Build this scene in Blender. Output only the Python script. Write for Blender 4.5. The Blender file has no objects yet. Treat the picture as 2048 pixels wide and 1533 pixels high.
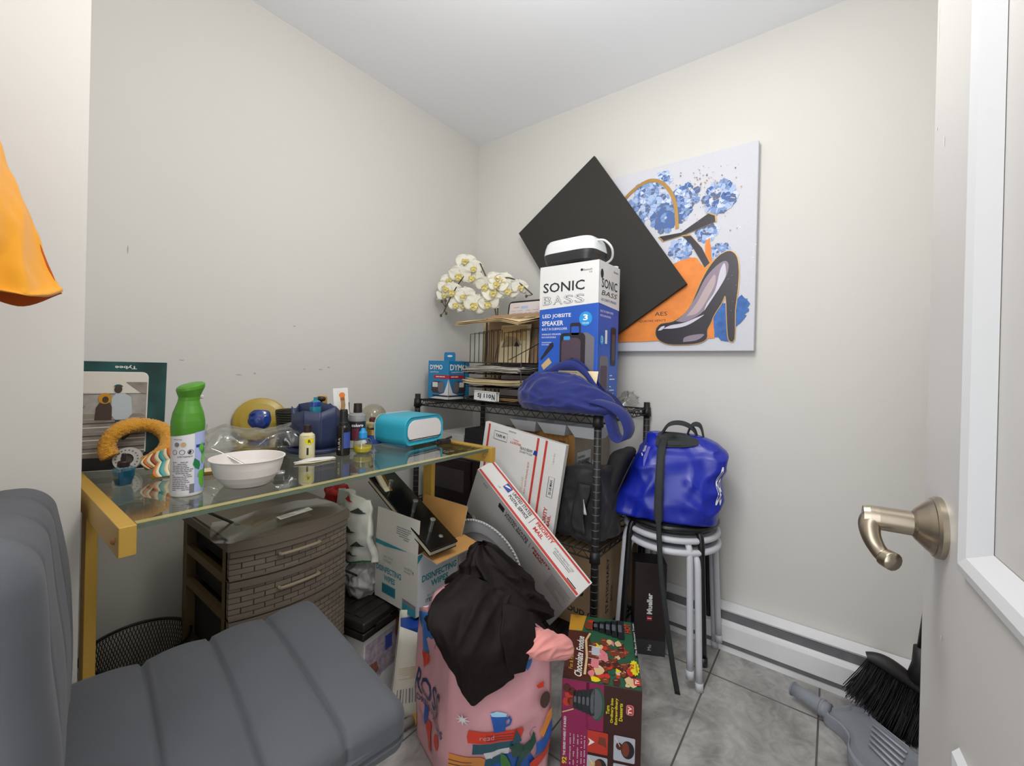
import bpy, bmesh, math, random
from mathutils import Vector, Matrix, noise
from mathutils.geometry import tessellate_polygon

random.seed(7)
S = bpy.context.scene
COL = S.collection
PI = math.pi
V = Vector

# ------------------------------------------------------------------ camera
cam = bpy.data.cameras.new('camera')
cam.sensor_width = 36.0
cam.lens = 845.6 / 2048 * 36.0
cam.shift_y = -30.3 / 2048
cam.clip_start = 0.02
camera = bpy.data.objects.new('camera', cam)
COL.objects.link(camera)
yaw, pitch, roll = 0.6514, -0.00233, 0.0239
F = V((math.cos(pitch) * math.cos(yaw), math.cos(pitch) * math.sin(yaw), math.sin(pitch)))
R0 = V((math.sin(yaw), -math.cos(yaw), 0))
U0 = R0.cross(F)
Rr = R0 * math.cos(roll) + U0 * math.sin(roll)
Ur = U0 * math.cos(roll) - R0 * math.sin(roll)
m = Matrix((Rr, Ur, -F)).transposed().to_4x4()
m.translation = V((-1.7787, -1.6279, 1.0228))
camera.matrix_world = m
S.camera = camera

# ------------------------------------------------------------------ world, lights, exposure
w = bpy.data.worlds.new('world')
S.world = w
w.use_nodes = True
w.node_tree.nodes['Background'].inputs[0].default_value = (0.9, 0.95, 1.0, 1)
w.node_tree.nodes['Background'].inputs[1].default_value = 0.35
S.view_settings.view_transform = 'Standard'
S.view_settings.look = 'None'
S.view_settings.exposure = 0.15
S.view_settings.gamma = 1.0


def area(name, loc, target, size, sizey, power, color, shape='RECTANGLE'):
    l = bpy.data.lights.new(name, 'AREA')
    l.shape = shape
    l.size = size
    l.size_y = sizey
    l.energy = power
    l.color = color
    o = bpy.data.objects.new(name, l)
    COL.objects.link(o)
    o.location = loc
    o.rotation_euler = (V(target) - V(loc)).to_track_quat('-Z', 'Y').to_euler()
    return o


# an added point lamp evening out ceiling and walls, the ceiling fixture, and the light of the hall coming through the doorway
l = bpy.data.lights.new('fill_light', 'POINT')
l.energy = 20.5
l.shadow_soft_size = 0.15
l.color = (1.0, 0.982, 0.955)
lo = bpy.data.objects.new('fill_light', l)
COL.objects.link(lo)
lo.location = (-1.22, -1.27, 1.80)
area('ceiling_spot', (-0.58, -1.42, 2.255), (-0.58, -1.42, 0), 0.24, 0.24, 1.3, (1.0, 0.98, 0.95), 'DISK')
area('hall_light', (-2.6, -1.40, 1.35), (-0.8, -0.75, 1.75), 1.0, 2.1, 20.0, (0.95, 0.975, 1.0))


# ------------------------------------------------------------------ materials
def lin(c):
    if isinstance(c, str):
        c = [int(c[i:i + 2], 16) / 255 for i in (0, 2, 4)]
    return tuple(x / 12.92 if x <= 0.04045 else ((x + 0.055) / 1.055) ** 2.4 for x in c)


MATS = {}


def mat(key, color, rough=0.5, metal=0.0, spec=0.5, noise_=None, bump=None, sheen=0.0, coat=0.0, alpha=None):
    """plain principled; noise_=(scale, amount, detail) varies the colour, bump=(scale, strength)"""
    mt = bpy.data.materials.new(key)
    mt.use_nodes = True
    nt = mt.node_tree
    b = nt.nodes['Principled BSDF']
    c = lin(color)
    b.inputs['Base Color'].default_value = (*c, 1)
    b.inputs['Roughness'].default_value = rough
    b.inputs['Metallic'].default_value = metal
    b.inputs['Specular IOR Level'].default_value = spec
    b.inputs['Sheen Weight'].default_value = sheen
    b.inputs['Coat Weight'].default_value = coat
    tc = nt.nodes.new('ShaderNodeTexCoord')
    if noise_:
        n = nt.nodes.new('ShaderNodeTexNoise')
        n.inputs['Scale'].default_value = noise_[0]
        n.inputs['Detail'].default_value = noise_[2] if len(noise_) > 2 else 4
        nt.links.new(tc.outputs['Object'], n.inputs['Vector'])
        r = nt.nodes.new('ShaderNodeMapRange')
        r.inputs[1].default_value = 0.3
        r.inputs[2].default_value = 0.7
        r.inputs[3].default_value = 1 - noise_[1]
        r.inputs[4].default_value = 1 + noise_[1]
        nt.links.new(n.outputs['Fac'], r.inputs[0])
        mx = nt.nodes.new('ShaderNodeVectorMath')
        mx.operation = 'SCALE'
        mx.inputs[0].default_value = c
        nt.links.new(r.outputs[0], mx.inputs['Scale'])
        nt.links.new(mx.outputs[0], b.inputs['Base Color'])
    if bump:
        n = nt.nodes.new('ShaderNodeTexNoise')
        n.inputs['Scale'].default_value = bump[0]
        n.inputs['Detail'].default_value = 5
        nt.links.new(tc.outputs['Object'], n.inputs['Vector'])
        bp = nt.nodes.new('ShaderNodeBump')
        bp.inputs['Strength'].default_value = bump[1]
        bp.inputs['Distance'].default_value = bump[2] if len(bump) > 2 else 0.004
        nt.links.new(n.outputs['Fac'], bp.inputs['Height'])
        nt.links.new(bp.outputs['Normal'], b.inputs['Normal'])
    MATS[key] = mt
    return mt


def glassy(key, tint, gloss=0.06, rough=0.03, edge=0.35):
    """thin clear material: tinted transparency with a fresnel gloss"""
    mt = bpy.data.materials.new(key)
    mt.use_nodes = True
    nt = mt.node_tree
    nt.nodes.clear()
    out = nt.nodes.new('ShaderNodeOutputMaterial')
    tr = nt.nodes.new('ShaderNodeBsdfTransparent')
    tr.inputs[0].default_value = (*tint, 1)
    gl = nt.nodes.new('ShaderNodeBsdfGlossy')
    gl.inputs['Color'].default_value = (0.95, 0.97, 0.96, 1)
    gl.inputs['Roughness'].default_value = rough
    fc = nt.nodes.new('ShaderNodeLayerWeight')
    fc.inputs['Blend'].default_value = 0.5
    lw = nt.nodes.new('ShaderNodeMath')
    lw.operation = 'POWER'
    lw.inputs[1].default_value = 4.0
    nt.links.new(fc.outputs['Facing'], lw.inputs[0])
    mr = nt.nodes.new('ShaderNodeMapRange')
    mr.inputs[3].default_value = gloss
    mr.inputs[4].default_value = 1.0
    nt.links.new(lw.outputs[0], mr.inputs[0])
    mx = nt.nodes.new('ShaderNodeMixShader')
    nt.links.new(mr.outputs[0], mx.inputs[0])
    nt.links.new(tr.outputs[0], mx.inputs[1])
    nt.links.new(gl.outputs[0], mx.inputs[2])
    nt.links.new(mx.outputs[0], out.inputs[0])
    MATS[key] = mt
    return mt


# ------------------------------------------------------------------ shapes in two dimensions (printing)
_TXT = {}


def text_shape(s, cx=0, cy=0, w=None, h=None, bold=0.0, rot=0.0, shear=0.0):
    k = (s, bold, shear)
    if k not in _TXT:
        cu = bpy.data.curves.new('lettering', 'FONT')
        cu.body = s
        cu.offset = bold
        cu.shear = shear
        cu.resolution_u = 2
        ob = bpy.data.objects.new('lettering', cu)
        me = bpy.data.meshes.new_from_object(ob)
        vs = [(v.co.x, v.co.y) for v in me.vertices]
        fs = [tuple(p.vertices) for p in me.polygons]
        bpy.data.objects.remove(ob)
        bpy.data.meshes.remove(me)
        bpy.data.curves.remove(cu)
        x0 = min(v[0] for v in vs); x1 = max(v[0] for v in vs)
        y0 = min(v[1] for v in vs); y1 = max(v[1] for v in vs)
        _TXT[k] = ([(v[0] - (x0 + x1) / 2, v[1] - (y0 + y1) / 2) for v in vs], fs, x1 - x0, y1 - y0)
    vs, fs, tw, th = _TXT[k]
    if w and not h:
        sx = sy = w / tw
    elif h and not w:
        sx = sy = h / th
    else:
        sx, sy = w / tw, h / th
    c, s_ = math.cos(rot), math.sin(rot)
    return [(cx + c * x * sx - s_ * y * sy, cy + s_ * x * sx + c * y * sy) for x, y in vs], fs


def poly_shape(pts):
    tri = tessellate_polygon([[V((p[0], p[1], 0)) for p in pts]])
    return list(pts), [tuple(t) for t in tri]


def rect_shape(x0, y0, x1, y1):
    return [(x0, y0), (x1, y0), (x1, y1), (x0, y1)], [(0, 1, 2, 3)]


def circ_shape(cx, cy, rx, ry=None, n=24, a0=0.0, a1=2 * PI):
    ry = ry or rx
    pts = [(cx + rx * math.cos(a0 + (a1 - a0) * i / n), cy + ry * math.sin(a0 + (a1 - a0) * i / n)) for i in range(n)]
    return poly_shape(pts)


def line_shape(pts, wd):
    vs, fs = [], []
    for i, p in enumerate(pts):
        a = V(pts[max(0, i - 1)]); b = V(pts[min(len(pts) - 1, i + 1)])
        d = (b - a).normalized() if (b - a).length > 1e-9 else V((1, 0))
        n = V((-d.y, d.x)) * wd / 2
        vs += [(p[0] + n.x, p[1] + n.y), (p[0] - n.x, p[1] - n.y)]
    for i in range(len(pts) - 1):
        fs.append((2 * i, 2 * i + 1, 2 * i + 3, 2 * i + 2))
    return vs, fs


def scribble(x0, y0, x1, y1, rows, h, seed=1, fill=0.8, wmin=0.01, wmax=0.03):
    """rows of small dashes: print too small to read"""
    rnd = random.Random(seed)
    vs, fs = [], []
    for r in range(rows):
        y = y1 - (y1 - y0) * (r + 0.5) / rows
        x = x0
        end = x0 + (x1 - x0) * rnd.uniform(0.6, 1)
        while x < end:
            ww = rnd.uniform(wmin, wmax)
            if rnd.random() < fill:
                k = len(vs)
                xe = min(x + ww, x1)
                vs += [(x, y - h / 2), (xe, y - h / 2), (xe, y + h / 2), (x, y + h / 2)]
                fs.append((k, k + 1, k + 2, k + 3))
            x += ww + h * 0.6
    return vs, fs


def subdiv_shape(sh, L):
    bm = bmesh.new()
    vv = [bm.verts.new((p[0], p[1], 0)) for p in sh[0]]
    for f in sh[1]:
        try:
            bm.faces.new([vv[i] for i in f])
        except ValueError:
            pass
    bmesh.ops.triangulate(bm, faces=bm.faces[:])
    for _ in range(5):
        es = [e for e in bm.edges if e.calc_length() > L]
        if not es:
            break
        bmesh.ops.subdivide_edges(bm, edges=es, cuts=1)
        bmesh.ops.triangulate(bm, faces=[f for f in bm.faces if len(f.verts) > 3])
    bm.verts.index_update()
    r = [(v.co.x, v.co.y) for v in bm.verts], [tuple(v.index for v in f.verts) for f in bm.faces]
    bm.free()
    return r


def plane_map(o, u, v, off=0.0006):
    o, u, v = V(o), V(u).normalized(), V(v).normalized()
    n = u.cross(v).normalized() * off
    return lambda x, y: o + u * x + v * y + n


def cyl_map(r, z0, a0=0.0, off=0.0005, cx=0, cy=0):
    return lambda x, y: V((cx + (r + off) * math.cos(a0 + x / r), cy + (r + off) * math.sin(a0 + x / r), z0 + y))


# ------------------------------------------------------------------ mesh builder
class MB:
    def __init__(s):
        s.v = []; s.f = []; s.m = []; s.s = []
        s.M = Matrix.Identity(4)

    def at(s, *a):
        s.M = frame(*a) if a else Matrix.Identity(4)
        return s

    def add(s, vs, fs, mt, smooth=False):
        k = len(s.v)
        s.v += [s.M @ V(p) for p in vs]
        for f in fs:
            s.f.append(tuple(i + k for i in f)); s.m.append(mt); s.s.append(smooth)
        return s

    def _bm(s, bm, mt, smooth):
        bm.verts.index_update()
        s.add([v.co.copy() for v in bm.verts], [tuple(v.index for v in f.verts) for f in bm.faces], mt, smooth)
        bm.free()

    def box(s, x0, y0, z0, x1, y1, z1, mt, bev=0.0, seg=2):
        bm = bmesh.new()
        bmesh.ops.create_cube(bm, size=1)
        for v in bm.verts:
            v.co = V((x0 + (v.co.x + 0.5) * (x1 - x0), y0 + (v.co.y + 0.5) * (y1 - y0), z0 + (v.co.z + 0.5) * (z1 - z0)))
        if bev:
            bmesh.ops.bevel(bm, geom=bm.edges[:], offset=bev, segments=seg, affect='EDGES', profile=0.5)
        s._bm(bm, mt, bool(bev and seg > 2))
        return s

    def rbox(s, sx, sy, sz, r, n, mt, disp=None, c=(0, 0, 0)):
        """soft box: rounded by r, n cuts, disp(p, normal)->p"""
        bm = bmesh.new()
        bmesh.ops.create_cube(bm, size=2)
        bmesh.ops.subdivide_edges(bm, edges=bm.edges[:], cuts=n, use_grid_fill=True)
        for v in bm.verts:
            p = V((v.co.x * sx / 2, v.co.y * sy / 2, v.co.z * sz / 2))
            q = V((max(-(sx / 2 - r), min(sx / 2 - r, p.x)), max(-(sy / 2 - r), min(sy / 2 - r, p.y)), max(-(sz / 2 - r), min(sz / 2 - r, p.z))))
            d = p - q
            if d.length > 1e-9:
                nn = d.normalized()
                p = q + nn * r
            else:
                nn = V((0, 0, 1))
            v.co = (disp(p, nn) if disp else p) + V(c)
        s._bm(bm, mt, True)
        return s

    def tube(s, pts, r, mt, seg=8, closed=False, caps=True):
        pts = [V(p) for p in pts]
        n = len(pts)
        rs = r if isinstance(r, (list, tuple)) else [r] * n
        vs, fs = [], []
        up = None
        for i in range(n):
            if closed:
                t = (pts[(i + 1) % n] - pts[i - 1]).normalized()
            else:
                t = (pts[min(n - 1, i + 1)] - pts[max(0, i - 1)]).normalized()
            if up is None:
                up = V((0, 0, 1)) if abs(t.z) < 0.9 else V((1, 0, 0))
            a = t.cross(up).normalized()
            up = a.cross(t).normalized()
            for j in range(seg):
                an = 2 * PI * j / seg
                vs.append(pts[i] + (a * math.cos(an) + up * math.sin(an)) * rs[i])
        for i in range(n if closed else n - 1):
            for j in range(seg):
                k = (i + 1) % n
                fs.append((i * seg + j, i * seg + (j + 1) % seg, k * seg + (j + 1) % seg, k * seg + j))
        if caps and not closed:
            fs.append(tuple(range(seg - 1, -1, -1)))
            fs.append(tuple((n - 1) * seg + j for j in range(seg)))
        return s.add(vs, [f[::-1] for f in fs], mt, True)

    def lathe(s, prof, mt, seg=32, cx=0, cy=0, caps=True, sx=1, sy=1):
        """prof: [(r, z)] from bottom to top; mt may be a function of segment index"""
        vs, n = [], len(prof)
        for r, z in prof:
            for j in range(seg):
                a = 2 * PI * j / seg
                vs.append((cx + r * sx * math.cos(a), cy + r * sy * math.sin(a), z))
        for i in range(n - 1):
            fs = [(i * seg + j, i * seg + (j + 1) % seg, (i + 1) * seg + (j + 1) % seg, (i + 1) * seg + j) for j in range(seg)]
            s.add(vs[i * seg:(i + 2) * seg], [tuple(q - i * seg for q in f) for f in fs], mt(i) if callable(mt) else mt, True)
        if caps:
            m0 = mt(0) if callable(mt) else mt
            m1 = mt(n - 2) if callable(mt) else mt
            if prof[0][0] > 1e-6:
                s.add(vs[:seg], [tuple(range(seg - 1, -1, -1))], m0)
            if prof[-1][0] > 1e-6:
                s.add(vs[-seg:], [tuple(range(seg))], m1)
        return s

    def sheet(s, fn, nu, nv, mt, th=0.0, closed_u=False):
        """fn(u, v) -> point; th gives it a thickness"""
        P = [[V(fn(i / nu, j / nv)) for i in range(nu + (0 if closed_u else 1))] for j in range(nv + 1)]
        W = len(P[0])
        vs = [p for row in P for p in row]
        fs = []
        for j in range(nv):
            for i in range(nu):
                a, b = i, (i + 1) % W
                fs.append((j * W + a, j * W + b, (j + 1) * W + b, (j + 1) * W + a))
        if not th:
            return s.add(vs, fs, mt, True)
        nr = [V((0, 0, 0)) for _ in vs]
        for f in fs:
            n = (vs[f[2]] - vs[f[0]]).cross(vs[f[3]] - vs[f[1]])
            for i in f:
                nr[i] += n
        lo = [p - (n.normalized() if n.length > 1e-12 else V((0, 0, 1))) * th for p, n in zip(vs, nr)]
        k = len(vs)
        fs2 = [tuple(i + k for i in f[::-1]) for f in fs]
        rim = []
        if not closed_u:
            for j in range(nv):
                a, b = j * W, (j + 1) * W
                rim.append((a, b, b + k, a + k)); a += W - 1; b += W - 1
                rim.append((b, a, a + k, b + k))
        for i in range(nu):
            a, b = i, (i + 1) % W
            rim.append((b, a, a + k, b + k))
            a += nv * W; b += nv * W
            rim.append((a, b, b + k, a + k))
        return s.add(vs + lo, fs + fs2 + rim, mt, True)

    def prism(s, pts, z0, z1, mt, smooth=False):
        n = len(pts)
        tri = [tuple(t) for t in tessellate_polygon([[V((p[0], p[1], 0)) for p in pts]])]
        vs = [(p[0], p[1], z0) for p in pts] + [(p[0], p[1], z1) for p in pts]
        ar = sum(pts[i][0] * pts[(i + 1) % n][1] - pts[(i + 1) % n][0] * pts[i][1] for i in range(n))
        fs = []
        for i in range(n):
            q = (i, (i + 1) % n, n + (i + 1) % n, n + i)
            fs.append(q if ar > 0 else q[::-1])
        s.add(vs, fs, mt, smooth)
        def tn(t):
            a, b, c = (pts[i] for i in t)
            return (b[0] - a[0]) * (c[1] - a[1]) - (c[0] - a[0]) * (b[1] - a[1])
        top = [t if tn(t) > 0 else t[::-1] for t in tri]
        s.add(vs, [tuple(i + n for i in t) for t in top] + [t[::-1] for t in top], mt)
        return s

    def deco(s, sh, mp, mt, sub=None):
        if sub:
            sh = subdiv_shape(sh, sub)
        return s.add([mp(x, y) for x, y in sh[0]], sh[1], mt)

    def build(s, name, parent=None, M=None, label=None, cat=None, group=None, kind=None, auto=True):
        me = bpy.data.meshes.new(name)
        me.from_pydata([tuple(v) for v in s.v], [], s.f)
        keys = []
        for k in s.m:
            if k not in keys:
                keys.append(k)
        for k in keys:
            me.materials.append(MATS[k])
        ix = {k: i for i, k in enumerate(keys)}
        me.polygons.foreach_set('material_index', [ix[k] for k in s.m])
        me.polygons.foreach_set('use_smooth', s.s)
        me.update()
        o = bpy.data.objects.new(name, me)
        COL.objects.link(o)
        if parent:
            o.parent = parent
        if M is not None:
            o.matrix_basis = M
        tag(o, label, cat, group, kind)
        return o


def tag(o, label=None, cat=None, group=None, kind=None):
    if label: o['label'] = label
    if cat: o['category'] = cat
    if group: o['group'] = group
    if kind: o['kind'] = kind
    return o


def frame(x=0, y=0, z=0, yaw=0.0, tilt_y=0.0, tilt_x=0.0):
    return Matrix.Translation((x, y, z)) @ Matrix.Rotation(math.radians(yaw), 4, 'Z') @ Matrix.Rotation(math.radians(tilt_y), 4, 'Y') @ Matrix.Rotation(math.radians(tilt_x), 4, 'X')


def basis(o, xd, yd):
    """frame with x along xd and y as near to yd as it goes"""
    x = V(xd).normalized()
    z = x.cross(V(yd)).normalized()
    y = z.cross(x)
    mm = Matrix((x, y, z)).transposed().to_4x4()
    mm.translation = V(o)
    return mm


def thing(name, label, cat, M=None, group=None):
    o = bpy.data.objects.new(name, None)
    COL.objects.link(o)
    o.empty_display_size = 0.05
    if M is not None:
        o.matrix_basis = M
    return tag(o, label, cat, group)


def copy_tree(o, parent=None):
    c = o.copy()
    COL.objects.link(c)
    c.parent = parent
    for ch in [x for x in bpy.data.objects if x.parent == o]:
        copy_tree(ch, c)
    return c


def arc(cx, cy, r, a0, a1, n):
    return [(cx + r * math.cos(math.radians(a0 + (a1 - a0) * i / n)), cy + r * math.sin(math.radians(a0 + (a1 - a0) * i / n))) for i in range(n + 1)]


def smooth_path(pts, n=8):
    """catmull-rom through pts"""
    P = [V(p) for p in pts]
    P = [P[0] * 2 - P[1]] + P + [P[-1] * 2 - P[-2]]
    out = []
    for i in range(1, len(P) - 2):
        for k in range(n):
            t = k / n
            a, b, c, d = P[i - 1], P[i], P[i + 1], P[i + 2]
            out.append(0.5 * ((2 * b) + (c - a) * t + (2 * a - 5 * b + 4 * c - d) * t * t + (3 * b - a - 3 * c + d) * t ** 3))
    out.append(P[-2])
    return out


def cr1(vals, t):
    """catmull-rom interpolation over a list of vectors, t in 0..1"""
    n = len(vals) - 1
    x = min(max(t, 0), 1) * n
    i = min(int(x), n - 1)
    f = x - i
    g = lambda k: vals[min(max(k, 0), n)]
    a, b, c, d = g(i - 1), g(i), g(i + 1), g(i + 2)
    return 0.5 * ((2 * b) + (c - a) * f + (2 * a - 5 * b + 4 * c - d) * f * f + (3 * b - a - 3 * c + d) * f ** 3)


def grid_fn(rows, amp=0.0, freq=10, seed=0, amp2=0.0, freq2=30):
    """smooth surface through a coarse grid of points, with folds from noise"""
    G = [[V(p) for p in r] for r in rows]
    def fn(u, v):
        p = cr1([cr1(r, u) for r in G], v)
        if amp:
            q = p * freq + V((seed, seed * 2.3, 0))
            p = p + V((noise.noise(q), noise.noise(q + V((7, 3, 1))), noise.noise(q + V((2, 9, 5))) * 0.8)) * amp
        if amp2:
            q = p * freq2 + V((seed * 3, 1, seed))
            p = p + V((noise.noise(q), noise.noise(q + V((3, 1, 8))), noise.noise(q + V((5, 2, 4))))) * amp2
        return p
    return fn


def ridged(p):
    return 1 - 2 * abs(noise.noise(p))
# ------------------------------------------------------------------ palette
mat('wall', 'd8d6d1', 0.75, spec=0.25, bump=(180, 0.05, 0.001))
mat('ceiling', 'f1f3f7', 0.85, spec=0.2)
mat('trim', 'dededd', 0.4)
mat('doorpaint', 'c2c0bd', 0.38, bump=(14, 0.05))
mat('doortrim', 'c6c7c9', 0.35)
mat('heater', 'ececef', 0.4, noise_=(9, 0.05))
mat('heatdark', '6d6d70', 0.5, noise_=(20, 0.15))
mat('black', '161616', 0.5)
mat('blackgloss', '0c0c0d', 0.18)
mat('blackmatte', '1d1d1f', 0.85)
mat('white', 'ebebe9', 0.5)
mat('whitegloss', 'eeeeec', 0.25)
mat('paper', 'e6e2da', 0.8)
mat('ink', '20242c', 0.7)
mat('inkgrey', '77787c', 0.7)
mat('gold', 'd2a84c', 0.42, metal=0.3, noise_=(6, 0.06))
mat('golddark', '8f6d2c', 0.4, metal=0.5)
mat('nickel', 'a89d8c', 0.3, metal=0.95)
mat('chrome', 'c8c8c8', 0.25, metal=0.9)
mat('velvet', '55575c', 0.9, spec=0.15, sheen=0.12, noise_=(7, 0.06), bump=(260, 0.15, 0.001))
mat('wood', 'b98454', 0.5, noise_=(12, 0.12))
mat('kraft', 'a58a6c', 0.85, spec=0.2, noise_=(14, 0.07))
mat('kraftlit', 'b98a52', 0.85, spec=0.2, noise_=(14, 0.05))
mat('boxgrey', 'a89d8e', 0.85, spec=0.2, noise_=(12, 0.06))
mat('red', 'b5222a', 0.55)
mat('uspsred', 'c0392f', 0.6)
mat('mailer', 'd9d8d6', 0.6, spec=0.3)
mat('blue', '2350a8', 0.5)
mat('green', '5f9a23', 0.4)


def floor_material():
    mt = bpy.data.materials.new('floor_tile')
    mt.use_nodes = True
    nt = mt.node_tree
    b = nt.nodes['Principled BSDF']
    tc = nt.nodes.new('ShaderNodeTexCoord')
    mp = nt.nodes.new('ShaderNodeMapping')
    # joints at y = -1.313 - k * 0.298 and at x = -0.218 - k * 0.6
    mp.inputs['Location'].default_value = (0.218 / 0.597, 1.313 / 0.298, 0)
    mp.inputs['Scale'].default_value = (1 / 0.597, 1 / 0.298, 1)
    nt.links.new(tc.outputs['Object'], mp.inputs['Vector'])
    sx = nt.nodes.new('ShaderNodeSeparateXYZ')
    nt.links.new(mp.outputs[0], sx.inputs[0])
    d = []
    for ax, wd in (('X', 0.0042), ('Y', 0.0085)):
        fr = nt.nodes.new('ShaderNodeMath'); fr.operation = 'FRACT'
        nt.links.new(sx.outputs[ax], fr.inputs[0])
        sb = nt.nodes.new('ShaderNodeMath'); sb.operation = 'SUBTRACT'; sb.inputs[1].default_value = 0.5
        nt.links.new(fr.outputs[0], sb.inputs[0])
        ab = nt.nodes.new('ShaderNodeMath'); ab.operation = 'ABSOLUTE'
        nt.links.new(sb.outputs[0], ab.inputs[0])
        gt = nt.nodes.new('ShaderNodeMath'); gt.operation = 'GREATER_THAN'; gt.inputs[1].default_value = 0.5 - wd
        nt.links.new(ab.outputs[0], gt.inputs[0])
        d.append(gt)
    mxm = nt.nodes.new('ShaderNodeMath'); mxm.operation = 'MAXIMUM'
    nt.links.new(d[0].outputs[0], mxm.inputs[0]); nt.links.new(d[1].outputs[0], mxm.inputs[1])
    n1 = nt.nodes.new('ShaderNodeTexNoise'); n1.inputs['Scale'].default_value = 4.5; n1.inputs['Detail'].default_value = 9; n1.inputs['Distortion'].default_value = 1.6
    n2 = nt.nodes.new('ShaderNodeTexNoise'); n2.inputs['Scale'].default_value = 17; n2.inputs['Detail'].default_value = 8; n2.inputs['Distortion'].default_value = 2.5
    nt.links.new(tc.outputs['Object'], n1.inputs['Vector']); nt.links.new(tc.outputs['Object'], n2.inputs['Vector'])
    ad = nt.nodes.new('ShaderNodeMath'); ad.operation = 'MULTIPLY_ADD'; ad.inputs[1].default_value = 0.5
    nt.links.new(n2.outputs['Fac'], ad.inputs[0])
    nt.links.new(n1.outputs['Fac'], ad.inputs[2])
    cr = nt.nodes.new('ShaderNodeValToRGB')
    cr.color_ramp.elements[0].position = 0.55; cr.color_ramp.elements[0].color = (*lin('878583'), 1)
    cr.color_ramp.elements[1].position = 0.95; cr.color_ramp.elements[1].color = (*lin('bab8b5'), 1)
    nt.links.new(ad.outputs[0], cr.inputs[0])
    mx = nt.nodes.new('ShaderNodeMix'); mx.data_type = 'RGBA'
    nt.links.new(mxm.outputs[0], mx.inputs['Factor'])
    nt.links.new(cr.outputs[0], mx.inputs['A'])
    mx.inputs['B'].default_value = (*lin('5c5854'), 1)
    nt.links.new(mx.outputs['Result'], b.inputs['Base Color'])
    b.inputs['Roughness'].default_value = 0.42
    bp = nt.nodes.new('ShaderNodeBump'); bp.inputs['Strength'].default_value = 0.25; bp.inputs['Distance'].default_value = 0.002
    iv = nt.nodes.new('ShaderNodeMath'); iv.operation = 'SUBTRACT'; iv.inputs[0].default_value = 1.0
    nt.links.new(mxm.outputs[0], iv.inputs[1]); nt.links.new(iv.outputs[0], bp.inputs['Height'])
    nt.links.new(bp.outputs[0], b.inputs['Normal'])
    MATS['tile'] = mt


floor_material()

# ------------------------------------------------------------------ the room
H = 2.27
MB().box(-3.6, -2.3, -0.08, 0.12, 0.12, 0, 'tile').build('floor', kind='structure')
MB().box(-3.6, -2.3, H, 0.12, 0.12, H + 0.08, 'ceiling').build('ceiling', kind='structure')
mat('scuff', 'aeaca8', 0.8)
mat('paintchip', 'e6e4e0', 0.5)
b = MB()
b.box(-1.63, 0, 0, 0.12, 0.12, H, 'wall')
for x, z, wd, hh in ((-1.007, 1.157, 0.012, 0.002), (-1.353, 1.019, 0.014, 0.0015), (-1.192, 0.973, 0.02, 0.0015), (-0.902, 0.994, 0.018, 0.002), (-0.868, 1.003, 0.010, 0.003), (-0.966, 0.995, 0.012, 0.0015), (-1.485, 1.335, 0.003, 0.012), (-1.142, 0.978, 0.008, 0.003)):
    b.deco(circ_shape(x, z, wd / 2, hh, 10), lambda X, Y: V((X, -0.0006, Y)), 'scuff')
b.build('wall_left', kind='structure')
MB().box(0, -2.3, 0, 0.12, 0, H, 'wall').build('wall_right', kind='structure')
MB().box(-1.96, -0.485, 0, -1.632, 0.12, H, 'wall').build('wall_near', kind='structure')
MB().box(-1.86, -2.3, 0, 0, -2.18, H, 'wall').build('wall_door_side', kind='structure')
b = MB()
b.box(-1.96, -0.95, 0, -1.86, -0.485, H, 'wall')
b.box(-1.96, -2.3, 0, -1.86, -1.81, H, 'wall')
b.box(-1.96, -1.81, 2.06, -1.86, -0.95, H, 'wall')
b.build('wall_doorway', kind='structure')
b = MB()
b.box(-3.6, -2.3, 0, -3.52, 0.12, H, 'wall')
b.box(-3.52, -0.3, 0, -1.96, -0.22, H, 'wall')
b.box(-3.52, -2.3, 0, -1.96, -2.22, H, 'wall')
b.build('wall_hall', kind='structure')

# open door, hinged in the doorway behind the camera
ang = math.degrees(math.atan2(-0.0746, -0.997))
D = MB()
Wd, Td, Hd = 0.76, 0.036, 2.03
st, zl0, zl1, zu0, zu1 = 0.137, 0.25, 0.672, 0.838, 1.88
# local x from the free edge to the hinge, local -y is the face seen from the room
def dbox(x0, z0, x1, z1, y0=0.0, y1=Td, m_='doorpaint'):
    D.box(x0, y0, z0, x1, y1, z1, m_)
dbox(0, 0.01, st, Hd); dbox(Wd - st, 0.01, Wd, Hd)
dbox(st, 0.01, Wd - st, zl0); dbox(st, zl1, Wd - st, zu0); dbox(st, zu1, Wd - st, Hd)
for z0, z1 in ((zl0, zl1), (zu0, zu1)):
    dbox(st, z0, Wd - st, z1, 0.011, Td - 0.011)
for x0, z0, x1, z1 in ((0.0075, 1.425, 0.0085, 1.452), (0.0075, 1.458, 0.0085, 1.466), (0.041, 1.285, 0.0425, 1.297), (0.0095, 1.318, 0.0115, 1.322), (0.075, 0.742, 0.078, 0.747), (0.13, 0.655, 0.134, 0.662)):
    D.deco(rect_shape(x0, z0, x1, z1), lambda X, Y: V((X, -0.0006, Y)), 'paintchip')
door = D.build('door_1', M=frame(-1.062, -1.719, 0, ang), kind='structure')
T_ = MB()
mw = 0.03
prof = [(0, 0.0), (0.004, -0.006), (0.012, -0.0075), (0.02, -0.004), (0.024, 0.002), (0.03, 0.0105)]
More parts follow.
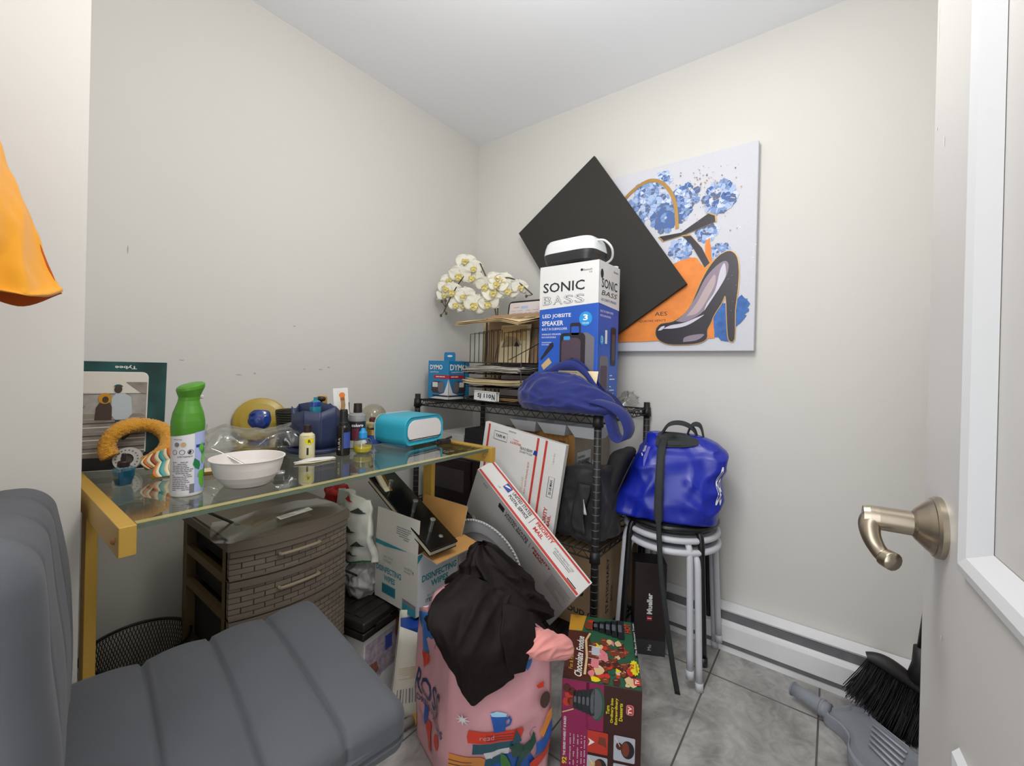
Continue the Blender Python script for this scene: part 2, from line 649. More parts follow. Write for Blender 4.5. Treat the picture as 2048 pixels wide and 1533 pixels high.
for z0, z1 in ((zl0, zl1), (zu0, zu1)):
    x0, x1 = st, Wd - st
    for i in range(len(prof) - 1):
        (a, ya), (c, yc) = prof[i], prof[i + 1]
        o_ = [(x0 + a, ya, z0 + a), (x1 - a, ya, z0 + a), (x1 - a, ya, z1 - a), (x0 + a, ya, z1 - a)]
        n_ = [(x0 + c, yc, z0 + c), (x1 - c, yc, z0 + c), (x1 - c, yc, z1 - c), (x0 + c, yc, z1 - c)]
        T_.add(o_ + n_, [(k, (k + 1) % 4, 4 + (k + 1) % 4, 4 + k) for k in range(4)], 'doortrim')
T_.build('panel_moulding', parent=door)
# lever handle
hz_, hx_ = 0.858, 0.064
h = MB()
def along(pf, n=32):
    """lathe about local -y at the handle centre"""
    h.M = Matrix.Translation((hx_, 0, hz_)) @ Matrix.Rotation(PI / 2, 4, 'X')
    h.lathe(pf, 'nickel', n)
    h.M = Matrix.Identity(4)
along([(0.033, 0), (0.033, 0.005), (0.031, 0.0075), (0.0295, 0.008), (0.026, 0.012), (0.017, 0.021), (0.0135, 0.0235)])
along([(0.0128, 0.0225), (0.0128, 0.0245)])
along([(0.0133, 0.0245), (0.0133, 0.052), (0.0128, 0.06), (0.0115, 0.066)])
pts = [(0, -0.054, 0.003), (0.004, -0.06, -0.006), (0.010, -0.06, -0.017), (0.0155, -0.056, -0.028), (0.0225, -0.05, -0.0355), (0.032, -0.043, -0.037)]
pp = smooth_path([(hx_ + a, b_, hz_ + c) for a, b_, c in pts], 6)
nn_ = len(pp)
h.tube(pp, [0.0118 - 0.0035 * min(1, i / nn_ * 1.6) + (0.0018 if i > nn_ * 0.8 else 0) for i in range(nn_)], 'nickel', 14)
h.build('door_handle', parent=door, label='brushed nickel lever handle with round rose')

# electric baseboard heater along the right wall
t = thing('baseboard_heater', 'white electric baseboard heater running low along the right wall', 'heater', frame(0, 0, 0))
b = MB()
y0, y1 = -2.1, -0.03
b.prism([(-0.002, 0.0), (-0.062, 0.0), (-0.062, 0.022), (-0.055, 0.024), (-0.055, 0.034), (-0.066, 0.038), (-0.07, 0.098), (-0.05, 0.104), (-0.05, 0.108), (-0.03, 0.112), (-0.03, 0.135), (-0.045, 0.138), (-0.05, 0.146), (-0.002, 0.156)][::-1], 0, y1 - y0, 'heater')
for i, v in enumerate(b.v):
    b.v[i] = V((v.x, y0 + v.z, v.y))
b.f = [f[::-1] for f in b.f]
b.build('housing', t)
b = MB()
b.box(-0.0475, y0 + 0.01, 0.104, -0.029, y1 - 0.01, 0.137, 'heatdark')
b.box(-0.0645, y0 + 0.01, 0.0225, -0.0545, y1 - 0.01, 0.036, 'heatdark')
b.build('air_slot', t, label='dark grey slot')
# ------------------------------------------------------------------ desk
glassy('tableglass', (0.80, 0.81, 0.76), 0.04, 0.02)
glassy('clear', (0.93, 0.94, 0.93), 0.08, 0.06)
glassy('bagfilm', (0.86, 0.86, 0.84), 0.10, 0.12)
glassy('globeglass', (0.84, 0.82, 0.72), 0.06, 0.03)
mat('glassedge', '5d6b5c', 0.15, spec=0.8)
mat('bevelshine', 'aaa066', 0.2, spec=0.8)
DZ = 0.75
t = thing('desk', 'glass top desk on a brushed gold metal frame along the left wall', 'desk', frame(-1.16, -0.43, 0))
o = V((1.16, 0.43, 0))
def W(b):
    b.M = Matrix.Translation(o)
    return b
b = W(MB())
b.box(-1.597, -0.722, DZ - 0.008, -0.712, -0.135, DZ, 'tableglass')
b.box(-1.597, -0.7245, DZ - 0.008, -0.712, -0.7221, DZ - 0.001, 'glassedge')
b.box(-1.597, -0.7221, DZ + 0.0001, -0.712, -0.706, DZ + 0.0008, 'bevelshine')  # flat strip with the bevel's pale yellow reflection put into its colour
b.build('glass_top', t)
for x in (-1.6215, -0.7095):
    b = W(MB())
    b.box(x, -0.735, DZ - 0.046, x + 0.0225, -0.13, DZ + 0.003, 'gold', 0.0012)
    for sx, xx in ((-1, x), (1, x + 0.0225)):
        b.M = Matrix.Translation(o) @ Matrix.Translation((xx, -0.705, DZ - 0.025)) @ Matrix.Rotation(sx * PI / 2, 4, 'Y')
        b.lathe([(0.006, 0), (0.006, 0.002), (0.003, 0.0045), (0, 0.005)], 'wood', 14)
    b.build('end_rail', t)
    W(MB()).box(x + 0.002, -0.447, 0.03, x + 0.0205, -0.402, DZ - 0.046, 'gold', 0.001).build('leg', t)
    W(MB()).box(x, -0.70, 0, x + 0.0225, -0.16, 0.03, 'gold', 0.0012).build('foot', t)
W(MB()).tube([(-1.52, -0.42, DZ - 0.012), (-0.70, -0.42, 0.12)], 0.0035, 'black', 6).build('brace', t, label='thin black diagonal brace')

# ------------------------------------------------------------------ grey chair
yaw_s = -7.8         # the way the seat faces
t = thing('desk_chair', 'grey velvet chair with channel-stitched seat in the near left corner', 'chair', frame(-1.478, -0.842, 0, yaw_s))
def puff(L, axis, pitch_, depth, up=None):
    def f(p, n):
        a = p[axis]
        k = abs(math.sin(PI * a / pitch_))
        wgt = max(0, n.z) if up is None else max(0, n.dot(V(up)))
        edge = 1.0
        h_ = (k ** 0.45 - 1) * depth
        p = p + n * h_ * min(1, wgt * 1.5)
        return p
    return f
# seat: local x forward, y to its left
seatL, seatW, seatT = 0.425, 0.435, 0.085
def seatfn(p, n):
    g = 0
    for xs in (-0.093, 0.008, 0.109):
        g = max(g, math.exp(-((p.x - xs) / 0.0055) ** 2), 0.40 * math.exp(-((p.x - xs) / 0.024) ** 2))
    w_ = max(0, n.z) ** 0.5 if n.z > 0 else 0
    side = 0.5 if abs(n.y) > 0.5 and p.z > 0 else 0
    p = p - n * 0.0145 * g * max(w_, side)
    crown = 0.012 * (1 - (2 * p.y / seatW) ** 2) * (1 - (2 * p.x / seatL) ** 4)
    if p.z > 0:
        p = p + V((0, 0, crown))
    p.z += noise.noise(p * 9) * 0.0025
    if abs(p.z + 0.012) < 0.004 and abs(n.z) < 0.5:
        p = p - n * 0.004
    return p
b = MB()
b.rbox(seatL, seatW, seatT, 0.026, 110, 'velvet', seatfn, (-0.024, -0.004, 0.43))
seat = b.build('seat', t)
# backrest: a tall pad standing at the back of the seat, a little reclined
def backfn(p, n):
    g = 0
    for ys in (-0.105, 0.0, 0.105):
        g = max(g, math.exp(-((p.y - ys) / 0.008) ** 2), 0.45 * math.exp(-((p.y - ys) / 0.03) ** 2))
    if n.x > -0.2:
        p = p - n * 0.0075 * g * max(0.1, n.x)
    p = p + n * noise.noise(V((p.x * 5, p.y * 5, p.z * 7))) * 0.006
    zz = (p.z + 0.2) / 0.4
    p.x -= 0.012 * zz
    p.x += 0.012 * math.sin(zz * PI)
    sc = 1 - 0.05 * max(0, zz - 0.55) - 0.05 * max(0, 0.3 - zz)
    p.y *= sc
    return p
b = MB()
b.rbox(0.09, 0.40, 0.44, 0.04, 70, 'velvet', backfn, (-0.258, -0.004, 0.605))
b.build('backrest', t)
for sx in (-0.17, 0.10):
    for sy in (-0.165, 0.165):
        b = MB()
        b.tube([(sx, sy, 0.40), (sx * 1.12, sy * 1.12, 0.0)], [0.018, 0.011], 'wood', 10)
        b.build('leg', t, label='light wooden leg')
MB().box(-0.18, -0.175, 0.368, 0.19, 0.175, 0.388, 'wood', 0.004).build('seat_frame', t)

# ------------------------------------------------------------------ black wire shelf
SX0, SX1, SY0, SY1 = -0.487, -0.03, -1.008, -0.10
t = thing('wire_shelf', 'black wire shelving unit with four posts against the right wall', 'shelf', frame(-0.26, -0.55, 0))
o = V((0.26, 0.55, 0))
for x in (SX0, SX1):
    for y in (SY0, SY1):
        b = W(MB())
        b.tube([(x, y, 0.02), (x, y, 0.888)], 0.0125, 'black', 14)
        for k in range(33):
            zz = 0.03 + 0.0254 * k
            b.tube([(x, y, zz), (x, y, zz + 0.002)], 0.0128, 'heatdark', 14, caps=False)
        b.build('post', t)
        W(MB()).tube([(x, y, 0.0), (x, y, 0.02)], 0.016, 'blackmatte', 12).build('foot', t)
SHZ = (0.862, 0.41, 0.085)
for z in SHZ:
    b = W(MB())
    for x in (SX0, SX1):
        b.tube([(x, SY0, z), (x, SY1, z)], 0.0032, 'black', 6)
        b.tube([(x, SY0, z - 0.024), (x, SY1, z - 0.024)], 0.0028, 'black', 6)
        n = 40
        b.tube([(x, SY0 + (SY1 - SY0) * i / n, z - (0.024 if i % 2 else 0)) for i in range(n + 1)], 0.0018, 'black', 5)
    for y in (SY0, SY1):
        b.tube([(SX0, y, z), (SX1, y, z)], 0.0032, 'black', 6)
        b.tube([(SX0, y, z - 0.024), (SX1, y, z - 0.024)], 0.0028, 'black', 6)
        n = 20
        b.tube([(SX0 + (SX1 - SX0) * i / n, y, z - (0.024 if i % 2 else 0)) for i in range(n + 1)], 0.0018, 'black', 5)
    ny = 34
    for i in range(1, ny):
        y = SY0 + (SY1 - SY0) * i / ny
        b.tube([(SX0, y, z - 0.001), (SX1, y, z - 0.001)], 0.0016, 'black', 5, caps=False)
    for x in (SX0 + 0.15, SX0 + 0.3):
        b.tube([(x, SY0, z - 0.004), (x, SY1, z - 0.004)], 0.0025, 'black', 5)
    for x in (SX0, SX1):
        for y in (SY0, SY1):
            b.tube([(x, y, z - 0.032), (x, y, z + 0.005)], [0.0185, 0.016], 'black', 12)
    b.build('shelf_tier', t)

# ------------------------------------------------------------------ stools
mat('stoolblack', '121315', 0.35)
mat('stoolwhite', 'c9cbd2', 0.4)
mat('stoolvinyl', '8b8d92', 0.7, bump=(300, 0.5, 0.002))
mat('stoolvinylblack', '191a1c', 0.6, bump=(300, 0.5, 0.002))
def stool(z, yw, frame_m, seat_m, label, dx=0, dy=0):
    t = thing('stool', label, 'stool', frame(-0.197 + dx, -1.168 + dy, 0, yw), 'stacked stools in front of the right wall')
    sz = 0.433 + z
    b = MB()
    R_, r_ = 0.155, 0.0105
    b.tube([(R_ * math.cos(2 * PI * i / 40), R_ * math.sin(2 * PI * i / 40), sz - 0.006) for i in range(40)], r_, frame_m, 10, closed=True)
    b.build('seat_ring', t)
    b = MB()
    b.lathe([(0.148, sz - 0.010), (0.149, sz + 0.002), (0.14, sz + 0.006), (0.0, sz + 0.007)], seat_m, 40)
    b.build('seat', t)
    for k in range(4):
        a = PI / 4 + k * PI / 2
        c_, s_ = math.cos(a), math.sin(a)
        pts = [(r * c_, r * s_, zz) for r, zz in [(0.10, sz - 0.012), (0.135, sz - 0.013), (0.155, sz - 0.024), (0.163, sz - 0.05), (0.167, sz - 0.1), (0.186, z + 0.02)]]
        b = MB()
        b.tube(smooth_path(pts, 6), 0.0105, frame_m, 12)
        l = b.build('leg', t)
        b = MB()
        b.tube([(0.1855 * c_, 0.1855 * s_, z + 0.026), (0.188 * c_, 0.188 * s_, z)], 0.0125, frame_m, 12)
        b.build('foot_cap', l)
    return t
stool(0.0, 2, 'stoolwhite', 'stoolvinyl', 'white stool at the bottom of the stack beside the wire shelf', -0.002, 0)
stool(0.036, -7, 'stoolwhite', 'stoolvinyl', 'white stool in the middle of the stack beside the wire shelf', 0.004, 0.004)
stool(0.072, 9, 'stoolblack', 'stoolvinylblack', 'black stool on top of the stack, carrying the bright blue bag', 0.002, 0.008)
# ------------------------------------------------------------------ pictures on the right wall
mat('canvas', 'cdced6', 0.7, noise_=(160, 0.03))
mat('canvasglit', 'f4f2ea', 0.25, metal=0.3)
mat('petal1', '7f99c8', 0.7); mat('petal2', 'a9bde0', 0.7); mat('petal3', '4f6da6', 0.7); mat('petal4', 'cdd8ec', 0.7); mat('petal5', '5f6c90', 0.7)
mat('orangepaint', 'e8883a', 0.6, noise_=(22, 0.10))
mat('shoeblack', '26222c', 0.45); mat('shoelilac', '8d7f8f', 0.5); mat('shoepink', 'b7a3a6', 0.5); mat('shoewhite', 'cdc9d6', 0.5)
mat('goldleaf', 'b08a4c', 0.4, metal=0.4)
mat('bluepaint', '3566ab', 0.6, noise_=(40, 0.25))
cy0, cz0, cw, ch = -0.632, 1.101, 0.763, 0.763
t = thing('canvas_painting', 'square canvas painting of a black high heel, blue flowers and orange perfume bottle', 'painting', frame(0, cy0, cz0, -90))
# local x = to the right along the wall, local y = away from the viewer, z up
b = MB()
b.box(0, -0.037, 0, cw, -0.002, ch, 'canvas', 0.003)
b.build('stretched_canvas', t)
b = MB()
_layer = [0]
def cp(y, z):
    return (cy0 - y, z - cz0)
def put(sh, m_, step=0.00012):
    _layer[0] += step
    off = 0.0006 + _layer[0]
    b.deco(sh, lambda x, y: V((x, -0.037 - off, y)), m_)
rnd = random.Random(3)
def ragged(pts, amp, n=5):
    out = []
    for i in range(len(pts)):
        a, c = V(pts[i]), V(pts[(i + 1) % len(pts)])
        for k in range(n):
            q = a.lerp(c, k / n)
            out.append((q.x + rnd.uniform(-amp, amp), q.y + rnd.uniform(-amp, amp)))
    return out
def flower(cx, cy, R_, cols):
    for ring, (rr, n) in enumerate(((1.0, 13), (0.78, 12), (0.55, 9), (0.33, 6))):
        for k in range(n):
            a = 2 * PI * k / n + ring * 0.4 + rnd.uniform(-.15, .15)
            L, wd = R_ * rr * rnd.uniform(0.85, 1.1), R_ * 0.27
            d, n_ = V((math.cos(a), math.sin(a))), V((-math.sin(a), math.cos(a)))
            c0 = V((cx, cy))
            pts = [c0 + d * (L * s_) + n_ * (wd * q) for s_, q in ((0.25, -.35), (0.7, -.9), (0.92, -.75), (0.97, -.25), (1.02, 0.1), (0.93, 0.5), (0.95, .7), (0.7, .9), (0.25, .35))]
            put(poly_shape([tuple(p) for p in pts]), rnd.choice(cols), 0.000003)
            m1 = [c0 + d * (L * 0.35), c0 + d * (L * 0.7) + n_ * wd * 0.12, c0 + d * (L * 0.95) + n_ * wd * rnd.uniform(-.2, .2)]
            put(line_shape([tuple(p) for p in m1], R_ * 0.035), rnd.choice(cols), 0.000003)
blues = ['petal1', 'petal2', 'petal3', 'petal4', 'petal1', 'petal2', 'petal5']
for (y, z), r in (((-1.12, 1.661), .055), ((-1.135, 1.507), .052), ((-1.227, 1.561), .045), ((-1.275, 1.475), .04), ((-1.032, 1.704), .06), ((-1.069, 1.645), .062), ((-0.96, 1.70), .07), ((-1.053, 1.801), .04), ((-0.981, 1.765), .055), ((-1.142, 1.712), .058), ((-1.27, 1.68), .068)):
    q = cp(y, z)
    flower(q[0], q[1], r, ['petal3', 'petal5', 'petal1'] if abs(z - 1.645) < 0.001 else blues)
put(poly_shape(ragged([cp(*q) for q in [(-1.262, 1.148), (-1.255, 1.237), (-1.285, 1.28), (-1.338, 1.303), (-1.378, 1.285), (-1.372, 1.247), (-1.345, 1.2), (-1.318, 1.141)]], 0.009)), 'bluepaint')
put(poly_shape(ragged([cp(*q) for q in [(-0.80, 1.343), (-1.142, 1.465), (-1.186, 1.47), (-1.218, 1.43), (-1.224, 1.525), (-1.238, 1.535), (-1.25, 1.439), (-1.262, 1.148), (-0.80, 1.14)]], 0.0025)), 'orangepaint')
put(text_shape('AES', *cp(-1.06, 1.254), h=0.016, w=0.05), 'ink')
put(text_shape('QUATRE VENTS', *cp(-1.025, 1.226), h=0.010, w=0.11), 'ink')
put(line_shape([tuple(q)[:2] for q in smooth_path([(*cp(*q), 0) for q in [(-0.86, 1.72), (-0.904, 1.769), (-0.955, 1.801), (-1.005, 1.812), (-1.053, 1.789), (-1.09, 1.739), (-1.109, 1.676), (-1.116, 1.592)]], 8)], 0.014), 'goldleaf')
for pts in ([(-1.04, 1.57), (-1.131, 1.572), (-1.235, 1.632), (-1.259, 1.619), (-1.262, 1.593), (-1.151, 1.562), (-1.06, 1.548)], [(-1.134, 1.562), (-1.168, 1.559), (-1.212, 1.501), (-1.243, 1.434), (-1.225, 1.417), (-1.208, 1.45), (-1.168, 1.525)]):
    put(poly_shape([cp(*q) for q in pts]), 'goldleaf')
    cxx = sum(q[0] for q in pts) / len(pts); czz = sum(q[1] for q in pts) / len(pts)
    put(poly_shape([cp(cxx + (q[0] - cxx) * 0.95, czz + (q[1] - czz) * 0.93) for q in pts]), 'shoeblack')
shoe = [(-1.044, 1.195), (-1.062, 1.212), (-1.108, 1.219), (-1.147, 1.243), (-1.174, 1.276), (-1.195, 1.326), (-1.215, 1.376), (-1.24, 1.423), (-1.27, 1.459), (-1.3, 1.474), (-1.32, 1.468), (-1.335, 1.444), (-1.341, 1.395), (-1.34, 1.352), (-1.338, 1.314), (-1.332, 1.249), (-1.332, 1.146), (-1.313, 1.144), (-1.306, 1.207), (-1.299, 1.306), (-1.285, 1.28), (-1.26, 1.237), (-1.25, 1.209), (-1.238, 1.182), (-1.236, 1.148), (-1.205, 1.132), (-1.15, 1.127), (-1.093, 1.13), (-1.057, 1.146), (-1.042, 1.17)]
sp = [tuple(q)[:2] for q in smooth_path([(*cp(*q), 0) for q in shoe + shoe[:1]], 3)][:-1]
put(line_shape(sp + sp[:1], 0.0055), 'goldleaf')
put(poly_shape(sp), 'shoeblack')
def blob(pts, m_):
    q_ = [tuple(q)[:2] for q in smooth_path([(*cp(*q), 0) for q in pts + pts[:1]], 4)][:-1]
    put(poly_shape(q_), m_)
blob([(-1.12, 1.221), (-1.158, 1.254), (-1.195, 1.315), (-1.226, 1.38), (-1.261, 1.421), (-1.291, 1.439), (-1.306, 1.426), (-1.302, 1.388), (-1.283, 1.352), (-1.258, 1.31), (-1.228, 1.261), (-1.197, 1.235), (-1.154, 1.217)], 'shoelilac')
blob([(-1.16, 1.238), (-1.197, 1.287), (-1.227, 1.345), (-1.258, 1.392), (-1.262, 1.36), (-1.243, 1.315), (-1.205, 1.252)], 'shoepink')
blob([(-1.225, 1.255), (-1.256, 1.305), (-1.282, 1.348), (-1.298, 1.385), (-1.293, 1.43), (-1.278, 1.405), (-1.262, 1.33), (-1.235, 1.285)], 'shoewhite')
blob([(-1.07, 1.192), (-1.12, 1.193), (-1.17, 1.205), (-1.225, 1.24), (-1.2, 1.232), (-1.15, 1.213), (-1.10, 1.205)], 'shoewhite')
blob([(-1.15, 1.137), (-1.20, 1.143), (-1.228, 1.165), (-1.19, 1.165), (-1.155, 1.155)], 'shoelilac')
blob([(-1.05, 1.185), (-1.062, 1.200), (-1.078, 1.203), (-1.066, 1.188)], 'shoewhite')
for i in range(560):   # glitter flecks
    u_, v_ = rnd.uniform(0.2, cw), rnd.uniform(0, ch)
    if v_ > 0.62 or u_ > 0.66:
        s_ = rnd.uniform(0.0006, 0.0014)
        put(rect_shape(u_, v_, u_ + s_, v_ + s_), 'canvasglit', 0)
for i in range(120):
    u_ = rnd.gauss(0.58, 0.06); v_ = rnd.gauss(0.62, 0.06)
    if 0.05 < u_ < cw - 0.02 and v_ < ch - .04:
        put(circ_shape(u_, v_, rnd.uniform(0.001, 0.004), rnd.uniform(0.001, 0.003), 6), rnd.choice(['goldleaf', 'petal5', 'goldleaf']), 0)
b.build('painted_picture', t)

mat('blackboard', '393735', 0.85, spec=0.25)
Tp, Lp, Rp = V((-0.061, -0.757, 1.974)), V((-0.058, -0.345, 1.700)), V((-0.056, -1.197, 1.380))
b = MB()
b.box(0, 0, -0.009, 0.496, 0.735, 0.009, 'blackboard', 0.0015)
b.build('black_board', M=basis(Tp, Lp - Tp, Rp - Tp), label='plain black board tilted like a diamond in front of the high heel canvas', cat='board')

# ------------------------------------------------------------------ things on the top of the wire shelf
ST = 0.8655
mat('boxwhite', 'dadad9', 0.45)
mat('boxblue', '2457b8', 0.42, noise_=(6, 0.10))
mat('boxdeep', '1b3f92', 0.42)
mat('boxside', '2a5cc4', 0.42, noise_=(6, 0.12))
mat('cyan', '2a93d6', 0.45)
mat('spkdark', '241d24', 0.5); mat('spkmid', '4d3d4c', 0.5); mat('spklight', '6d6a72', 0.5)
mat('tan', 'c9a878', 0.7)
b = MB()
x0, y0, dx, dy, hh = -0.405, -0.959, 0.178, 0.250, 0.546
b.box(0, 0, 0, dx, dy, hh, 'boxblue', 0.0015)
fr = plane_map((0, dy, 0), (0, -1, 0), (0, 0, 1), 0.0006)       # face seen on the left
fr2 = plane_map((0, dy, 0), (0, -1, 0), (0, 0, 1), 0.0011)
fr3 = plane_map((0, dy, 0), (0, -1, 0), (0, 0, 1), 0.0016)
fr4 = plane_map((0, dy, 0), (0, -1, 0), (0, 0, 1), 0.0021)
sd = plane_map((0, 0, 0), (1, 0, 0), (0, 0, 1), 0.0006)
sd2 = plane_map((0, 0, 0), (1, 0, 0), (0, 0, 1), 0.0011)
sd3 = plane_map((0, 0, 0), (1, 0, 0), (0, 0, 1), 0.0016)
wl = 0.383
b.deco(poly_shape([(0, wl - 0.002), (dy, wl + 0.010), (dy, hh - 0.0005), (0, hh - 0.0005)]), fr, 'boxwhite')
b.deco(poly_shape([(0, wl + 0.010), (dx, wl), (dx, hh - 0.0005), (0, hh - 0.0005)]), sd, 'boxwhite')
b.box(0.0005, 0.0005, hh - 0.001, dx - 0.0005, dy - 0.0005, hh + 0.0004, 'boxwhite')
b.deco(text_shape('SONIC', 0.105, 0.463, w=0.178, h=0.037, bold=0.012), fr2, 'ink')
for i_, ch_ in enumerate('BASS'):
    b.deco(text_shape(ch_, 0.036 + i_ * 0.046, 0.414, w=0.041, h=0.033, bold=0.015), fr2, 'ink')
    b.deco(text_shape(ch_, 0.036 + i_ * 0.046, 0.414, w=0.0385, h=0.0305, bold=-0.012), fr3, 'boxwhite')
b.deco(text_shape('Bluetooth', 0.205, 0.516, w=0.036, h=0.008), fr2, 'ink')
b.deco(circ_shape(0.181, 0.517, 0.005), fr2, 'ink')
b.deco(text_shape('5.0', 0.217, 0.506, w=0.010, h=0.006), fr2, 'ink')
b.deco(text_shape('LED JOBSITE', 0.078, 0.353, w=0.125, h=0.018, bold=0.015), fr2, 'white')
b.deco(text_shape('SPEAKER', 0.061, 0.327, w=0.095, h=0.018, bold=0.015), fr2, 'white')
b.deco(text_shape('BUILT IN SUBWOOFER', 0.070, 0.305, w=0.112, h=0.009), fr2, 'white')
b.deco(text_shape('WIRELESS SPEAKER', 0.056, 0.285, w=0.085, h=0.006), fr2, 'white')
b.deco(text_shape('RECHARGEABLE', 0.046, 0.274, w=0.064, h=0.006), fr2, 'white')
b.deco(text_shape('MICROPHONE', 0.036, 0.254, w=0.042, h=0.005), fr2, 'white')
b.deco(text_shape('INCLUDED', 0.031, 0.246, w=0.032, h=0.005), fr2, 'white')
b.deco(circ_shape(0.201, 0.338, 0.026), fr2, 'cyan')
b.deco(text_shape('3', 0.201, 0.343, w=0.019, h=0.022, bold=0.03), fr3, 'white')
b.deco(text_shape('YEAR', 0.201, 0.322, w=0.028, h=0.006), fr3, 'white')
# printed loudspeaker
def rr(x0, y0, x1, y1, r):
    p = []
    for cx, cy, a in ((x1 - r, y1 - r, 0), (x0 + r, y1 - r, 90), (x0 + r, y0 + r, 180), (x1 - r, y0 + r, 270)):
        p += arc(cx, cy, r, a, a + 90, 4)
    return poly_shape(p)
b.deco(rr(0.138, 0.26, 0.182, 0.325, 0.008), fr2, 'spkdark')
b.deco(rr(0.143, 0.28, 0.176, 0.312, 0.006), fr3, 'boxblue')
b.deco(poly_shape([(0.186, 0.065), (0.236, 0.075), (0.238, 0.27), (0.21, 0.288), (0.175, 0.286)]), fr2, 'spklight')
b.deco(rr(0.096, 0.062, 0.202, 0.288, 0.018), fr3, 'spkdark')
b.deco(rr(0.104, 0.072, 0.184, 0.270, 0.02), fr4, 'spkmid')
b.deco(circ_shape(0.150, 0.185, 0.012), lambda x, y: fr4(x, y) + V((-0.0005, 0, 0)), 'spkdark')
b.deco(poly_shape([(0.137, 0.06), (0.143, 0.19), (0.147, 0.06)]), lambda x, y: fr4(x, y) + V((-0.0005, 0, 0)), 'spkdark')
b.deco(rr(0.112, 0.262, 0.140, 0.276, 0.004), lambda x, y: fr4(x, y) + V((-0.0005, 0, 0)), 'cyan')
b.deco(text_shape('TOTE', 0.124, 0.118, w=0.028, h=0.008), lambda x, y: fr4(x, y) + V((-0.0005, 0, 0)), 'paper')
b.deco(poly_shape([(0.010, 0.192), (0.014, 0.186), (0.060, 0.230), (0.069, 0.240), (0.066, 0.252), (0.054, 0.252), (0.046, 0.241)]), fr2, 'spkdark')
b.deco(poly_shape([(0.014, 0.166), (0.026, 0.148), (0.062, 0.177), (0.048, 0.196)]), fr2, 'tan')
for k, z in enumerate((0.122, 0.085)):
    b.deco(circ_shape(0.034, z, 0.013), fr2, 'cyan')
    b.deco(circ_shape(0.034, z, 0.011), fr3, 'boxblue')
    b.deco(text_shape('XQ'[k], 0.034, z, h=0.011), fr4, 'white')
# narrow side
b.deco(text_shape('SONIC', 0.088, 0.468, w=0.135, h=0.034, bold=0.012), sd2, 'ink')
b.deco(circ_shape(0.022, 0.500, 0.012, 0.017), sd2, 'ink')
b.deco(text_shape('BASS', 0.088, 0.433, w=0.135, h=0.018, shear=0.2), sd2, 'ink')
b.deco(text_shape('LED JOBSITE SPEAKER', 0.084, 0.407, w=0.13, h=0.012), sd2, 'boxdeep')
b.deco(text_shape('Bluetooth', 0.142, 0.524, w=0.04, h=0.008), sd2, 'ink')
b.deco(text_shape('BUILT IN SUBWOOFER', 0.07, 0.366, w=0.11, h=0.008), sd2, 'white')
b.deco(text_shape('RECHARGEABLE', 0.06, 0.35, w=0.09, h=0.007), sd2, 'white')
b.deco(rr(0.108, 0.17, 0.154, 0.315, 0.012), sd2, 'spkdark')
b.deco(rr(0.116, 0.19, 0.146, 0.29, 0.01), sd3, 'spkmid')
b.deco(rr(0.016, 0.02, 0.088, 0.205, 0.016), sd2, 'spklight')
b.deco(rr(0.024, 0.03, 0.08, 0.17, 0.01), sd3, 'spkmid')
b.deco(circ_shape(0.032, 0.262, 0.016, 0.018), sd2, 'cyan')
b.deco(text_shape('3', 0.032, 0.264, h=0.022), sd3, 'white')
b.deco(rect_shape(0.058, 0.25, 0.076, 0.30), sd2, 'paper')
b.deco(scribble(0.105, 0.03, 0.15, 0.14, 8, 0.004, 4, 0.8, 0.008, 0.02), sd2, 'white')
b.build('speaker_box', M=frame(x0, y0, ST, 0), label='tall white and blue speaker carton standing on the wire shelf behind the cloth tote', cat='box')

# clock radio / projector dock on the speaker box
t = thing('wireless_device', 'white and dark grey rounded device with white cord atop the tall speaker box', 'device', frame(-0.335, -0.822, ST + 0.5468, 90 - 3))
mat('devwhite', 'dcdfdf', 0.25)
mat('devdark', '2c2e2f', 0.35)
b = MB()
def shell(z, sc):
    return [(x * sc, y * sc, z) for x, y in [(p[0] * 0.112, p[1] * 0.075) for p in [(math.copysign(abs(math.cos(a)) ** 0.45, math.cos(a)), math.copysign(abs(math.sin(a)) ** 0.45, math.sin(a))) for a in [2 * PI * i / 48 for i in range(48)]]]]
def loft(b, rings, m_, cap0=True, cap1=True):
    n = len(rings[0]); vs = [p for r in rings for p in r]
    for j in range(len(rings) - 1):
        fs = [(j * n + i, j * n + (i + 1) % n, (j + 1) * n + (i + 1) % n, (j + 1) * n + i) for i in range(n)]
        b.add(vs, fs, m_(j) if callable(m_) else m_, True) if j == 0 and False else b.add(vs[j * n:(j + 2) * n], [tuple(q - j * n for q in f) for f in fs], m_(j) if callable(m_) else m_, True)
    m0 = m_(0) if callable(m_) else m_; m1 = m_(len(rings) - 2) if callable(m_) else m_
    if cap0: b.add(rings[0], [tuple(range(n - 1, -1, -1))], m0)
    if cap1: b.add(rings[-1], [tuple(range(n))], m1)
loft(b, [shell(0.006, 0.86), shell(0.012, 0.94), shell(0.034, 1.0), shell(0.046, 1.02)], 'devdark')
b.box(-0.05, -0.04, 0, 0.05, 0.04, 0.006, 'devdark')
b.build('base', t)
b = MB()
loft(b, [shell(0.046, 1.02), shell(0.07, 0.985), shell(0.088, 0.93), shell(0.097, 0.86), shell(0.100, 0.74)], 'devwhite')
b.build('top_shell', t)
b = MB()
b.tube(smooth_path([(-0.105, 0.02, 0.085), (-0.128, 0.0, 0.082), (-0.145, -0.02, 0.055), (-0.128, -0.05, 0.025), (-0.08, -0.066, 0.012), (-0.03, -0.07, 0.004)], 10), 0.0045, 'devwhite', 8)
b.tube(smooth_path([(-0.07, -0.055, 0.0046), (-0.10, -0.075, 0.0046), (-0.125, -0.098, 0.0046), (-0.118, -0.105, 0.0046), (-0.06, -0.085, 0.0046)], 8), 0.0042, 'devwhite', 8)
b.build('power_cord', t)

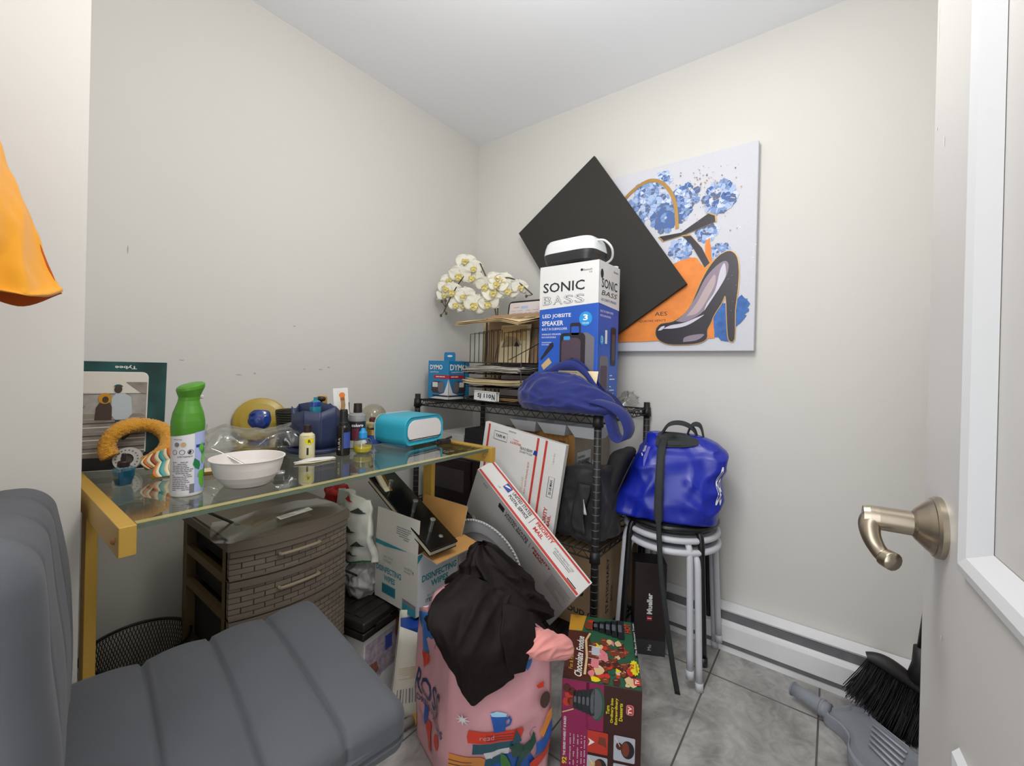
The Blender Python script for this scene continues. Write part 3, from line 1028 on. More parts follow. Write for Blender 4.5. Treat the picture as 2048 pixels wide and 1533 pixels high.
# label printer box
mat('dymoblue', '1f7fb4', 0.45)
mat('dymodark', '17567f', 0.45)
b = MB()
x0, y0, dx, dy, hh = -0.42, -0.230, 0.137, 0.138, 0.178
b.box(0, 0, 0, dx, dy, hh, 'dymoblue', 0.001)
fr = plane_map((0, dy, 0), (0, -1, 0), (0, 0, 1), 0.0006); fr2 = plane_map((0, dy, 0), (0, -1, 0), (0, 0, 1), 0.0012); fr3 = plane_map((0, dy, 0), (0, -1, 0), (0, 0, 1), 0.0018)
sd = plane_map((0, 0, 0), (1, 0, 0), (0, 0, 1), 0.0006); sd2 = plane_map((0, 0, 0), (1, 0, 0), (0, 0, 1), 0.0012); sd3 = plane_map((0, 0, 0), (1, 0, 0), (0, 0, 1), 0.0018)
mat('printerbody', '3e3438', 0.5)
for mp1, mp2, mp3, L in ((fr, fr2, fr3, dy), (sd, sd2, sd3, dx)):
    flip = mp1 is sd
    X = (lambda x: x) if not flip else (lambda x: L - x)
    b.deco(text_shape('DYMO', L * 0.40 if not flip else L * 0.45, 0.148, w=0.085 if not flip else 0.11, h=0.022 if not flip else 0.028, bold=0.03), mp2, 'white')
    b.deco(text_shape('LabelWriter', L * 0.32 if not flip else L * 0.42, 0.126, w=0.06 if not flip else 0.08, h=0.007), mp2, 'white')
    b.deco(poly_shape([(X(L * 0.3), 0.095), (X(L), 0.095), (X(L), 0.112), (X(L * 0.32), 0.112), (X(L * 0.27), 0.104)]), mp2, 'red')
    b.deco(scribble(min(X(L * .4), X(L * .9)), 0.099, max(X(L * .4), X(L * .9)), 0.109, 1, 0.004, 3), mp3, 'white')
    # white cone: a rising page of labels meeting at the corner
    b.deco(poly_shape([(X(L), 0.001), (X(L * 0.1), 0.001), (X(L * 0.42), 0.013), (X(L * 0.8), 0.03), (X(L * 0.92), 0.065), (X(L), 0.095)]), mp2, 'boxwhite')
    b.deco(rr(min(X(L * 0.18), X(L * 0.80)), 0.028, max(X(L * 0.18), X(L * 0.80)), 0.083, 0.018), mp2, 'printerbody')
    b.deco(rr(min(X(L * 0.52), X(L * 0.80)), 0.03, max(X(L * 0.52), X(L * 0.80)), 0.081, 0.014), mp3, 'spklight')
    b.deco(rr(min(X(L * 0.24), X(L * 0.50)), 0.055, max(X(L * 0.24), X(L * 0.50)), 0.078, 0.003), mp3, 'boxwhite')
    b.deco(rect_shape(min(X(L * .25), X(L)), 0.012, max(X(L * .25), X(L)), 0.019), mp3, 'ink')
b.prism([(0.03, 0), (0.105, 0), (0.105, 0.034), (0.098, 0.042), (0.037, 0.042), (0.03, 0.036)], -0.0015, 0, 'dymoblue')
k = len(b.v) - 24
for i in range(len(b.v) - 24, len(b.v)):
    pass
nv = 6 * 2 * 2
for i in range(len(b.v) - nv, len(b.v)):
    v = b.v[i]
    b.v[i] = V((0.0685 + v.z, dy - 0.005 - v.x, hh + v.y))
b.deco(circ_shape(0.07, 0.024, 0.018, 0.005, 12), lambda x, y: V((0.0664, dy - 0.005 - x, hh + y)), 'white')
b.build('label_printer_box', M=frame(x0, y0, ST, 0), label='teal blue label printer box with a hang tab, leftmost on the wire shelf', cat='box')

# letter tray tower and its papers
mat('wirebrown', '2b2622', 0.45)
mat('manila', 'c8a671', 0.8)
mat('news', 'd3b98c', 0.85, noise_=(60, 0.12))
mat('newsgrey', '9a8768', 0.85, noise_=(90, 0.3))
mat('docwhite', 'dcd6ca', 0.8)
mat('cream', 'd9c9a3', 0.8)
TX, TY0, TY1 = -0.455, -0.662, -0.362       # front plane and its two ends
t = thing('letter_tray', 'dark wire letter tray tower with an upright file sorter on the wire shelf', 'tray', frame(TX, TY1, ST))
b = MB()
Lw, Dp = TY1 - TY0, 0.18
trz = (0.012, 0.068, 0.124)
for z in trz:
    b = MB()
    b.tube([(0, 0, z + 0.012), (0, -Lw * 0.25, z), (0, -Lw * 0.7, z), (0, -Lw, z + 0.012)], 0.002, 'wirebrown', 6)
    b.tube([(0, 0, z + 0.014), (Dp, 0, z + 0.014), (Dp, -Lw, z + 0.014), (0, -Lw, z + 0.014)], 0.002, 'wirebrown', 6)
    b.box(0.004, -Lw + 0.003, z - 0.0008, Dp, -0.003, z + 0.0004, 'wirebrown')
    for k in range(1, 14):
        b.tube([(0, -Lw * k / 14, z + 0.001), (Dp, -Lw * k / 14, z + 0.001)], 0.0012, 'wirebrown', 5, caps=False)
    b.build('tray_level', t)
for x in (0.001, Dp):
    b = MB()
    b.tube([(x, 0, 0), (x, 0, 0.172), (x, -Lw, 0.172), (x, -Lw, 0)], 0.0025, 'wirebrown', 6)
    b.build('end_frame', t)
b = MB()
for k in range(6):
    xx = 0.02 + k * 0.028
    hh_ = 0.205 + 0.006 * k
    b.tube([(xx, -0.012, 0.172), (xx, -0.012, hh_ + 0.09), (xx, -Lw * 0.32, hh_ + 0.09), (xx, -Lw * 0.32, 0.172)], 0.0017, 'wirebrown', 5)
    b.tube([(xx, -Lw * 0.66, 0.172), (xx, -Lw * 0.66, hh_ + 0.09), (xx, -Lw + 0.012, hh_ + 0.09), (xx, -Lw + 0.012, 0.172)], 0.0017, 'wirebrown', 5)
b.tube([(0.02, -Lw * 0.5, 0.175), (Dp, -Lw * 0.12, 0.26)], 0.002, 'wirebrown', 5)
b.tube([(0.02, -Lw * 0.75, 0.185), (Dp, -Lw * 0.95, 0.27)], 0.002, 'wirebrown', 5)
b.build('file_sorter', t)
def sheetstack(name, M_, wx, wy, n, m_, label, cat, seed, th=0.0008, wav=0.006, jit=0.012, group=None, curl=0.0, m2=None):
    b = MB(); r_ = random.Random(seed)
    for k in range(n):
        ox, oy, an = r_.uniform(-jit, jit), r_.uniform(-jit, jit), r_.uniform(-.06, .06)
        def fn(u, v, k=k, ox=ox, oy=oy, an=an):
            x, y = (u - 0.5) * wx, (v - 0.5) * wy
            x, y = x * math.cos(an) - y * math.sin(an) + ox, x * math.sin(an) + y * math.cos(an) + oy
            return V((x, y, k * th * 1.6 + wav * noise.noise(V((x * 7, y * 7, seed))) + curl * (abs(v - 0.5) * 2) ** 3))
        b.sheet(fn, 10, 10, m_ if not m2 or k % 3 else m2, th)
    return b.build(name, M=M_, label=label, cat=cat, group=group)
tf = lambda dx, dy, z: frame(TX + dx, TY1 + dy, ST + z)
sheetstack('paper_stack', tf(0.088, -0.15, 0.1345), 0.185, 0.29, 13, 'docwhite', 'loose white papers over dark folders on the top level of the letter tray', 'papers', 3, 0.0014, 0.012, m2='blackmatte')
sheetstack('envelope_stack', tf(0.086, -0.15, 0.079), 0.18, 0.29, 12, 'cream', 'bent cream envelopes on the middle level of the letter tray', 'papers', 5, 0.0012, 0.007, curl=0.006)
b = MB()
b.box(0, -0.001, 0, 0.02, -0.115, 0.036, 'boxwhite', 0.003)
b.deco(text_shape('SJ 110', 0.055, 0.018, w=0.075, h=0.022, bold=0.03), plane_map((0, 0, 0), (0, -1, 0), (0, 0, 1), 0.0008), 'ink')
b.deco(text_shape('N', 0.104, 0.018, w=0.016, h=0.024, bold=0.04), plane_map((0, 0, 0), (0, -1, 0), (0, 0, 1), 0.0008), 'ink')
b.build('toner_carton', M=frame(TX + 0.006, TY1 - 0.055, ST + 0.0165, 0, 0, 2), label='small white carton with black lettering in the lowest level of the letter tray', cat='box')
sheetstack('paper_stack', tf(0.11, -0.15, 0.0175), 0.13, 0.25, 5, 'manila', 'brown papers lying in the lowest level of the letter tray', 'papers', 8, 0.001, 0.003)
# papers leaning in the sorter
def board(name, o, xd, yd, wx, wy, th, m_, label, cat, extra=None, group=None, corner=0.0):
    b = MB()
    if corner:
        pts = []
        for cx, cy, a in ((wx - corner, wy - corner, 0), (corner, wy - corner, 90), (corner, corner, 180), (wx - corner, corner, 270)):
            pts += arc(cx, cy, corner, a, a + 90, 6)
        b.prism(pts, -th, 0, m_)
    else:
        b.box(0, 0, -th, wx, wy, 0, m_)
    if extra:
        extra(b)
    return b.build(name, M=basis(o, xd, yd), label=label, cat=cat, group=group)
zs = ST + 0.176
board('cardboard_sheet', (-0.29, -0.34, zs), (0, -1, 0), (0.10, 0, 1), 0.29, 0.22, 0.004, 'kraft', 'plain brown cardboard sheet standing in the file sorter, in front of the handwritten board', 'cardboard')
board('photo_print', (-0.335, -0.45, zs), (0, -1, 0), (0.12, 0, 1), 0.16, 0.165, 0.002, 'cream', 'brown magazine page standing foremost in the file sorter', 'paper',
      lambda b: [b.deco(rect_shape(0.004, 0.095, 0.14, 0.158), plane_map((0, 0, 0), (1, 0, 0), (0, 1, 0)), 'manila'), b.deco(poly_shape([(0.01, 0.065), (0.12, 0.075), (0.09, 0.11), (0.03, 0.118)]), plane_map((0, 0, 0), (1, 0, 0), (0, 1, 0), 0.001), 'newsgrey'), b.deco(poly_shape([(0.08, 0.07), (0.11, 0.07), (0.09, 0.095)]), plane_map((0, 0, 0), (1, 0, 0), (0, 1, 0), 0.0015), 'ink')])
def writing(b):
    pm = plane_map((0, 0, 0), (1, 0, 0), (0, 1, 0), 0.0006); pm2 = plane_map((0, 0, 0), (1, 0, 0), (0, 1, 0), 0.001)
    pts = []
    for cx, cy, a in ((0.292, 0.452, 0), (0.016, 0.452, 90), (0.016, 0.01, 180), (0.292, 0.01, 270)):
        pts += arc(cx, cy, 0.008, a, a + 90, 5)
    b.deco(poly_shape(pts), pm, 'pagepink')
    b.deco(text_shape('monday', 0.05, 0.437, w=0.032, h=0.008), pm2, 'inkgrey')
    b.deco(rr(0.075, 0.43, 0.115, 0.442, 0.004), pm2, 'petal2')
    for r_ in range(12):
        rn = random.Random(r_)
        x = 0.02 + rn.uniform(0, 0.05) * (r_ % 3)
        while x < 0.28:
            ww = rn.uniform(0.008, 0.03)
            y = 0.42 - r_ * 0.0115
            pts = [(x + ww * k / 6, y + rn.uniform(-0.002, 0.002)) for k in range(7)]
            b.deco(line_shape(pts, 0.0009), pm2, 'ink')
            x += ww + rn.uniform(0.005, 0.02)
mat('pagepink', 'd9cdca', 0.6)
board('handwritten_board', (-0.258, -0.386, ST + 0.005), (0, -1, 0), (0.16, 0, 1), 0.308, 0.468, 0.006, 'blackmatte', 'dark-rimmed white writing board covered in handwriting behind the letter tray', 'board', writing, corner=0.02)
# folded newspaper lying over the sorter
b = MB()
for k in range(4):
    def fn(u, v, k=k):
        x = -0.05 + 0.25 * v
        y = 0.012 - 0.335 * u + 0.01 * v
        z = 0.337 + 0.0028 * k - 0.008 * (1 - v) * (k % 2) + 0.008 * noise.noise(V((x * 8, y * 9, 0.1 * k))) + 0.035 * v - 0.03 * max(0, u - 0.72) * (1 - v) * 4 * .5
        return V((x, y + 0.006 * (k % 2), z))
    b.sheet(fn, 16, 12, 'news', 0.001)
    if k == 3:
        for (u0, v0, u1, v1) in ((0.5, 0.25, 0.6, 0.6), (0.64, 0.3, 0.75, 0.7), (0.8, 0.3, 0.92, 0.75), (0.35, 0.6, 0.42, 0.85), (0.1, 0.3, 0.42, 0.5)):
            b.sheet(lambda u, v, a=(u0, v0, u1, v1), f=fn: f(a[0] + (a[2] - a[0]) * u, a[1] + (a[3] - a[1]) * v) + V((0, 0, 0.0022)), 4, 4, 'newsgrey')
b.build('newspaper', M=frame(TX, TY1, ST), label='yellowed folded newspaper lying over the file sorter', cat='newspaper')

# tall kraft document box behind the sorter, carrying the orchid
t = thing('artificial_orchid', 'white and yellow orchid spray in a tall tan holder behind the letter tray', 'flowers', frame(-0.20, -0.33, ST))
mat('orchid', 'e9e6d8', 0.55, sheen=0.2, noise_=(30, 0.05))
mat('orchidy', 'ddcf86', 0.6)
mat('orchidc', 'cdb75e', 0.6)
mat('stemgreen', '4b3f22', 0.6)
mat('bud', '4c4a20', 0.6)
mat('vase', 'b39a6c', 0.7, noise_=(8, 0.08))
b = MB()
b.box(-0.045, -0.05, 0, 0.045, 0.05, 0.39, 'vase', 0.004)
for yy in (-0.03, 0.028):
    b.box(-0.0465, yy - 0.005, 0.001, -0.0445, yy + 0.005, 0.385, 'wirebrown')
b.build('holder', t)
stemA = smooth_path([(0, 0, 0.36), (-0.02, 0.02, 0.50), (-0.045, 0.06, 0.62), (-0.05, 0.095, 0.66), (-0.08, 0.15, 0.60), (-0.12, 0.195, 0.50), (-0.14, 0.225, 0.42)], 8)
stemB = smooth_path([(0, 0, 0.36), (-0.01, -0.01, 0.50), (-0.005, -0.035, 0.575), (0.02, -0.075, 0.575), (0.04, -0.12, 0.54), (0.06, -0.16, 0.50)], 8)
for st_ in (stemA, stemB):
    b = MB()
    b.tube(st_, 0.003, 'stemgreen', 7)
    b.build('stem', t)
rnd = random.Random(11)
def blossom(c, facing, sc, tw):
    z = V(facing).normalized()
    x = V((0, 0, 1)).cross(z).normalized()
    y = z.cross(x)
    mm = Matrix((x, y, z)).transposed().to_4x4(); mm.translation = V(c)
    mm = mm @ Matrix.Rotation(tw, 4, 'Z')
    b = MB(); b.M = mm
    def petal(ang, L, wd, lift, m_='orchid'):
        ca, sa = math.cos(ang), math.sin(ang)
        def fn(u, v):
            s_ = u * 2 - 1
            wv = wd * math.sin(PI * min(1, 0.12 + 0.88 * v) ** 0.8) ** 0.75
            r_ = L * v
            xx, yy = s_ * wv, r_
            zz = lift * v * v - 0.35 * L * v * v * 0.3 + 0.12 * L * s_ * s_ * v + 0.05 * L * math.sin(6 * s_ + ang) * v
            return V((xx * ca - yy * sa, xx * sa + yy * ca, zz))
        b.sheet(fn, 8, 8, m_, 0.0006)
    for k in range(3):
        petal(k * 2 * PI / 3, 0.034 * sc, 0.013 * sc, -0.006 * sc)
    for s_ in (1, -1):
        petal(s_ * 1.25, 0.036 * sc, 0.024 * sc, 0.005 * sc)
    f = b.build('blossom', t)
    b = MB(); b.M = mm
    def lip(ang, L, wd, m_):
        ca, sa = math.cos(ang), math.sin(ang)
        def fn(u, v):
            s_ = u * 2 - 1
            xx = s_ * wd * math.sin(PI * (0.15 + 0.8 * v)); yy = L * v
            return V((xx * ca - yy * sa, xx * sa + yy * ca, 0.004 * sc + 0.012 * sc * math.sin(v * 2.4) + abs(s_) * 0.006 * sc))
        b.sheet(fn, 5, 5, m_, 0.0006)
    lip(PI, 0.018 * sc, 0.008 * sc, 'orchidy')
    lip(PI - 1.0, 0.013 * sc, 0.006 * sc, 'orchidy'); lip(PI + 1.0, 0.013 * sc, 0.006 * sc, 'orchidy')
    b.rbox(0.008 * sc, 0.010 * sc, 0.012 * sc, 0.0039 * sc, 3, 'orchidc', c=(0, 0, 0.007 * sc))
    b.build('lip', f)
# centres in the frame of the holder; they hang along the two arching stems
blooms = [(-0.075, 0.125, 0.665, 1.15), (-0.06, 0.085, 0.635, 1.0), (-0.095, 0.145, 0.60, 1.25), (-0.055, 0.085, 0.582, 1.15), (-0.11, 0.20, 0.575, 1.0), (-0.125, 0.205, 0.535, 1.05),
          (-0.115, 0.175, 0.52, 1.15), (-0.085, 0.115, 0.495, 1.2), (-0.10, 0.155, 0.455, 1.05), (-0.085, 0.125, 0.445, 0.9), (-0.07, 0.065, 0.452, 1.35), (-0.13, 0.215, 0.50, 0.9),
          (-0.05, 0.02, 0.545, 1.1), (-0.02, -0.025, 0.575, 1.05), (-0.03, -0.045, 0.545, 1.15), (-0.035, -0.02, 0.505, 1.2), (0.0, -0.085, 0.52, 1.1), (0.03, -0.125, 0.535, 1.0), (-0.04, 0.0, 0.46, 1.15), (0.0, -0.06, 0.57, 0.95)]
vw = V((-1.58, -1.30, -0.15))
for x, y, z, sc in blooms:
    fdir = vw.normalized() + V((rnd.uniform(-.35, .35), rnd.uniform(-.35, .35), rnd.uniform(-.2, .35)))
    blossom((x, y + 0.022, z), fdir, sc * 1.32, rnd.uniform(-.4, .4))
for x, y, z in ((-0.15, 0.232, 0.47), (-0.142, 0.215, 0.475), (-0.15, 0.235, 0.40), (-0.14, 0.21, 0.41), (0.03, -0.145, 0.49), (-0.03, 0.04, 0.52)):
    MB().rbox(0.011, 0.011, 0.015, 0.0052, 4, 'bud', c=(x, y, z)).build('bud', t)
for a_, c_ in (((-0.135, 0.22, 0.44), (-0.15, 0.232, 0.47)), ((-0.135, 0.22, 0.44), (-0.142, 0.215, 0.475)), ((-0.14, 0.225, 0.42), (-0.15, 0.235, 0.40)), ((-0.14, 0.225, 0.43), (-0.14, 0.21, 0.41)), ((0.06, -0.16, 0.50), (0.03, -0.145, 0.49)), ((-0.01, 0.01, 0.49), (-0.03, 0.04, 0.52))):
    MB().tube([a_, c_], 0.0018, 'stemgreen', 5).build('twig', t)

# dark blue cloth tote lying on the shelf in front of the speaker box
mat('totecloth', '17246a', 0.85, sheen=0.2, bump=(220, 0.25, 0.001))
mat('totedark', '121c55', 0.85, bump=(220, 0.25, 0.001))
t = thing('cloth_tote', 'dark blue cloth tote slumped on the wire shelf in front of the speaker box', 'bag', frame(-0.47, -0.85, ST))
rows = [  # v upward over the front face, u left to right; x is depth towards the wall
    [(0.0, 0.165, 0.004), (-0.045, 0.11, 0.004), (-0.055, 0.03, 0.004), (-0.055, -0.06, 0.004), (-0.045, -0.14, 0.004), (0.0, -0.205, 0.004)],
    [(0.0, 0.185, 0.03), (-0.06, 0.12, 0.028), (-0.075, 0.03, 0.026), (-0.075, -0.07, 0.026), (-0.06, -0.155, 0.022), (0.0, -0.225, 0.018)],
    [(0.005, 0.175, 0.085), (-0.045, 0.12, 0.085), (-0.065, 0.03, 0.075), (-0.065, -0.08, 0.07), (-0.05, -0.15, 0.055), (0.005, -0.21, 0.04)],
    [(0.02, 0.145, 0.115), (-0.015, 0.10, 0.128), (-0.035, 0.03, 0.125), (-0.035, -0.075, 0.118), (-0.02, -0.13, 0.095), (0.015, -0.18, 0.066)],
    [(0.035, 0.08, 0.135), (0.02, 0.06, 0.15), (0.012, 0.01, 0.138), (0.012, -0.06, 0.13), (0.018, -0.11, 0.108), (0.03, -0.15, 0.08)],
]
b = MB()
f0 = grid_fn(rows, 0.012, 7, 2, 0.004, 24)
def f1(u, v):
    p = f0(u, v)
    k = ridged(V((u * 3.2 + v * 1.5, v * 4.2 - u * 1.2, 3.3))) * 0.016 + ridged(V((u * 8 - v * 3, v * 5 + u * 2, 9.1))) * 0.007
    return p + V((-0.75, 0, 0.5)) * (k - 0.006) * min(1, 6 * v + 0.2)
b.sheet(f1, 72, 48, 'totecloth', 0.002)
back = [[(0.05, 0.165, 0.004), (0.058, 0.0, 0.004), (0.05, -0.20, 0.004)], [(0.052, 0.16, 0.08), (0.060, 0.0, 0.10), (0.05, -0.20, 0.05)], [(0.05, 0.08, 0.15), (0.06, -0.03, 0.19), (0.05, -0.15, 0.085)]]
b.sheet(grid_fn(back, 0.004, 10, 4), 24, 18, 'totecloth', 0.002)
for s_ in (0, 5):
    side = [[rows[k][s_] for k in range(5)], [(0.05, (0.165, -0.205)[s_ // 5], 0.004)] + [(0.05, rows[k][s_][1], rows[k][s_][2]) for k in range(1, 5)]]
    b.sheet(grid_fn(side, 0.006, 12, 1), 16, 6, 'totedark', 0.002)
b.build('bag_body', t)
b = MB()
hp = smooth_path([(0.0, 0.085, 0.135), (-0.005, 0.03, 0.17), (0.0, -0.035, 0.185), (0.005, -0.085, 0.16), (0.0, -0.13, 0.11), (-0.01, -0.18, 0.06)], 8)
b.sheet(lambda u, v: hp[int(u * (len(hp) - 1))] + V((0.012 - 0.004 * v, 0, -0.028 * v)), len(hp) - 1, 2, 'totecloth', 0.0015)
b.build('upper_handle', t)
b = MB()
hp2 = smooth_path([(-0.035, -0.155, 0.055), (-0.015, -0.205, 0.04), (0.0, -0.245, 0.01), (0.005, -0.262, -0.035), (-0.005, -0.25, -0.07), (-0.012, -0.225, -0.06), (-0.014, -0.21, -0.02), (-0.012, -0.2, 0.012)], 8)
b.sheet(lambda u, v: hp2[int(u * (len(hp2) - 1))] + V((0.036 * (v - 0.5) - 0.012, -0.022 * (v - 0.5), 0.012 * (v - 0.5))), len(hp2) - 1, 2, 'totecloth', 0.002)
b.build('lower_handle', t)
b = MB()
b.box(0, 0, 0, 0.15, 0.003, 0.07, 'cream')
b.deco(scribble(0.006, 0.01, 0.075, 0.066, 9, 0.002, 2, 0.9, 0.01, 0.03), plane_map((0, 0, 0), (1, 0, 0), (0, 0, 1)), 'inkgrey')
b.build('receipt', M=frame(-0.475, -0.83, ST + 0.085, -82, 0, -25), label='cream receipt sticking out of the dark blue tote', cat='paper')
# clear plastic wrap at the back right of the shelf
b = MB()
b.sheet(lambda u, v: V((-0.09 + 0.05 * math.cos(2 * PI * u) * (1 - v * 0.6), -0.955 + 0.045 * math.sin(2 * PI * u) * (1 - v * .6), ST + 0.012 + 0.055 * v)) + 0.02 * V((noise.noise(V((u * 9, v * 4, 0))), noise.noise(V((u * 9, v * 4, 5))), noise.noise(V((u * 8, v * 4, 9))) * 0.5)), 32, 8, 'bagfilm', 0, True)
b.build('plastic_wrap', label='crumpled clear plastic by the back right post of the wire shelf', cat='plastic')
# ------------------------------------------------------------------ middle level of the wire shelf
MT = 0.4145
t = thing('microwave_oven', 'black microwave oven on the middle tier of the wire shelf behind the desk', 'microwave', frame(-0.44, -0.145, MT))
b = MB()
b.box(0, -0.36, 0.006, 0.30, 0, 0.205, 'blackgloss', 0.004)
b.build('cabinet', t)
mat('ovenglass', '3a3536', 0.15)
mat('ovenpanel', '1c0f12', 0.2)
b = MB()
b.box(-0.012, -0.262, 0.01, -0.0005, -0.002, 0.2, 'ovenpanel', 0.003)
b.box(-0.0128, -0.225, 0.06, -0.0118, -0.02, 0.155, 'ovenglass')
dr = b.build('door', t)
b = MB()
b.box(-0.006, -0.358, 0.01, -0.0005, -0.266, 0.2, 'ovenpanel')
b.deco(text_shape('12:00', 0.312, 0.168, w=0.035, h=0.012), plane_map((-0.006, 0, 0), (0, -1, 0), (0, 0, 1)), 'heatdark')
b.deco(scribble(0.285, 0.05, 0.34, 0.15, 6, 0.007, 5, 0.9, 0.01, 0.015), plane_map((-0.006, 0, 0), (0, -1, 0), (0, 0, 1)), 'heatdark')
b.build('control_panel', t)
MB().box(-0.0125, -0.36, 0.0, 0.0, 0.0, 0.0095, 'chrome', 0.002).build('bottom_trim', t, label='chrome strip')

mat('greywhite', 'c9c8c3', 0.6)
b = MB()
b.box(0, 0, 0, 0.12, 0.022, 0.19, 'boxwhite', 0.001)
b.deco(text_shape('BOOST', 0.0105, 0.14, w=0.075, h=0.012, bold=0.04, rot=PI / 2), plane_map((0, 0.022, 0), (0, -1, 0), (0, 0, 1)), 'ink')
b.build('slim_carton', M=frame(-0.452, -0.1405, MT), label='slim white carton with black lettering between shelf post and microwave', cat='box')
MB().box(0, 0, 0, 0.26, 0.17, 0.085, 'greywhite', 0.002).build('flat_carton', M=frame(-0.37, -0.285, MT + 0.2052, 3), label='flat white carton on top of the black microwave, left of the black box', cat='box')
b = MB()
b.box(0, 0, 0, 0.25, 0.12, 0.03, 'greywhite', 0.001)
b.build('white_tray', M=frame(-0.40, -0.42, MT + 0.2052, 0), label='low white tray under the black box on the microwave', cat='tray')
b = MB()
b.box(0, 0, 0, 0.22, 0.20, 0.043, 'blackmatte', 0.002)
b.box(0.002, 0.002, 0.043, 0.218, 0.198, 0.088, 'blackmatte', 0.002)
b.build('black_carton', M=frame(-0.375, -0.492, MT + 0.2052 + 0.0308, 0), label='black two-part box under the left half of the top tier', cat='box')

mat('cartonlabel', 'dcdcdd', 0.6)
mat('brownprint', '8b5a2c', 0.85, noise_=(40, 0.2))
b = MB()
b.box(0, 0, 0, 0.30, 0.335, 0.352, 'boxgrey', 0.002)
fr = plane_map((0, 0.335, 0), (0, -1, 0), (0, 0, 1), 0.0007); fr2 = plane_map((0, 0.335, 0), (0, -1, 0), (0, 0, 1), 0.0013)
sd = plane_map((0, 0, 0), (1, 0, 0), (0, 0, 1), 0.0007); sd2 = plane_map((0, 0, 0), (1, 0, 0), (0, 0, 1), 0.0013)
b.deco(rect_shape(0.0005, 0.0005, 0.3345, 0.3515), fr, 'kraftlit')  # front toned as kraft in warm light, the light put into its colour
for k in range(14):
    r_ = random.Random(k)
    x = 0.02 + k * 0.022
    b.deco(line_shape([(x + r_.uniform(-.008, .008), 0.345 - 0.012 * q) for q in range(6)], 0.0016), fr2, 'brownprint')
b.deco(rect_shape(0.265, 0.285, 0.295, 0.325), fr2, 'brownprint')
b.deco(rect_shape(0.02, 0.14, 0.135, 0.282), sd, 'cartonlabel')
b.deco(text_shape('DRAWING', 0.055, 0.262, w=0.06, h=0.010), sd2, 'ink')
b.deco(text_shape('5720 CRANBERRY', 0.078, 0.243, w=0.105, h=0.014, bold=0.02), sd2, 'ink')
b.deco(text_shape('ASH TRAY', 0.045, 0.222, w=0.045, h=0.008), sd2, 'ink')
b.deco(scribble(0.025, 0.15, 0.06, 0.21, 4, 0.004, 4), sd2, 'ink')
b.deco(rect_shape(0.15, 0.12, 0.185, 0.235), sd, 'cartonlabel')
b.deco(rect_shape(0.205, 0.27, 0.222, 0.3), sd, 'ink')
b.build('labelled_carton', M=frame(-0.345, -0.845, MT, 0), label='brown carton with white shipping labels on the middle tier of the wire shelf', cat='box')

t = thing('foam_tray', 'long white foam tray with three compartments on top of the labelled brown carton', 'tray', frame(-0.40, -0.775, MT + 0.3525))
mat('foam', 'cfd2d6', 0.6)
for k in range(3):
    b = MB()
    yc = 0.135 - 0.135 * k
    def rect_ring(hx_, hy_, z, yc=yc):
        return [(x * hx_ + 0.055, yc + y * hy_, z) for x, y in ((-1, -1), (1, -1), (1, 1), (-1, 1))]
    rings = [rect_ring(0.038, 0.045, 0.0), rect_ring(0.060, 0.064, 0.042), rect_ring(0.062, 0.067, 0.044), rect_ring(0.057, 0.061, 0.042), rect_ring(0.036, 0.043, 0.003)]
    for j in range(4):
        b.add(rings[j] + rings[j + 1], [(i, (i + 1) % 4, 4 + (i + 1) % 4, 4 + i) for i in range(4)], 'foam')
    b.add(rings[0], [(3, 2, 1, 0)], 'foam'); b.add(rings[-1], [(0, 1, 2, 3)], 'foam')
    b.build('compartment', t)

# soft black cooler bag and a black case, jammed at the right end of the middle tier
mat('nylon', '1e1e20', 0.6, sheen=0.1, bump=(160, 0.2, 0.001))
mat('nylonworn', '28272a', 0.75, bump=(160, 0.2, 0.001))
t = thing('cooler_bag', 'slumped black nylon cooler bag behind the front post on the middle tier', 'bag', frame(-0.43, -0.93, MT, -4))
b = MB()
def coolfn(p, n):
    p = p + n * (noise.noise(p * 7) * 0.010 + ridged(V((p.x * 8 + p.z * 6, p.y * 16, p.z * 5))) * 0.011 + ridged(V((p.x * 20, p.y * 9 + p.z * 22, p.z * 8))) * 0.004)
    p.y += 0.10 * (0.16 - p.z) * 0.35
    if p.z > 0.05:
        p.z += 0.16 * (-p.y)
    return p
b.rbox(0.14, 0.165, 0.24, 0.012, 40, 'nylon', coolfn, (0.05, 0, 0.135))
b.build('bag_body', t)
b = MB()
b.sheet(lambda u, v: V((-0.034 - 0.004 * math.sin(u * PI), 0.015 - 0.05 * u + 0.012 * math.sin(v * 5), 0.04 + 0.17 * v)) + V((1, 0, 0)) * noise.noise(V((u * 3, v * 4, 2))) * 0.008, 8, 14, 'nylonworn', 0.002)
b.build('front_flap', t)
b = MB()
b.sheet(lambda u, v: V((-0.042 - 0.003 * math.sin(u * PI), -0.028 - 0.014 * u * (1 - v), 0.11 + 0.05 * v)), 4, 6, 'greywhite', 0.001)
b.build('reflective_tab', t, label='grey reflective tab')
t = thing('black_case', 'black soft case leaning at the right side of the wire shelf beside the blue bag', 'case', frame(-0.30, -1.002, MT, 4))
b = MB()
def casefn(p, n):
    p = p + n * noise.noise(p * 7) * 0.008
    p.y -= 0.26 * (p.z + 0.1) - 0.02
    return p
b.rbox(0.17, 0.06, 0.32, 0.026, 18, 'nylonworn', casefn, (0, 0.022, 0.16))
b.build('case_body', t)
b = MB()
b.tube(smooth_path([(-0.082, 0.02, 0.02), (-0.09, -0.01, 0.12), (-0.085, -0.045, 0.22), (-0.05, -0.075, 0.305)], 8), 0.003, 'black', 6)
b.build('zip_piping', t)

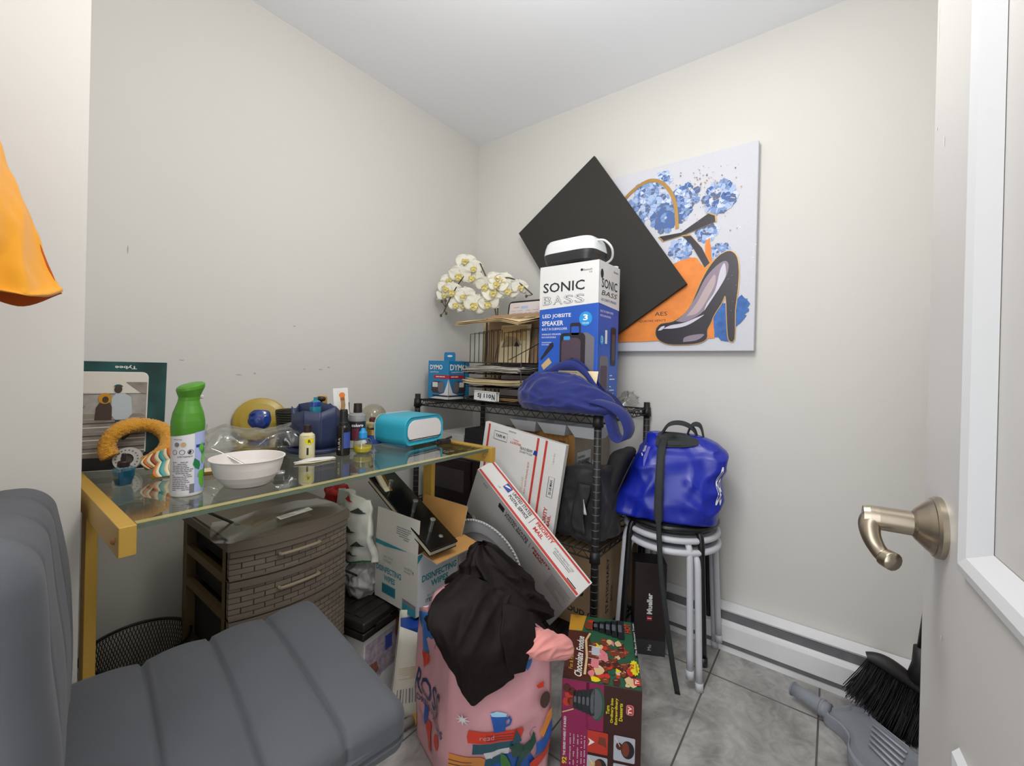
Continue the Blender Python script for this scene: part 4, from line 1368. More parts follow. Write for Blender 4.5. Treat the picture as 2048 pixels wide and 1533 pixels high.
# lower carton on the bottom tier
b = MB()
b.box(0, 0, 0, 0.35, 0.42, 0.288, 'kraft', 0.002)
sd = plane_map((0, 0, 0), (1, 0, 0), (0, 0, 1), 0.0007)
b.deco(text_shape('STATIONARY', 0.062, 0.15, w=0.2, h=0.022, bold=0.02, rot=PI / 2), sd, 'ink')
b.deco(text_shape('BOX', 0.10, 0.11, w=0.06, h=0.014, rot=PI / 2), sd, 'ink')
fr = plane_map((0, 0.42, 0), (0, -1, 0), (0, 0, 1), 0.0007)
b.deco(text_shape('BOU', 0.27, 0.11, w=0.07, h=0.026, bold=0.03), fr, 'ink')
b.deco(text_shape('D', 0.345, 0.125, w=0.026, h=0.028, bold=0.03), fr, 'ink')
b.deco(text_shape('BOUD C', 0.335, 0.055, w=0.12, h=0.02, bold=0.02), fr, 'ink')
b.build('brown_carton', M=frame(-0.405, -0.99, 0.0895, 0), label='brown cardboard carton with black lettering on the bottom tier of the wire shelf', cat='box')

# ------------------------------------------------------------------ flat-rate mailing boxes leaning on the front of the shelf
def mailer_print(b, w_, h_, big):
    pm = plane_map((0, 0, 0), (1, 0, 0), (0, 1, 0), 0.0007); pm2 = plane_map((0, 0, 0), (1, 0, 0), (0, 1, 0), 0.0013)
    return pm, pm2
TL, TR, BR = V((-0.515, -0.541, 0.806)), V((-0.500, -0.897, 0.755)), V((-0.520, -0.838, 0.535))
xd = (TR - TL); dn = V((0, 0, -1)) - xd.normalized() * V((0, 0, -1)).dot(xd.normalized())
yu = -dn.normalized()
W1, H1 = xd.length, 0.46
org = TL - yu * H1
b = MB()
b.box(0, 0, -0.022, W1, H1, 0, 'mailer', 0.001)
pm = plane_map((0, 0, 0), (1, 0, 0), (0, 1, 0), 0.0007); pm2 = plane_map((0, 0, 0), (1, 0, 0), (0, 1, 0), 0.0013)
for x in (0.018, 0.243, 0.278):
    b.deco(rect_shape(x, 0.003, x + 0.009, H1 - 0.003), pm, 'uspsred')
b.deco(line_shape([(0.05, 0.405), (0.112, 0.405), (0.112, 0.437), (0.05, 0.437), (0.05, 0.405)], 0.0018), pm, 'ink')
b.deco(text_shape('TAPE 40', 0.081, 0.421, w=0.045, h=0.011, bold=0.02), pm, 'ink')
b.deco(text_shape('PRIORITY', 0.152, 0.412, w=0.05, h=0.009, rot=PI, bold=0.02), pm, 'uspsred')
b.deco(text_shape('MAIL', 0.152, 0.423, w=0.026, h=0.007, rot=PI), pm, 'uspsred')
b.deco(text_shape('UNITED STATES', 0.203, 0.402, w=0.055, h=0.010, rot=PI, bold=0.02), pm, 'ink')
b.deco(text_shape('POSTAL SERVICE', 0.203, 0.389, w=0.055, h=0.008, rot=PI), pm, 'ink')
b.deco(poly_shape([(0.234, 0.392), (0.252, 0.392), (0.250, 0.409), (0.238, 0.409)]), pm2, 'boxdeep')
b.deco(text_shape('PRIORITY', 0.042, 0.235, w=0.09, h=0.013, rot=PI / 2, bold=0.03), pm, 'uspsred')
b.deco(text_shape('MAIL', 0.058, 0.225, w=0.045, h=0.010, rot=PI / 2, bold=0.03), pm, 'uspsred')
b.deco(text_shape('PRIORITY', 0.318, 0.18, w=0.085, h=0.015, rot=PI / 2, bold=0.03), pm, 'uspsred')
b.deco(text_shape('MAIL', 0.336, 0.175, w=0.05, h=0.012, rot=PI / 2, bold=0.03), pm, 'uspsred')
b.deco(text_shape('FLAT RATE MAILING BOX', 0.22, 0.30, w=0.12, h=0.007, rot=PI / 2), pm, 'uspsred')
b.deco(scribble(0.20, 0.22, 0.21, 0.30, 18, 0.0018, 6, 0.8, 0.002, 0.006), pm, 'tan')
b.deco(line_shape([(0.312, 0.262), (0.335, 0.262), (0.335, 0.335), (0.312, 0.335), (0.312, 0.262)], 0.0018), pm, 'ink')
b.deco(text_shape('20 LB MAX', 0.3235, 0.298, w=0.055, h=0.010, rot=PI / 2, bold=0.02), pm, 'ink')
b.deco(scribble(0.318, 0.38, 0.324, 0.42, 12, 0.0012, 6, 0.8, 0.001, 0.006), pm, 'inkgrey')
b.deco(scribble(0.115, 0.447, 0.15, 0.453, 2, 0.0014, 6), pm, 'inkgrey')
b.build('postal_box', M=basis(org, xd, yu), label='upright white mailing box with three red stripes leaning on the wire shelf', cat='box')

A_, B_ = V((-0.629, -0.606, 0.649)), V((-0.622, -1.016, 0.323))
xd = B_ - A_
L2 = xd.length
up_ = V((-0.34, 0, 0.94))
W2, D2 = 0.297, 0.074
mm = basis(A_, xd, up_)          # x down along the long edge, y up and away from the grey face, z towards the room
if mm.col[2].x > 0:
    mm = basis(A_, xd, -up_)
b = MB()
mat('mailerstrip', 'd6d4d2', 0.6); mat('redstrip2', '9c3a34', 0.6)
# the grey large face lies below the long edge, the light long side faces up
b.box(0, -W2, -D2, L2, 0, 0, 'mailer', 0.0012)
tp = plane_map((0, 0, 0), (1, 0, 0), (0, 0, -1), 0.0007)      # long top side
def tpm(x, y):
    return V((x, 0.0008, -D2 + y))
def tpm2(x, y):
    return V((x, 0.0014, -D2 + y))
fp = plane_map((0, 0, 0), (1, 0, 0), (0, 1, 0), 0.0007); fp2 = plane_map((0, 0, 0), (1, 0, 0), (0, 1, 0), 0.0013)
def put2(sh, m_, lv=0):
    f_ = (tpm, tpm2)[lv]
    b.deco((sh[0], sh[1]), lambda x, y: f_(x, D2 - y if False else D2 - (D2 - y)), m_)
# y of the strip runs from the far edge (D2 -> z = 0 is the near edge)
def strip(sh, m_, lv=0):
    off = 0.0008 + 0.0006 * lv
    b.deco(sh, lambda x, y: V((x, off, -y)), m_)
Tx = lambda s_, x, y, **k: (lambda sh: ([(px_, 2 * y - py_) for px_, py_ in sh[0]], sh[1]))(text_shape(s_, x, y, **k))
strip(rect_shape(0.005, D2 - 0.013, L2 - 0.004, D2 - 0.006), 'uspsred')
strip(rect_shape(0.004, 0.002, L2 - 0.004, 0.0105), 'uspsred')
def flipy(sh):
    return [(x, D2 - y) for x, y in sh[0]], sh[1]
strip((rect_shape(0.105, 0.036, 0.135, 0.060)), 'boxdeep')
strip((poly_shape([(0.108, 0.042), (0.132, 0.054), (0.122, 0.055), (0.108, 0.050)])), 'white', 1)
strip((text_shape('UNITED STATES', 0.195, 0.052, w=0.10, h=0.013, bold=0.02)), 'ink')
strip((text_shape('POSTAL SERVICE', 0.195, 0.034, w=0.10, h=0.013, bold=0.02)), 'ink')
strip((line_shape([(0.26, 0.026), (0.26, 0.06)], 0.0016)), 'ink')
strip((text_shape('PRIORITY', 0.318, 0.052, w=0.085, h=0.014, bold=0.03)), 'uspsred')
strip((text_shape('MAIL', 0.305, 0.032, w=0.045, h=0.014, bold=0.03)), 'uspsred')
strip((text_shape('FOR DOMESTIC USE', 0.42, 0.045, w=0.09, h=0.007)), 'inkgrey')
strip((scribble(0.38, 0.028, 0.46, 0.04, 2, 0.002, 5)), 'inkgrey')
strip((rect_shape(0.465, 0.012, 0.505, 0.0155)), 'ink')
strip((text_shape('UP', 0.10, 0.024, w=0.012, h=0.006)), 'inkgrey')
def big(sh, m_, lv=0):
    b.deco(sh, (fp, fp2)[lv], m_)
big(text_shape('UNITED STATES', 0.24, -0.030, w=0.12, h=0.015, bold=0.02), 'ink')
big(text_shape('POSTAL SERVICE', 0.24, -0.048, w=0.12, h=0.015, bold=0.02), 'ink')
big(rect_shape(0.14, -0.05, 0.17, -0.022), 'ink')
big(text_shape('PRIORITY', 0.37, -0.032, w=0.09, h=0.015, bold=0.03), 'uspsred')
big(text_shape('MAIL', 0.36, -0.050, w=0.05, h=0.014, bold=0.03), 'uspsred')
big(line_shape([(0.312, -0.055), (0.312, -0.022)], 0.0014), 'ink')
big(scribble(L2 - 0.10, -0.13, L2 - 0.01, -0.035, 11, 0.0022, 6, 0.9, 0.02, 0.05), 'inkgrey')
big(text_shape('KEY', 0.06, -0.03, w=0.025, h=0.012), 'inkgrey')
b.build('postal_box', M=mm, label='long white mailing box tilted steeply in front of the cooler bag', cat='box')

# round charger plate leaning on the tilted box
mat('platesilver', 'c4c5c7', 0.3, spec=0.6)
b = MB()
Rp_ = 0.170
b.lathe([(0.0, 0.004), (0.098, 0.004), (0.110, 0.0065), (0.118, 0.013), (0.122, 0.0145), (0.155, 0.0165), (Rp_, 0.0165), (Rp_, 0.0135), (0.12, 0.0115), (0.105, 0.0), (0, 0.0)], 'platesilver', 64)
for k in range(90):
    a = 2 * PI * k / 90
    b.rbox(0.009, 0.009, 0.006, 0.0029, 1, 'platesilver', c=((Rp_ - 0.004) * math.cos(a), (Rp_ - 0.004) * math.sin(a), 0.0168))
pc = V((-0.625, -0.645, 0.322))
zd = V((-1, -0.08, -0.2))
yv = V((0, -1, 0)); 
xv = V((0, 0, 1)).cross(zd)
b.build('charger_plate', M=basis(pc, xv, zd.cross(xv)), label='round pale grey charger plate with a beaded rim leaning on the tilted mailing box', cat='plate')

# ------------------------------------------------------------------ things on the desk
GZ = DZ + 0.0012
def cyl_shape_on(b, sh, r, z0, a0, m_, cx=0, cy=0, off=0.0005, sub=0.006):
    b.deco(sh, cyl_map(r, z0, a0, off, cx, cy), m_, sub)
# direction from an object on the desk to the viewer
def to_view(x, y):
    return math.atan2(-1.628 - y, -1.779 - x)

# spray can
mat('cangreen', '4b8a22', 0.38); mat('canwhite', 'dedee2', 0.35); mat('canlilac', 'a9b4e2', 0.35); mat('leafgreen', '5fb52c', 0.4); mat('leafdark', '1f7a46', 0.4)
X, Y = -1.494, -0.590
t = thing('air_freshener_can', 'white air freshener spray can with a green cap at the front left of the desk', 'spray can', frame(X, Y, GZ))
r_ = 0.0272
b = MB()
b.lathe([(r_ * 0.93, 0), (r_ * 0.97, 0.003), (r_, 0.008), (r_, 0.118), (r_ * 0.99, 0.128), (r_ * 0.985, 0.15)], lambda i: 'white' if i < 2 else 'canwhite', 48)
va = to_view(X, Y)
b.deco(rect_shape(0.012, 0.006, 0.046, 0.128), cyl_map(r_, 0, va, 0.0003), 'canlilac', 0.006)
b.deco(rect_shape(0.014, 0.095, 0.05, 0.101), cyl_map(r_, 0, va, 0.0006), 'boxdeep', 0.006)
for q, (px_, pz, ln, an, m_) in enumerate(((0.022, 0.02, 0.03, 1.2, 'leafgreen'), (0.03, 0.01, 0.03, 1.7, 'leafgreen'), (0.036, 0.03, 0.035, 1.3, 'leafdark'), (0.02, 0.05, 0.026, 1.9, 'leafdark'), (0.028, 0.06, 0.03, 1.3, 'leafgreen'), (0.033, 0.075, 0.025, 1.8, 'leafdark'), (0.018, 0.035, 0.02, 0.8, 'leafgreen'), (0.024, 0.085, 0.02, 1.4, 'leafgreen'))):
    d = V((math.cos(an), math.sin(an))); n_ = V((-d.y, d.x))
    pts = [V((px_, pz)) + d * (ln * s_) + n_ * (0.007 * w__) for s_, w__ in ((0, 0), (0.3, .8), (0.6, .9), (1, 0), (0.6, -.9), (0.3, -.8))]
    b.deco(poly_shape([tuple(p) for p in pts]), cyl_map(r_, 0, va, 0.0008 + q * 0.00003), m_, 0.006)
bw = lambda sh, m_='inkgrey', o_=0.0005: b.deco(sh, cyl_map(r_, 0, va, o_), m_, 0.008)
bw(scribble(-0.026, 0.012, 0.010, 0.07, 16, 0.0016, 4, 0.9, 0.003, 0.008))
bw(text_shape('AVERTISSEMENT', -0.004, 0.079, w=0.026, h=0.003), 'ink')
for k in range(3):
    bw(line_shape([(q[0], q[1]) for q in arc(-0.022 + k * 0.0135, 0.088, 0.0045, 0, 360, 14)], 0.0008), 'ink')
    if k < 2:
        bw(circ_shape(-0.018 + k * 0.0115, 0.103, 0.0045), ('inkgrey', 'tan')[k])
bw(poly_shape([(0.002, 0.085), (0.005, 0.085), (0.0065, 0.089), (0.004, 0.0925), (0.0015, 0.088)]), 'ink', 0.0007)
bw(text_shape('airspray', -0.017, 0.113, w=0.016, h=0.003), 'ink')
bw(rect_shape(0.004, 0.006, 0.012, 0.024), 'inkgrey')
b.build('can_body', t)
b = MB()
cap = [(r_ * 1.01, 0.128), (r_ * 1.04, 0.138), (r_ * 1.03, 0.148), (r_ * 0.93, 0.164), (r_ * 0.76, 0.178), (r_ * 0.66, 0.188), (r_ * 0.66, 0.196), (r_ * 0.78, 0.205), (r_ * 0.87, 0.212), (r_ * 0.86, 0.218), (r_ * 0.7, 0.2215), (r_ * 0.4, 0.223), (0, 0.2235)]
k0 = len(b.v)
b.lathe(cap, 'cangreen', 48)
vx, vy = math.cos(va), math.sin(va)
rx, ry = -vy, vx       # to the right as seen by the viewer
for i in range(k0, len(b.v)):
    v = b.v[i]
    f_ = max(0, (v.z - 0.185) / 0.04)
    side = v.x * rx + v.y * ry
    fb_ = v.x * vx + v.y * vy
    low = max(0, (0.15 - v.z) / 0.025)
    b.v[i] = V((v.x + rx * 0.004 * f_ + vx * 0.002 * f_, v.y + ry * 0.004 * f_ + vy * 0.002 * f_, v.z + side * 0.25 * f_ - fb_ * 0.15 * f_ + low * (side * 0.18 - 0.006 + 0.12 * abs(fb_) * 0)))
b.build('spray_cap', t)
MB().rbox(0.008, 0.006, 0.008, 0.0028, 3, 'greywhite', c=(rx * 0.021 - vx * 0.012, ry * 0.021 - vy * 0.012, 0.194)).build('nozzle', t)

# plug-in refill
glassy('refillglass', (0.45, 0.74, 0.83), 0.10, 0.03)
mat('refillliquid', '2f7d97', 0.2); mat('refillcap', '2a1a18', 0.45)
X, Y = -1.561, -0.427
t = thing('fragrance_refill', 'small blue fragrance refill bottle with dark cap at the left end of the desk', 'bottle', frame(X, Y, GZ, 20) @ Matrix.Scale(0.88, 4))
b = MB()
def sq(rr_, z, e=0.5):
    return [(rr_ * math.copysign(abs(math.cos(2 * PI * i / 32)) ** e, math.cos(2 * PI * i / 32)), 0.75 * rr_ * math.copysign(abs(math.sin(2 * PI * i / 32)) ** e, math.sin(2 * PI * i / 32)), z) for i in range(32)]
loft(b, [sq(0.0135, 0.0), sq(0.0145, 0.003), sq(0.019, 0.02), sq(0.0215, 0.036), sq(0.020, 0.041), sq(0.012, 0.046, 0.9), sq(0.0095, 0.05, 1)], 'refillglass')
bt = b.build('bottle', t)
b = MB()
loft(b, [sq(0.0125, 0.002), sq(0.0175, 0.02), sq(0.0195, 0.033), sq(0.0195, 0.036)], 'refillliquid')
b.build('blue_liquid', bt)
b = MB()
b.lathe([(0.0112, 0.044), (0.0118, 0.047), (0.0118, 0.056), (0.0105, 0.058), (0.0048, 0.060), (0.0045, 0.075), (0.0035, 0.0765), (0, 0.077)], 'refillcap', 24)
b.build('cap', t)

# white bowl with a spoon
mat('bowlwhite', 'e6dfdb', 0.35)
X, Y = -1.385, -0.598
b = MB()
b.lathe([(0.0, 0.002), (0.047, 0.002), (0.049, 0.0), (0.051, 0.002), (0.060, 0.012), (0.068, 0.024), (0.0695, 0.026), (0.0705, 0.026), (0.076, 0.045), (0.080, 0.063), (0.0835, 0.0655), (0.0832, 0.067), (0.079, 0.0665), (0.074, 0.045), (0.066, 0.023), (0.055, 0.009), (0.045, 0.005), (0, 0.0045)], 'bowlwhite', 64, caps=False)
b.build('soup_bowl', M=frame(X, Y, GZ) @ Matrix.Scale(0.88, 4), label='white bowl near the front edge of the desk', cat='bowl')
b = MB()
hp = smooth_path([(0.055, 0.03, 0.012), (0.0, 0.055, 0.03), (-0.04, 0.062, 0.055), (-0.066, 0.064, 0.0725), (-0.086, 0.066, 0.083)], 8)
b.sheet(lambda u, v: hp[int(u * (len(hp) - 1))] + V((0, 0, 1)).cross(V((-1, 0.2, 0.6))).normalized() * (v - 0.5) * (0.006 + 0.006 * u), len(hp) - 1, 2, 'chrome', 0.0012)
b.rbox(0.045, 0.03, 0.008, 0.0038, 6, 'chrome', c=(0.06, 0.028, 0.013))
b.build('spoon', M=frame(X, Y, GZ, -25) @ Matrix.Scale(0.88, 4), label='metal spoon standing in the white bowl', cat='spoon')

# photo folder leaning on the wall
mat('foldergreen', '1f4d4b', 0.5, noise_=(14, 0.45, 2)); mat('folderdark', '22252c', 0.55)
mat('photosky', 'ddd7cc', 0.4); mat('photosea', 'a49f99', 0.4, noise_=(40, 0.15)); mat('photodark', '4b4642', 0.4); mat('photoshirt', 'bcc6cb', 0.4); mat('photoyellow', 'c98f23', 0.4); mat('photosand', '8f867c', 0.4, noise_=(30, 0.25)); mat('photoskin', '4a3a33', 0.4); mat('photojeans', '3c4148', 0.4)
fx, fy = V((-1.625, -0.205, 0)), V((-1.468, -0.289, 0))
t = thing('photo_folder', 'dark green photo folder standing at the back left of the desk', 'picture', basis((-1.640, -0.197, GZ), (fy - fx), (0.035, 0.06, 1)))
wF, hF = 0.200, 0.262
b = MB()
b.box(0, 0, -0.003, wF, hF, 0, 'foldergreen', 0.001)
b.box(0, 0, 0.0, wF, 0.04, 0.0008, 'folderdark')
pm = plane_map((0, 0, 0), (1, 0, 0), (0, 1, 0), 0.0005); pm2 = plane_map((0, 0, 0), (1, 0, 0), (0, 1, 0), 0.001)
b.deco(text_shape('Tybee', 0.12, hF - 0.013, w=0.042, h=0.010, bold=0.02, rot=PI), pm, 'white')
b.build('mount', t)
b = MB()
px0, py0, px1, py1 = 0.028, 0.03, 0.163, 0.235
def clipr(x0, y0, x1, y1):
    return rect_shape(x0, y0, x1, y1)
b.deco(rr(px0 - 0.002, py0 - 0.002, px1 + 0.002, py1 + 0.002, 0.013), pm, 'paper')
pm3 = lambda k: plane_map((0, 0, 0), (1, 0, 0), (0, 1, 0), 0.001 + 0.0003 * k)
b.deco(rr(px0, py0, px1, py1, 0.012), pm2, 'photosky')
b.deco(rect_shape(px0, 0.115, px1, 0.185), pm3(1), 'photosea')
b.deco(rr(px0, py0, px1, 0.135, 0.012), pm3(2), 'photosand')
for k in range(9):
    yy = 0.04 + k * 0.010
    b.deco(poly_shape([(px0, yy), (px1, yy + 0.004), (px1, yy + 0.007), (px0, yy + 0.002)]), pm3(3), ('photosky', 'photodark', 'photosea')[k % 3])
b.deco(poly_shape([(0.122, 0.212), (px1, 0.212), (px1, 0.18), (0.15, 0.187)]), pm3(3), 'photosand')
b.deco(line_shape([(px0, 0.181), (px1, 0.184)], 0.001), pm3(3), 'photodark')
b.deco(poly_shape([(0.098, 0.13), (0.096, 0.172), (0.104, 0.184), (0.121, 0.184), (0.133, 0.175), (0.137, 0.135), (0.126, 0.12), (0.105, 0.12)]), pm3(4), 'photoshirt')
b.deco(poly_shape([(0.104, 0.12), (0.128, 0.12), (0.133, 0.08), (0.122, 0.07), (0.112, 0.075)]), pm3(4), 'photojeans')
b.deco(circ_shape(0.108, 0.194, 0.0075, 0.009), pm3(5), 'photoskin')
b.deco(circ_shape(0.108, 0.200, 0.0085, 0.006, a0=0, a1=PI), pm3(6), 'foldergreen')
b.deco(poly_shape([(0.066, 0.12), (0.068, 0.15), (0.076, 0.165), (0.092, 0.165), (0.098, 0.15), (0.098, 0.12)]), pm3(4), 'photoskin')
b.deco(circ_shape(0.084, 0.172, 0.0125, 0.013), pm3(5), 'photoyellow')
b.deco(circ_shape(0.085, 0.169, 0.006, 0.008), pm3(6), 'photoskin')
b.deco(poly_shape([(px0, 0.14), (0.05, 0.155), (0.04, 0.145)]), pm3(3), 'photodark')
b.build('photograph', t)

# fluffy yellow headband
mat('fluff', 'eda51a', 0.95, sheen=0.3, bump=(500, 0.9, 0.006))
b = MB()
def ringpt(a):
    return V((0.055 * math.cos(a), 0.012 * math.sin(a * 2), 0.050 * math.sin(a)))
pts = [ringpt(math.radians(d)) + V((0, 0.016 * math.sin(math.radians(d)), 0.066)) for d in range(-70, 211, 8)]
pts = smooth_path(pts, 3)
n_ = len(pts)
k0 = len(b.v)
b.tube(pts, [0.0165 + 0.001 * math.sin(i * .2) for i in range(n_)], 'fluff', 28)
for i in range(k0, len(b.v)):
    p = b.v[i]
    b.v[i] = p + V((noise.noise(p * 420), noise.noise(p * 420 + V((4, 0, 0))), noise.noise(p * 420 + V((0, 7, 0))))) * 0.0035
hb = b.build('fluffy_headband', M=frame(-1.520, -0.322, GZ - 0.0, -22, 0, -14), label='fluffy mustard yellow headband propped against the photo folder', cat='headband')

# roll of patterned white tape standing inside the headband
b = MB()
b.lathe([(0.013, -0.007), (0.027, -0.007), (0.0275, 0), (0.027, 0.007), (0.013, 0.007), (0.013, -0.007)], 'greywhite', 36, caps=False)
b.lathe([(0.0, -0.004), (0.013, -0.004), (0.013, 0.003), (0.0, 0.003)], 'photodark', 24, caps=False)
for k in range(18):
    a = 2 * PI * k / 18
    b.deco(circ_shape(0.021 * math.cos(a), 0.021 * math.sin(a), 0.002, n=6), lambda x, y: V((x, y, 0.0074)), 'inkgrey')
b.build('tape_roll', M=basis((-1.527, -0.280, GZ + 0.028), (0.88, -0.47, 0), (0.1, 0.1, 1)), label='small white roll with a dark centre standing behind the yellow headband', cat='roll')

# striped gift bag lying folded
mat('gs_orange', 'd9772a', 0.6); mat('gs_rust', 'a9512a', 0.6); mat('gs_teal', '4aa5a5', 0.6); mat('gs_cream', 'e6d9b4', 0.6); mat('gs_olive', 'b5a53e', 0.5)
b = MB()
def strips(b, fn, n, cols, slant):
    for k in range(n):
        u0, u1 = k / n, (k + 1) / n
        b.sheet(lambda u, v: fn(u0 + (u1 - u0) * u, v), 2, 8, cols[k % len(cols)], 0.0006)
cols = ['gs_cream', 'gs_orange', 'gs_cream', 'gs_rust', 'gs_cream', 'gs_teal', 'gs_cream', 'gs_orange', 'gs_cream', 'gs_rust']
f_hi = grid_fn([[(-0.035, 0.0, 0.045), (0.0, -0.01, 0.06), (0.04, -0.02, 0.078)], [(-0.045, 0.0, 0.03), (0.0, -0.012, 0.045), (0.045, -0.025, 0.06)], [(-0.03, -0.002, 0.015), (0.01, -0.016, 0.028), (0.05, -0.03, 0.046)]], 0.003, 20, 3)
strips(b, lambda u, v: f_hi(min(1, max(0, u)), v), 14, cols, 0)
f_lo = grid_fn([[(-0.02, -0.02, 0.03), (0.01, -0.03, 0.04), (0.045, -0.04, 0.045)], [(-0.03, -0.035, 0.012), (0.005, -0.045, 0.02), (0.045, -0.055, 0.025)], [(-0.025, -0.045, 0.002), (0.01, -0.055, 0.004), (0.05, -0.065, 0.006)]], 0.002, 20, 8)
strips(b, lambda u, v: f_lo(u, v), 10, ['gs_orange', 'gs_cream', 'gs_teal', 'gs_cream', 'gs_cream', 'gs_olive', 'gs_cream', 'gs_cream'], 0)
b.sheet(lambda u, v: V((-0.03 + 0.09 * u, -0.04 + 0.05 * v - 0.02 * u, 0.0008)), 4, 4, 'gs_olive', 0.0006)
b.build('gift_bag', M=frame(-1.478, -0.375, GZ, -2), label='crumpled gift bag striped orange, teal and cream beside the yellow headband', cat='gift bag')

# round wooden coaster, shell, clear bag
b = MB()
b.lathe([(0.0, 0.0), (0.022, 0.0), (0.0225, 0.003), (0.0215, 0.0085), (0.0, 0.0085)], lambda i: 'golddark' if i < 3 else 'cream', 32)
b.build('wood_slice', M=frame(-1.412, -0.445, GZ), label='small round wooden slice with a pale top between spray can and bowl', cat='coaster')
b = MB()
k0 = len(b.v)
b.rbox(0.05, 0.045, 0.085, 0.022, 12, 'clear', lambda p, n: p + n * (0.003 * math.sin(p.z * 220) + 0.004 * noise.noise(p * 40)), (0, 0, 0.043))
b.build('glass_ornament', M=frame(-1.352, -0.155, GZ), label='small ribbed clear glass ornament behind the spray can', cat='ornament')
b = MB()
def crinkle(p, n):
    k = ridged(p * 9 + V((2, 0, 1))) * 0.022 + ridged(p * 24 + V((3, 1, 0))) * 0.007
    q = p + n * (k - 0.006)
    q.z = max(0.001, q.z)
    q.z *= 1.0
    return q
b.rbox(0.235, 0.13, 0.075, 0.036, 40, 'bagfilm', crinkle, (0, 0, 0.036))
b.build('clear_plastic_bag', M=frame(-1.272, -0.335, GZ, -18), label='crumpled clear plastic bag behind the white bowl', cat='plastic bag')

# amber glass disc with a blue centre, leaning on the wall
glassy('amberglass', (0.80, 0.66, 0.22), 0.10, 0.05)
mat('amber', 'b49a3d', 0.2, spec=0.6, noise_=(9, 0.08))
mat('cobalt', '24418f', 0.15, spec=0.7, noise_=(30, 0.5))
t = thing('glass_plate', 'amber glass plate with a blue centre leaning on the wall behind the desk items', 'plate', basis((-1.137, -0.045, GZ + 0.066), (0.83, -0.4, 0), (-0.1, 0.25, 1)))
b = MB()
b.lathe([(0.0, -0.010), (0.05, -0.008), (0.078, 0.0), (0.083, 0.006), (0.078, 0.012), (0.06, 0.018), (0.03, 0.022), (0.0, 0.023)], 'amber', 48, caps=False, sy=0.92)
b.build('dish', t)
b = MB()
b.rbox(0.066, 0.066, 0.066, 0.0329, 14, 'cobalt', lambda p, n: V((p.x * 1.15, p.y * 1.1, p.z * 0.5)) * (1 - 0.22 * abs(noise.noise(p * 45))), (0.0, 0.002, 0.022))
b.build('blue_centre', t, label='cobalt blue glass centre')

# dark woven cup
mat('wovendark', '2b2a20', 0.7)
b = MB()
for k in range(14):
    z0 = k * 0.0078
    b.lathe([(0.043 + 0.0007 * k, z0 + 0.0005), (0.0455 + 0.0007 * k, z0 + 0.003), (0.0455 + .0007 * k, z0 + 0.0055), (0.0435 + 0.0007 * k, z0 + 0.0078)], 'wovendark', 40, caps=False)
b.lathe([(0.0, 0.002), (0.042, 0.002), (0.05, 0.108), (0.0535, 0.112), (0.053, 0.106)], 'wovendark', 40, caps=False)
b.build('woven_cup', M=frame(-1.098, -0.20, GZ), label='dark olive ribbed cup behind the navy organizer', cat='cup')

# navy desk organizer
mat('navy', '2c3656', 0.45)
X, Y = -1.098, -0.352
t = thing('desk_organizer', 'navy blue faceted desk organizer with scooped top in the middle of the desk', 'organizer', frame(X, Y, GZ, math.degrees(to_view(X, Y)) + 8))
b = MB()
b.lathe([(0.0, 0), (0.083, 0), (0.086, 0.003), (0.086, 0.009), (0.083, 0.012), (0.079, 0.013), (0.0, 0.013)], 'navy', 48, caps=False)
b.build('base', t)
b = MB()
corners = [V((0.072 * math.cos(math.radians(a)), 0.072 * math.sin(math.radians(a)), 0)) for a in (38, 0, -40, -90, -140, 180, 140, 90)]
def wall_fn(i):
    a, c = corners[i], corners[(i + 1) % 8]
    return a, c
tops = [0.138, 0.122, 0.128, 0.112, 0.138, 0.12, 0.138, 0.112]
for i in range(8):
    a, c = wall_fn(i)
    ta, tc = tops[i], tops[(i + 1) % 8]
    def fo(u, v, a=a, c=c, ta=ta, tc=tc):
        tz = ta + (tc - ta) * u
        return a.lerp(c, u) + V((0, 0, 0.013 + (tz - 0.013) * v))
    b.sheet(fo, 10, 4, 'navy', -0.0025)
for q in (0, 3):
    a, c = corners[q], corners[(q + 4) % 8]
    def fo(u, v, a=a, c=c):
        return a.lerp(c, u) + V((0, 0, 0.013 + (0.138 - 0.013 - 0.05 * math.sin(PI * u) ** 1.0 * (1 if q else -0.2)) * v))
    b.sheet(fo, 14, 4, 'navy', 0.0025)
b.build('compartments', t)
mat('tealplastic', '2a7f93', 0.3)
b = MB()
loft(b, [sq(0.014, 0.0), sq(0.015, 0.05), sq(0.014, 0.064), sq(0.006, 0.070, 1), sq(0.006, 0.078, 1)], lambda j: 'tealplastic' if j != 1 else 'cobalt')
b.build('tube_bottle', M=frame(-1.122, -0.385, GZ + 0.088, 10), label='small teal bottle standing in the front pocket of the navy organizer', cat='bottle')
b = MB()
b.tube([(0, 0, 0), (0, 0, 0.10)], 0.003, 'black', 8)
b.rbox(0.022, 0.022, 0.015, 0.007, 5, 'refillcap', c=(0, 0, 0.106))
b.build('knob_brush', M=frame(-1.095, -0.352, GZ + 0.052, 0, 5, 0), label='dark round knob on a stick in the navy organizer', cat='brush')
b = MB()
b.rbox(0.03, 0.022, 0.05, 0.006, 5, 'gold', c=(0, 0, 0.025))
b.build('gold_tin', M=frame(-1.068, -0.322, GZ + 0.115, 20), label='small gold box in the back of the navy organizer', cat='box')
b = MB()
cx_ = [(0, 0), (0.042, 0), (0.042, 0.075), (0, 0.075)]
b.box(0, 0, -0.006, 0.044, 0.085, 0, 'boxwhite')
pm = plane_map((0, 0, 0), (1, 0, 0), (0, 1, 0), 0.0005); pm2 = plane_map((0, 0, 0), (1, 0, 0), (0, 1, 0), 0.001)
b.deco(rect_shape(0.012, 0.0, 0.04, 0.076), pm, 'photosky')
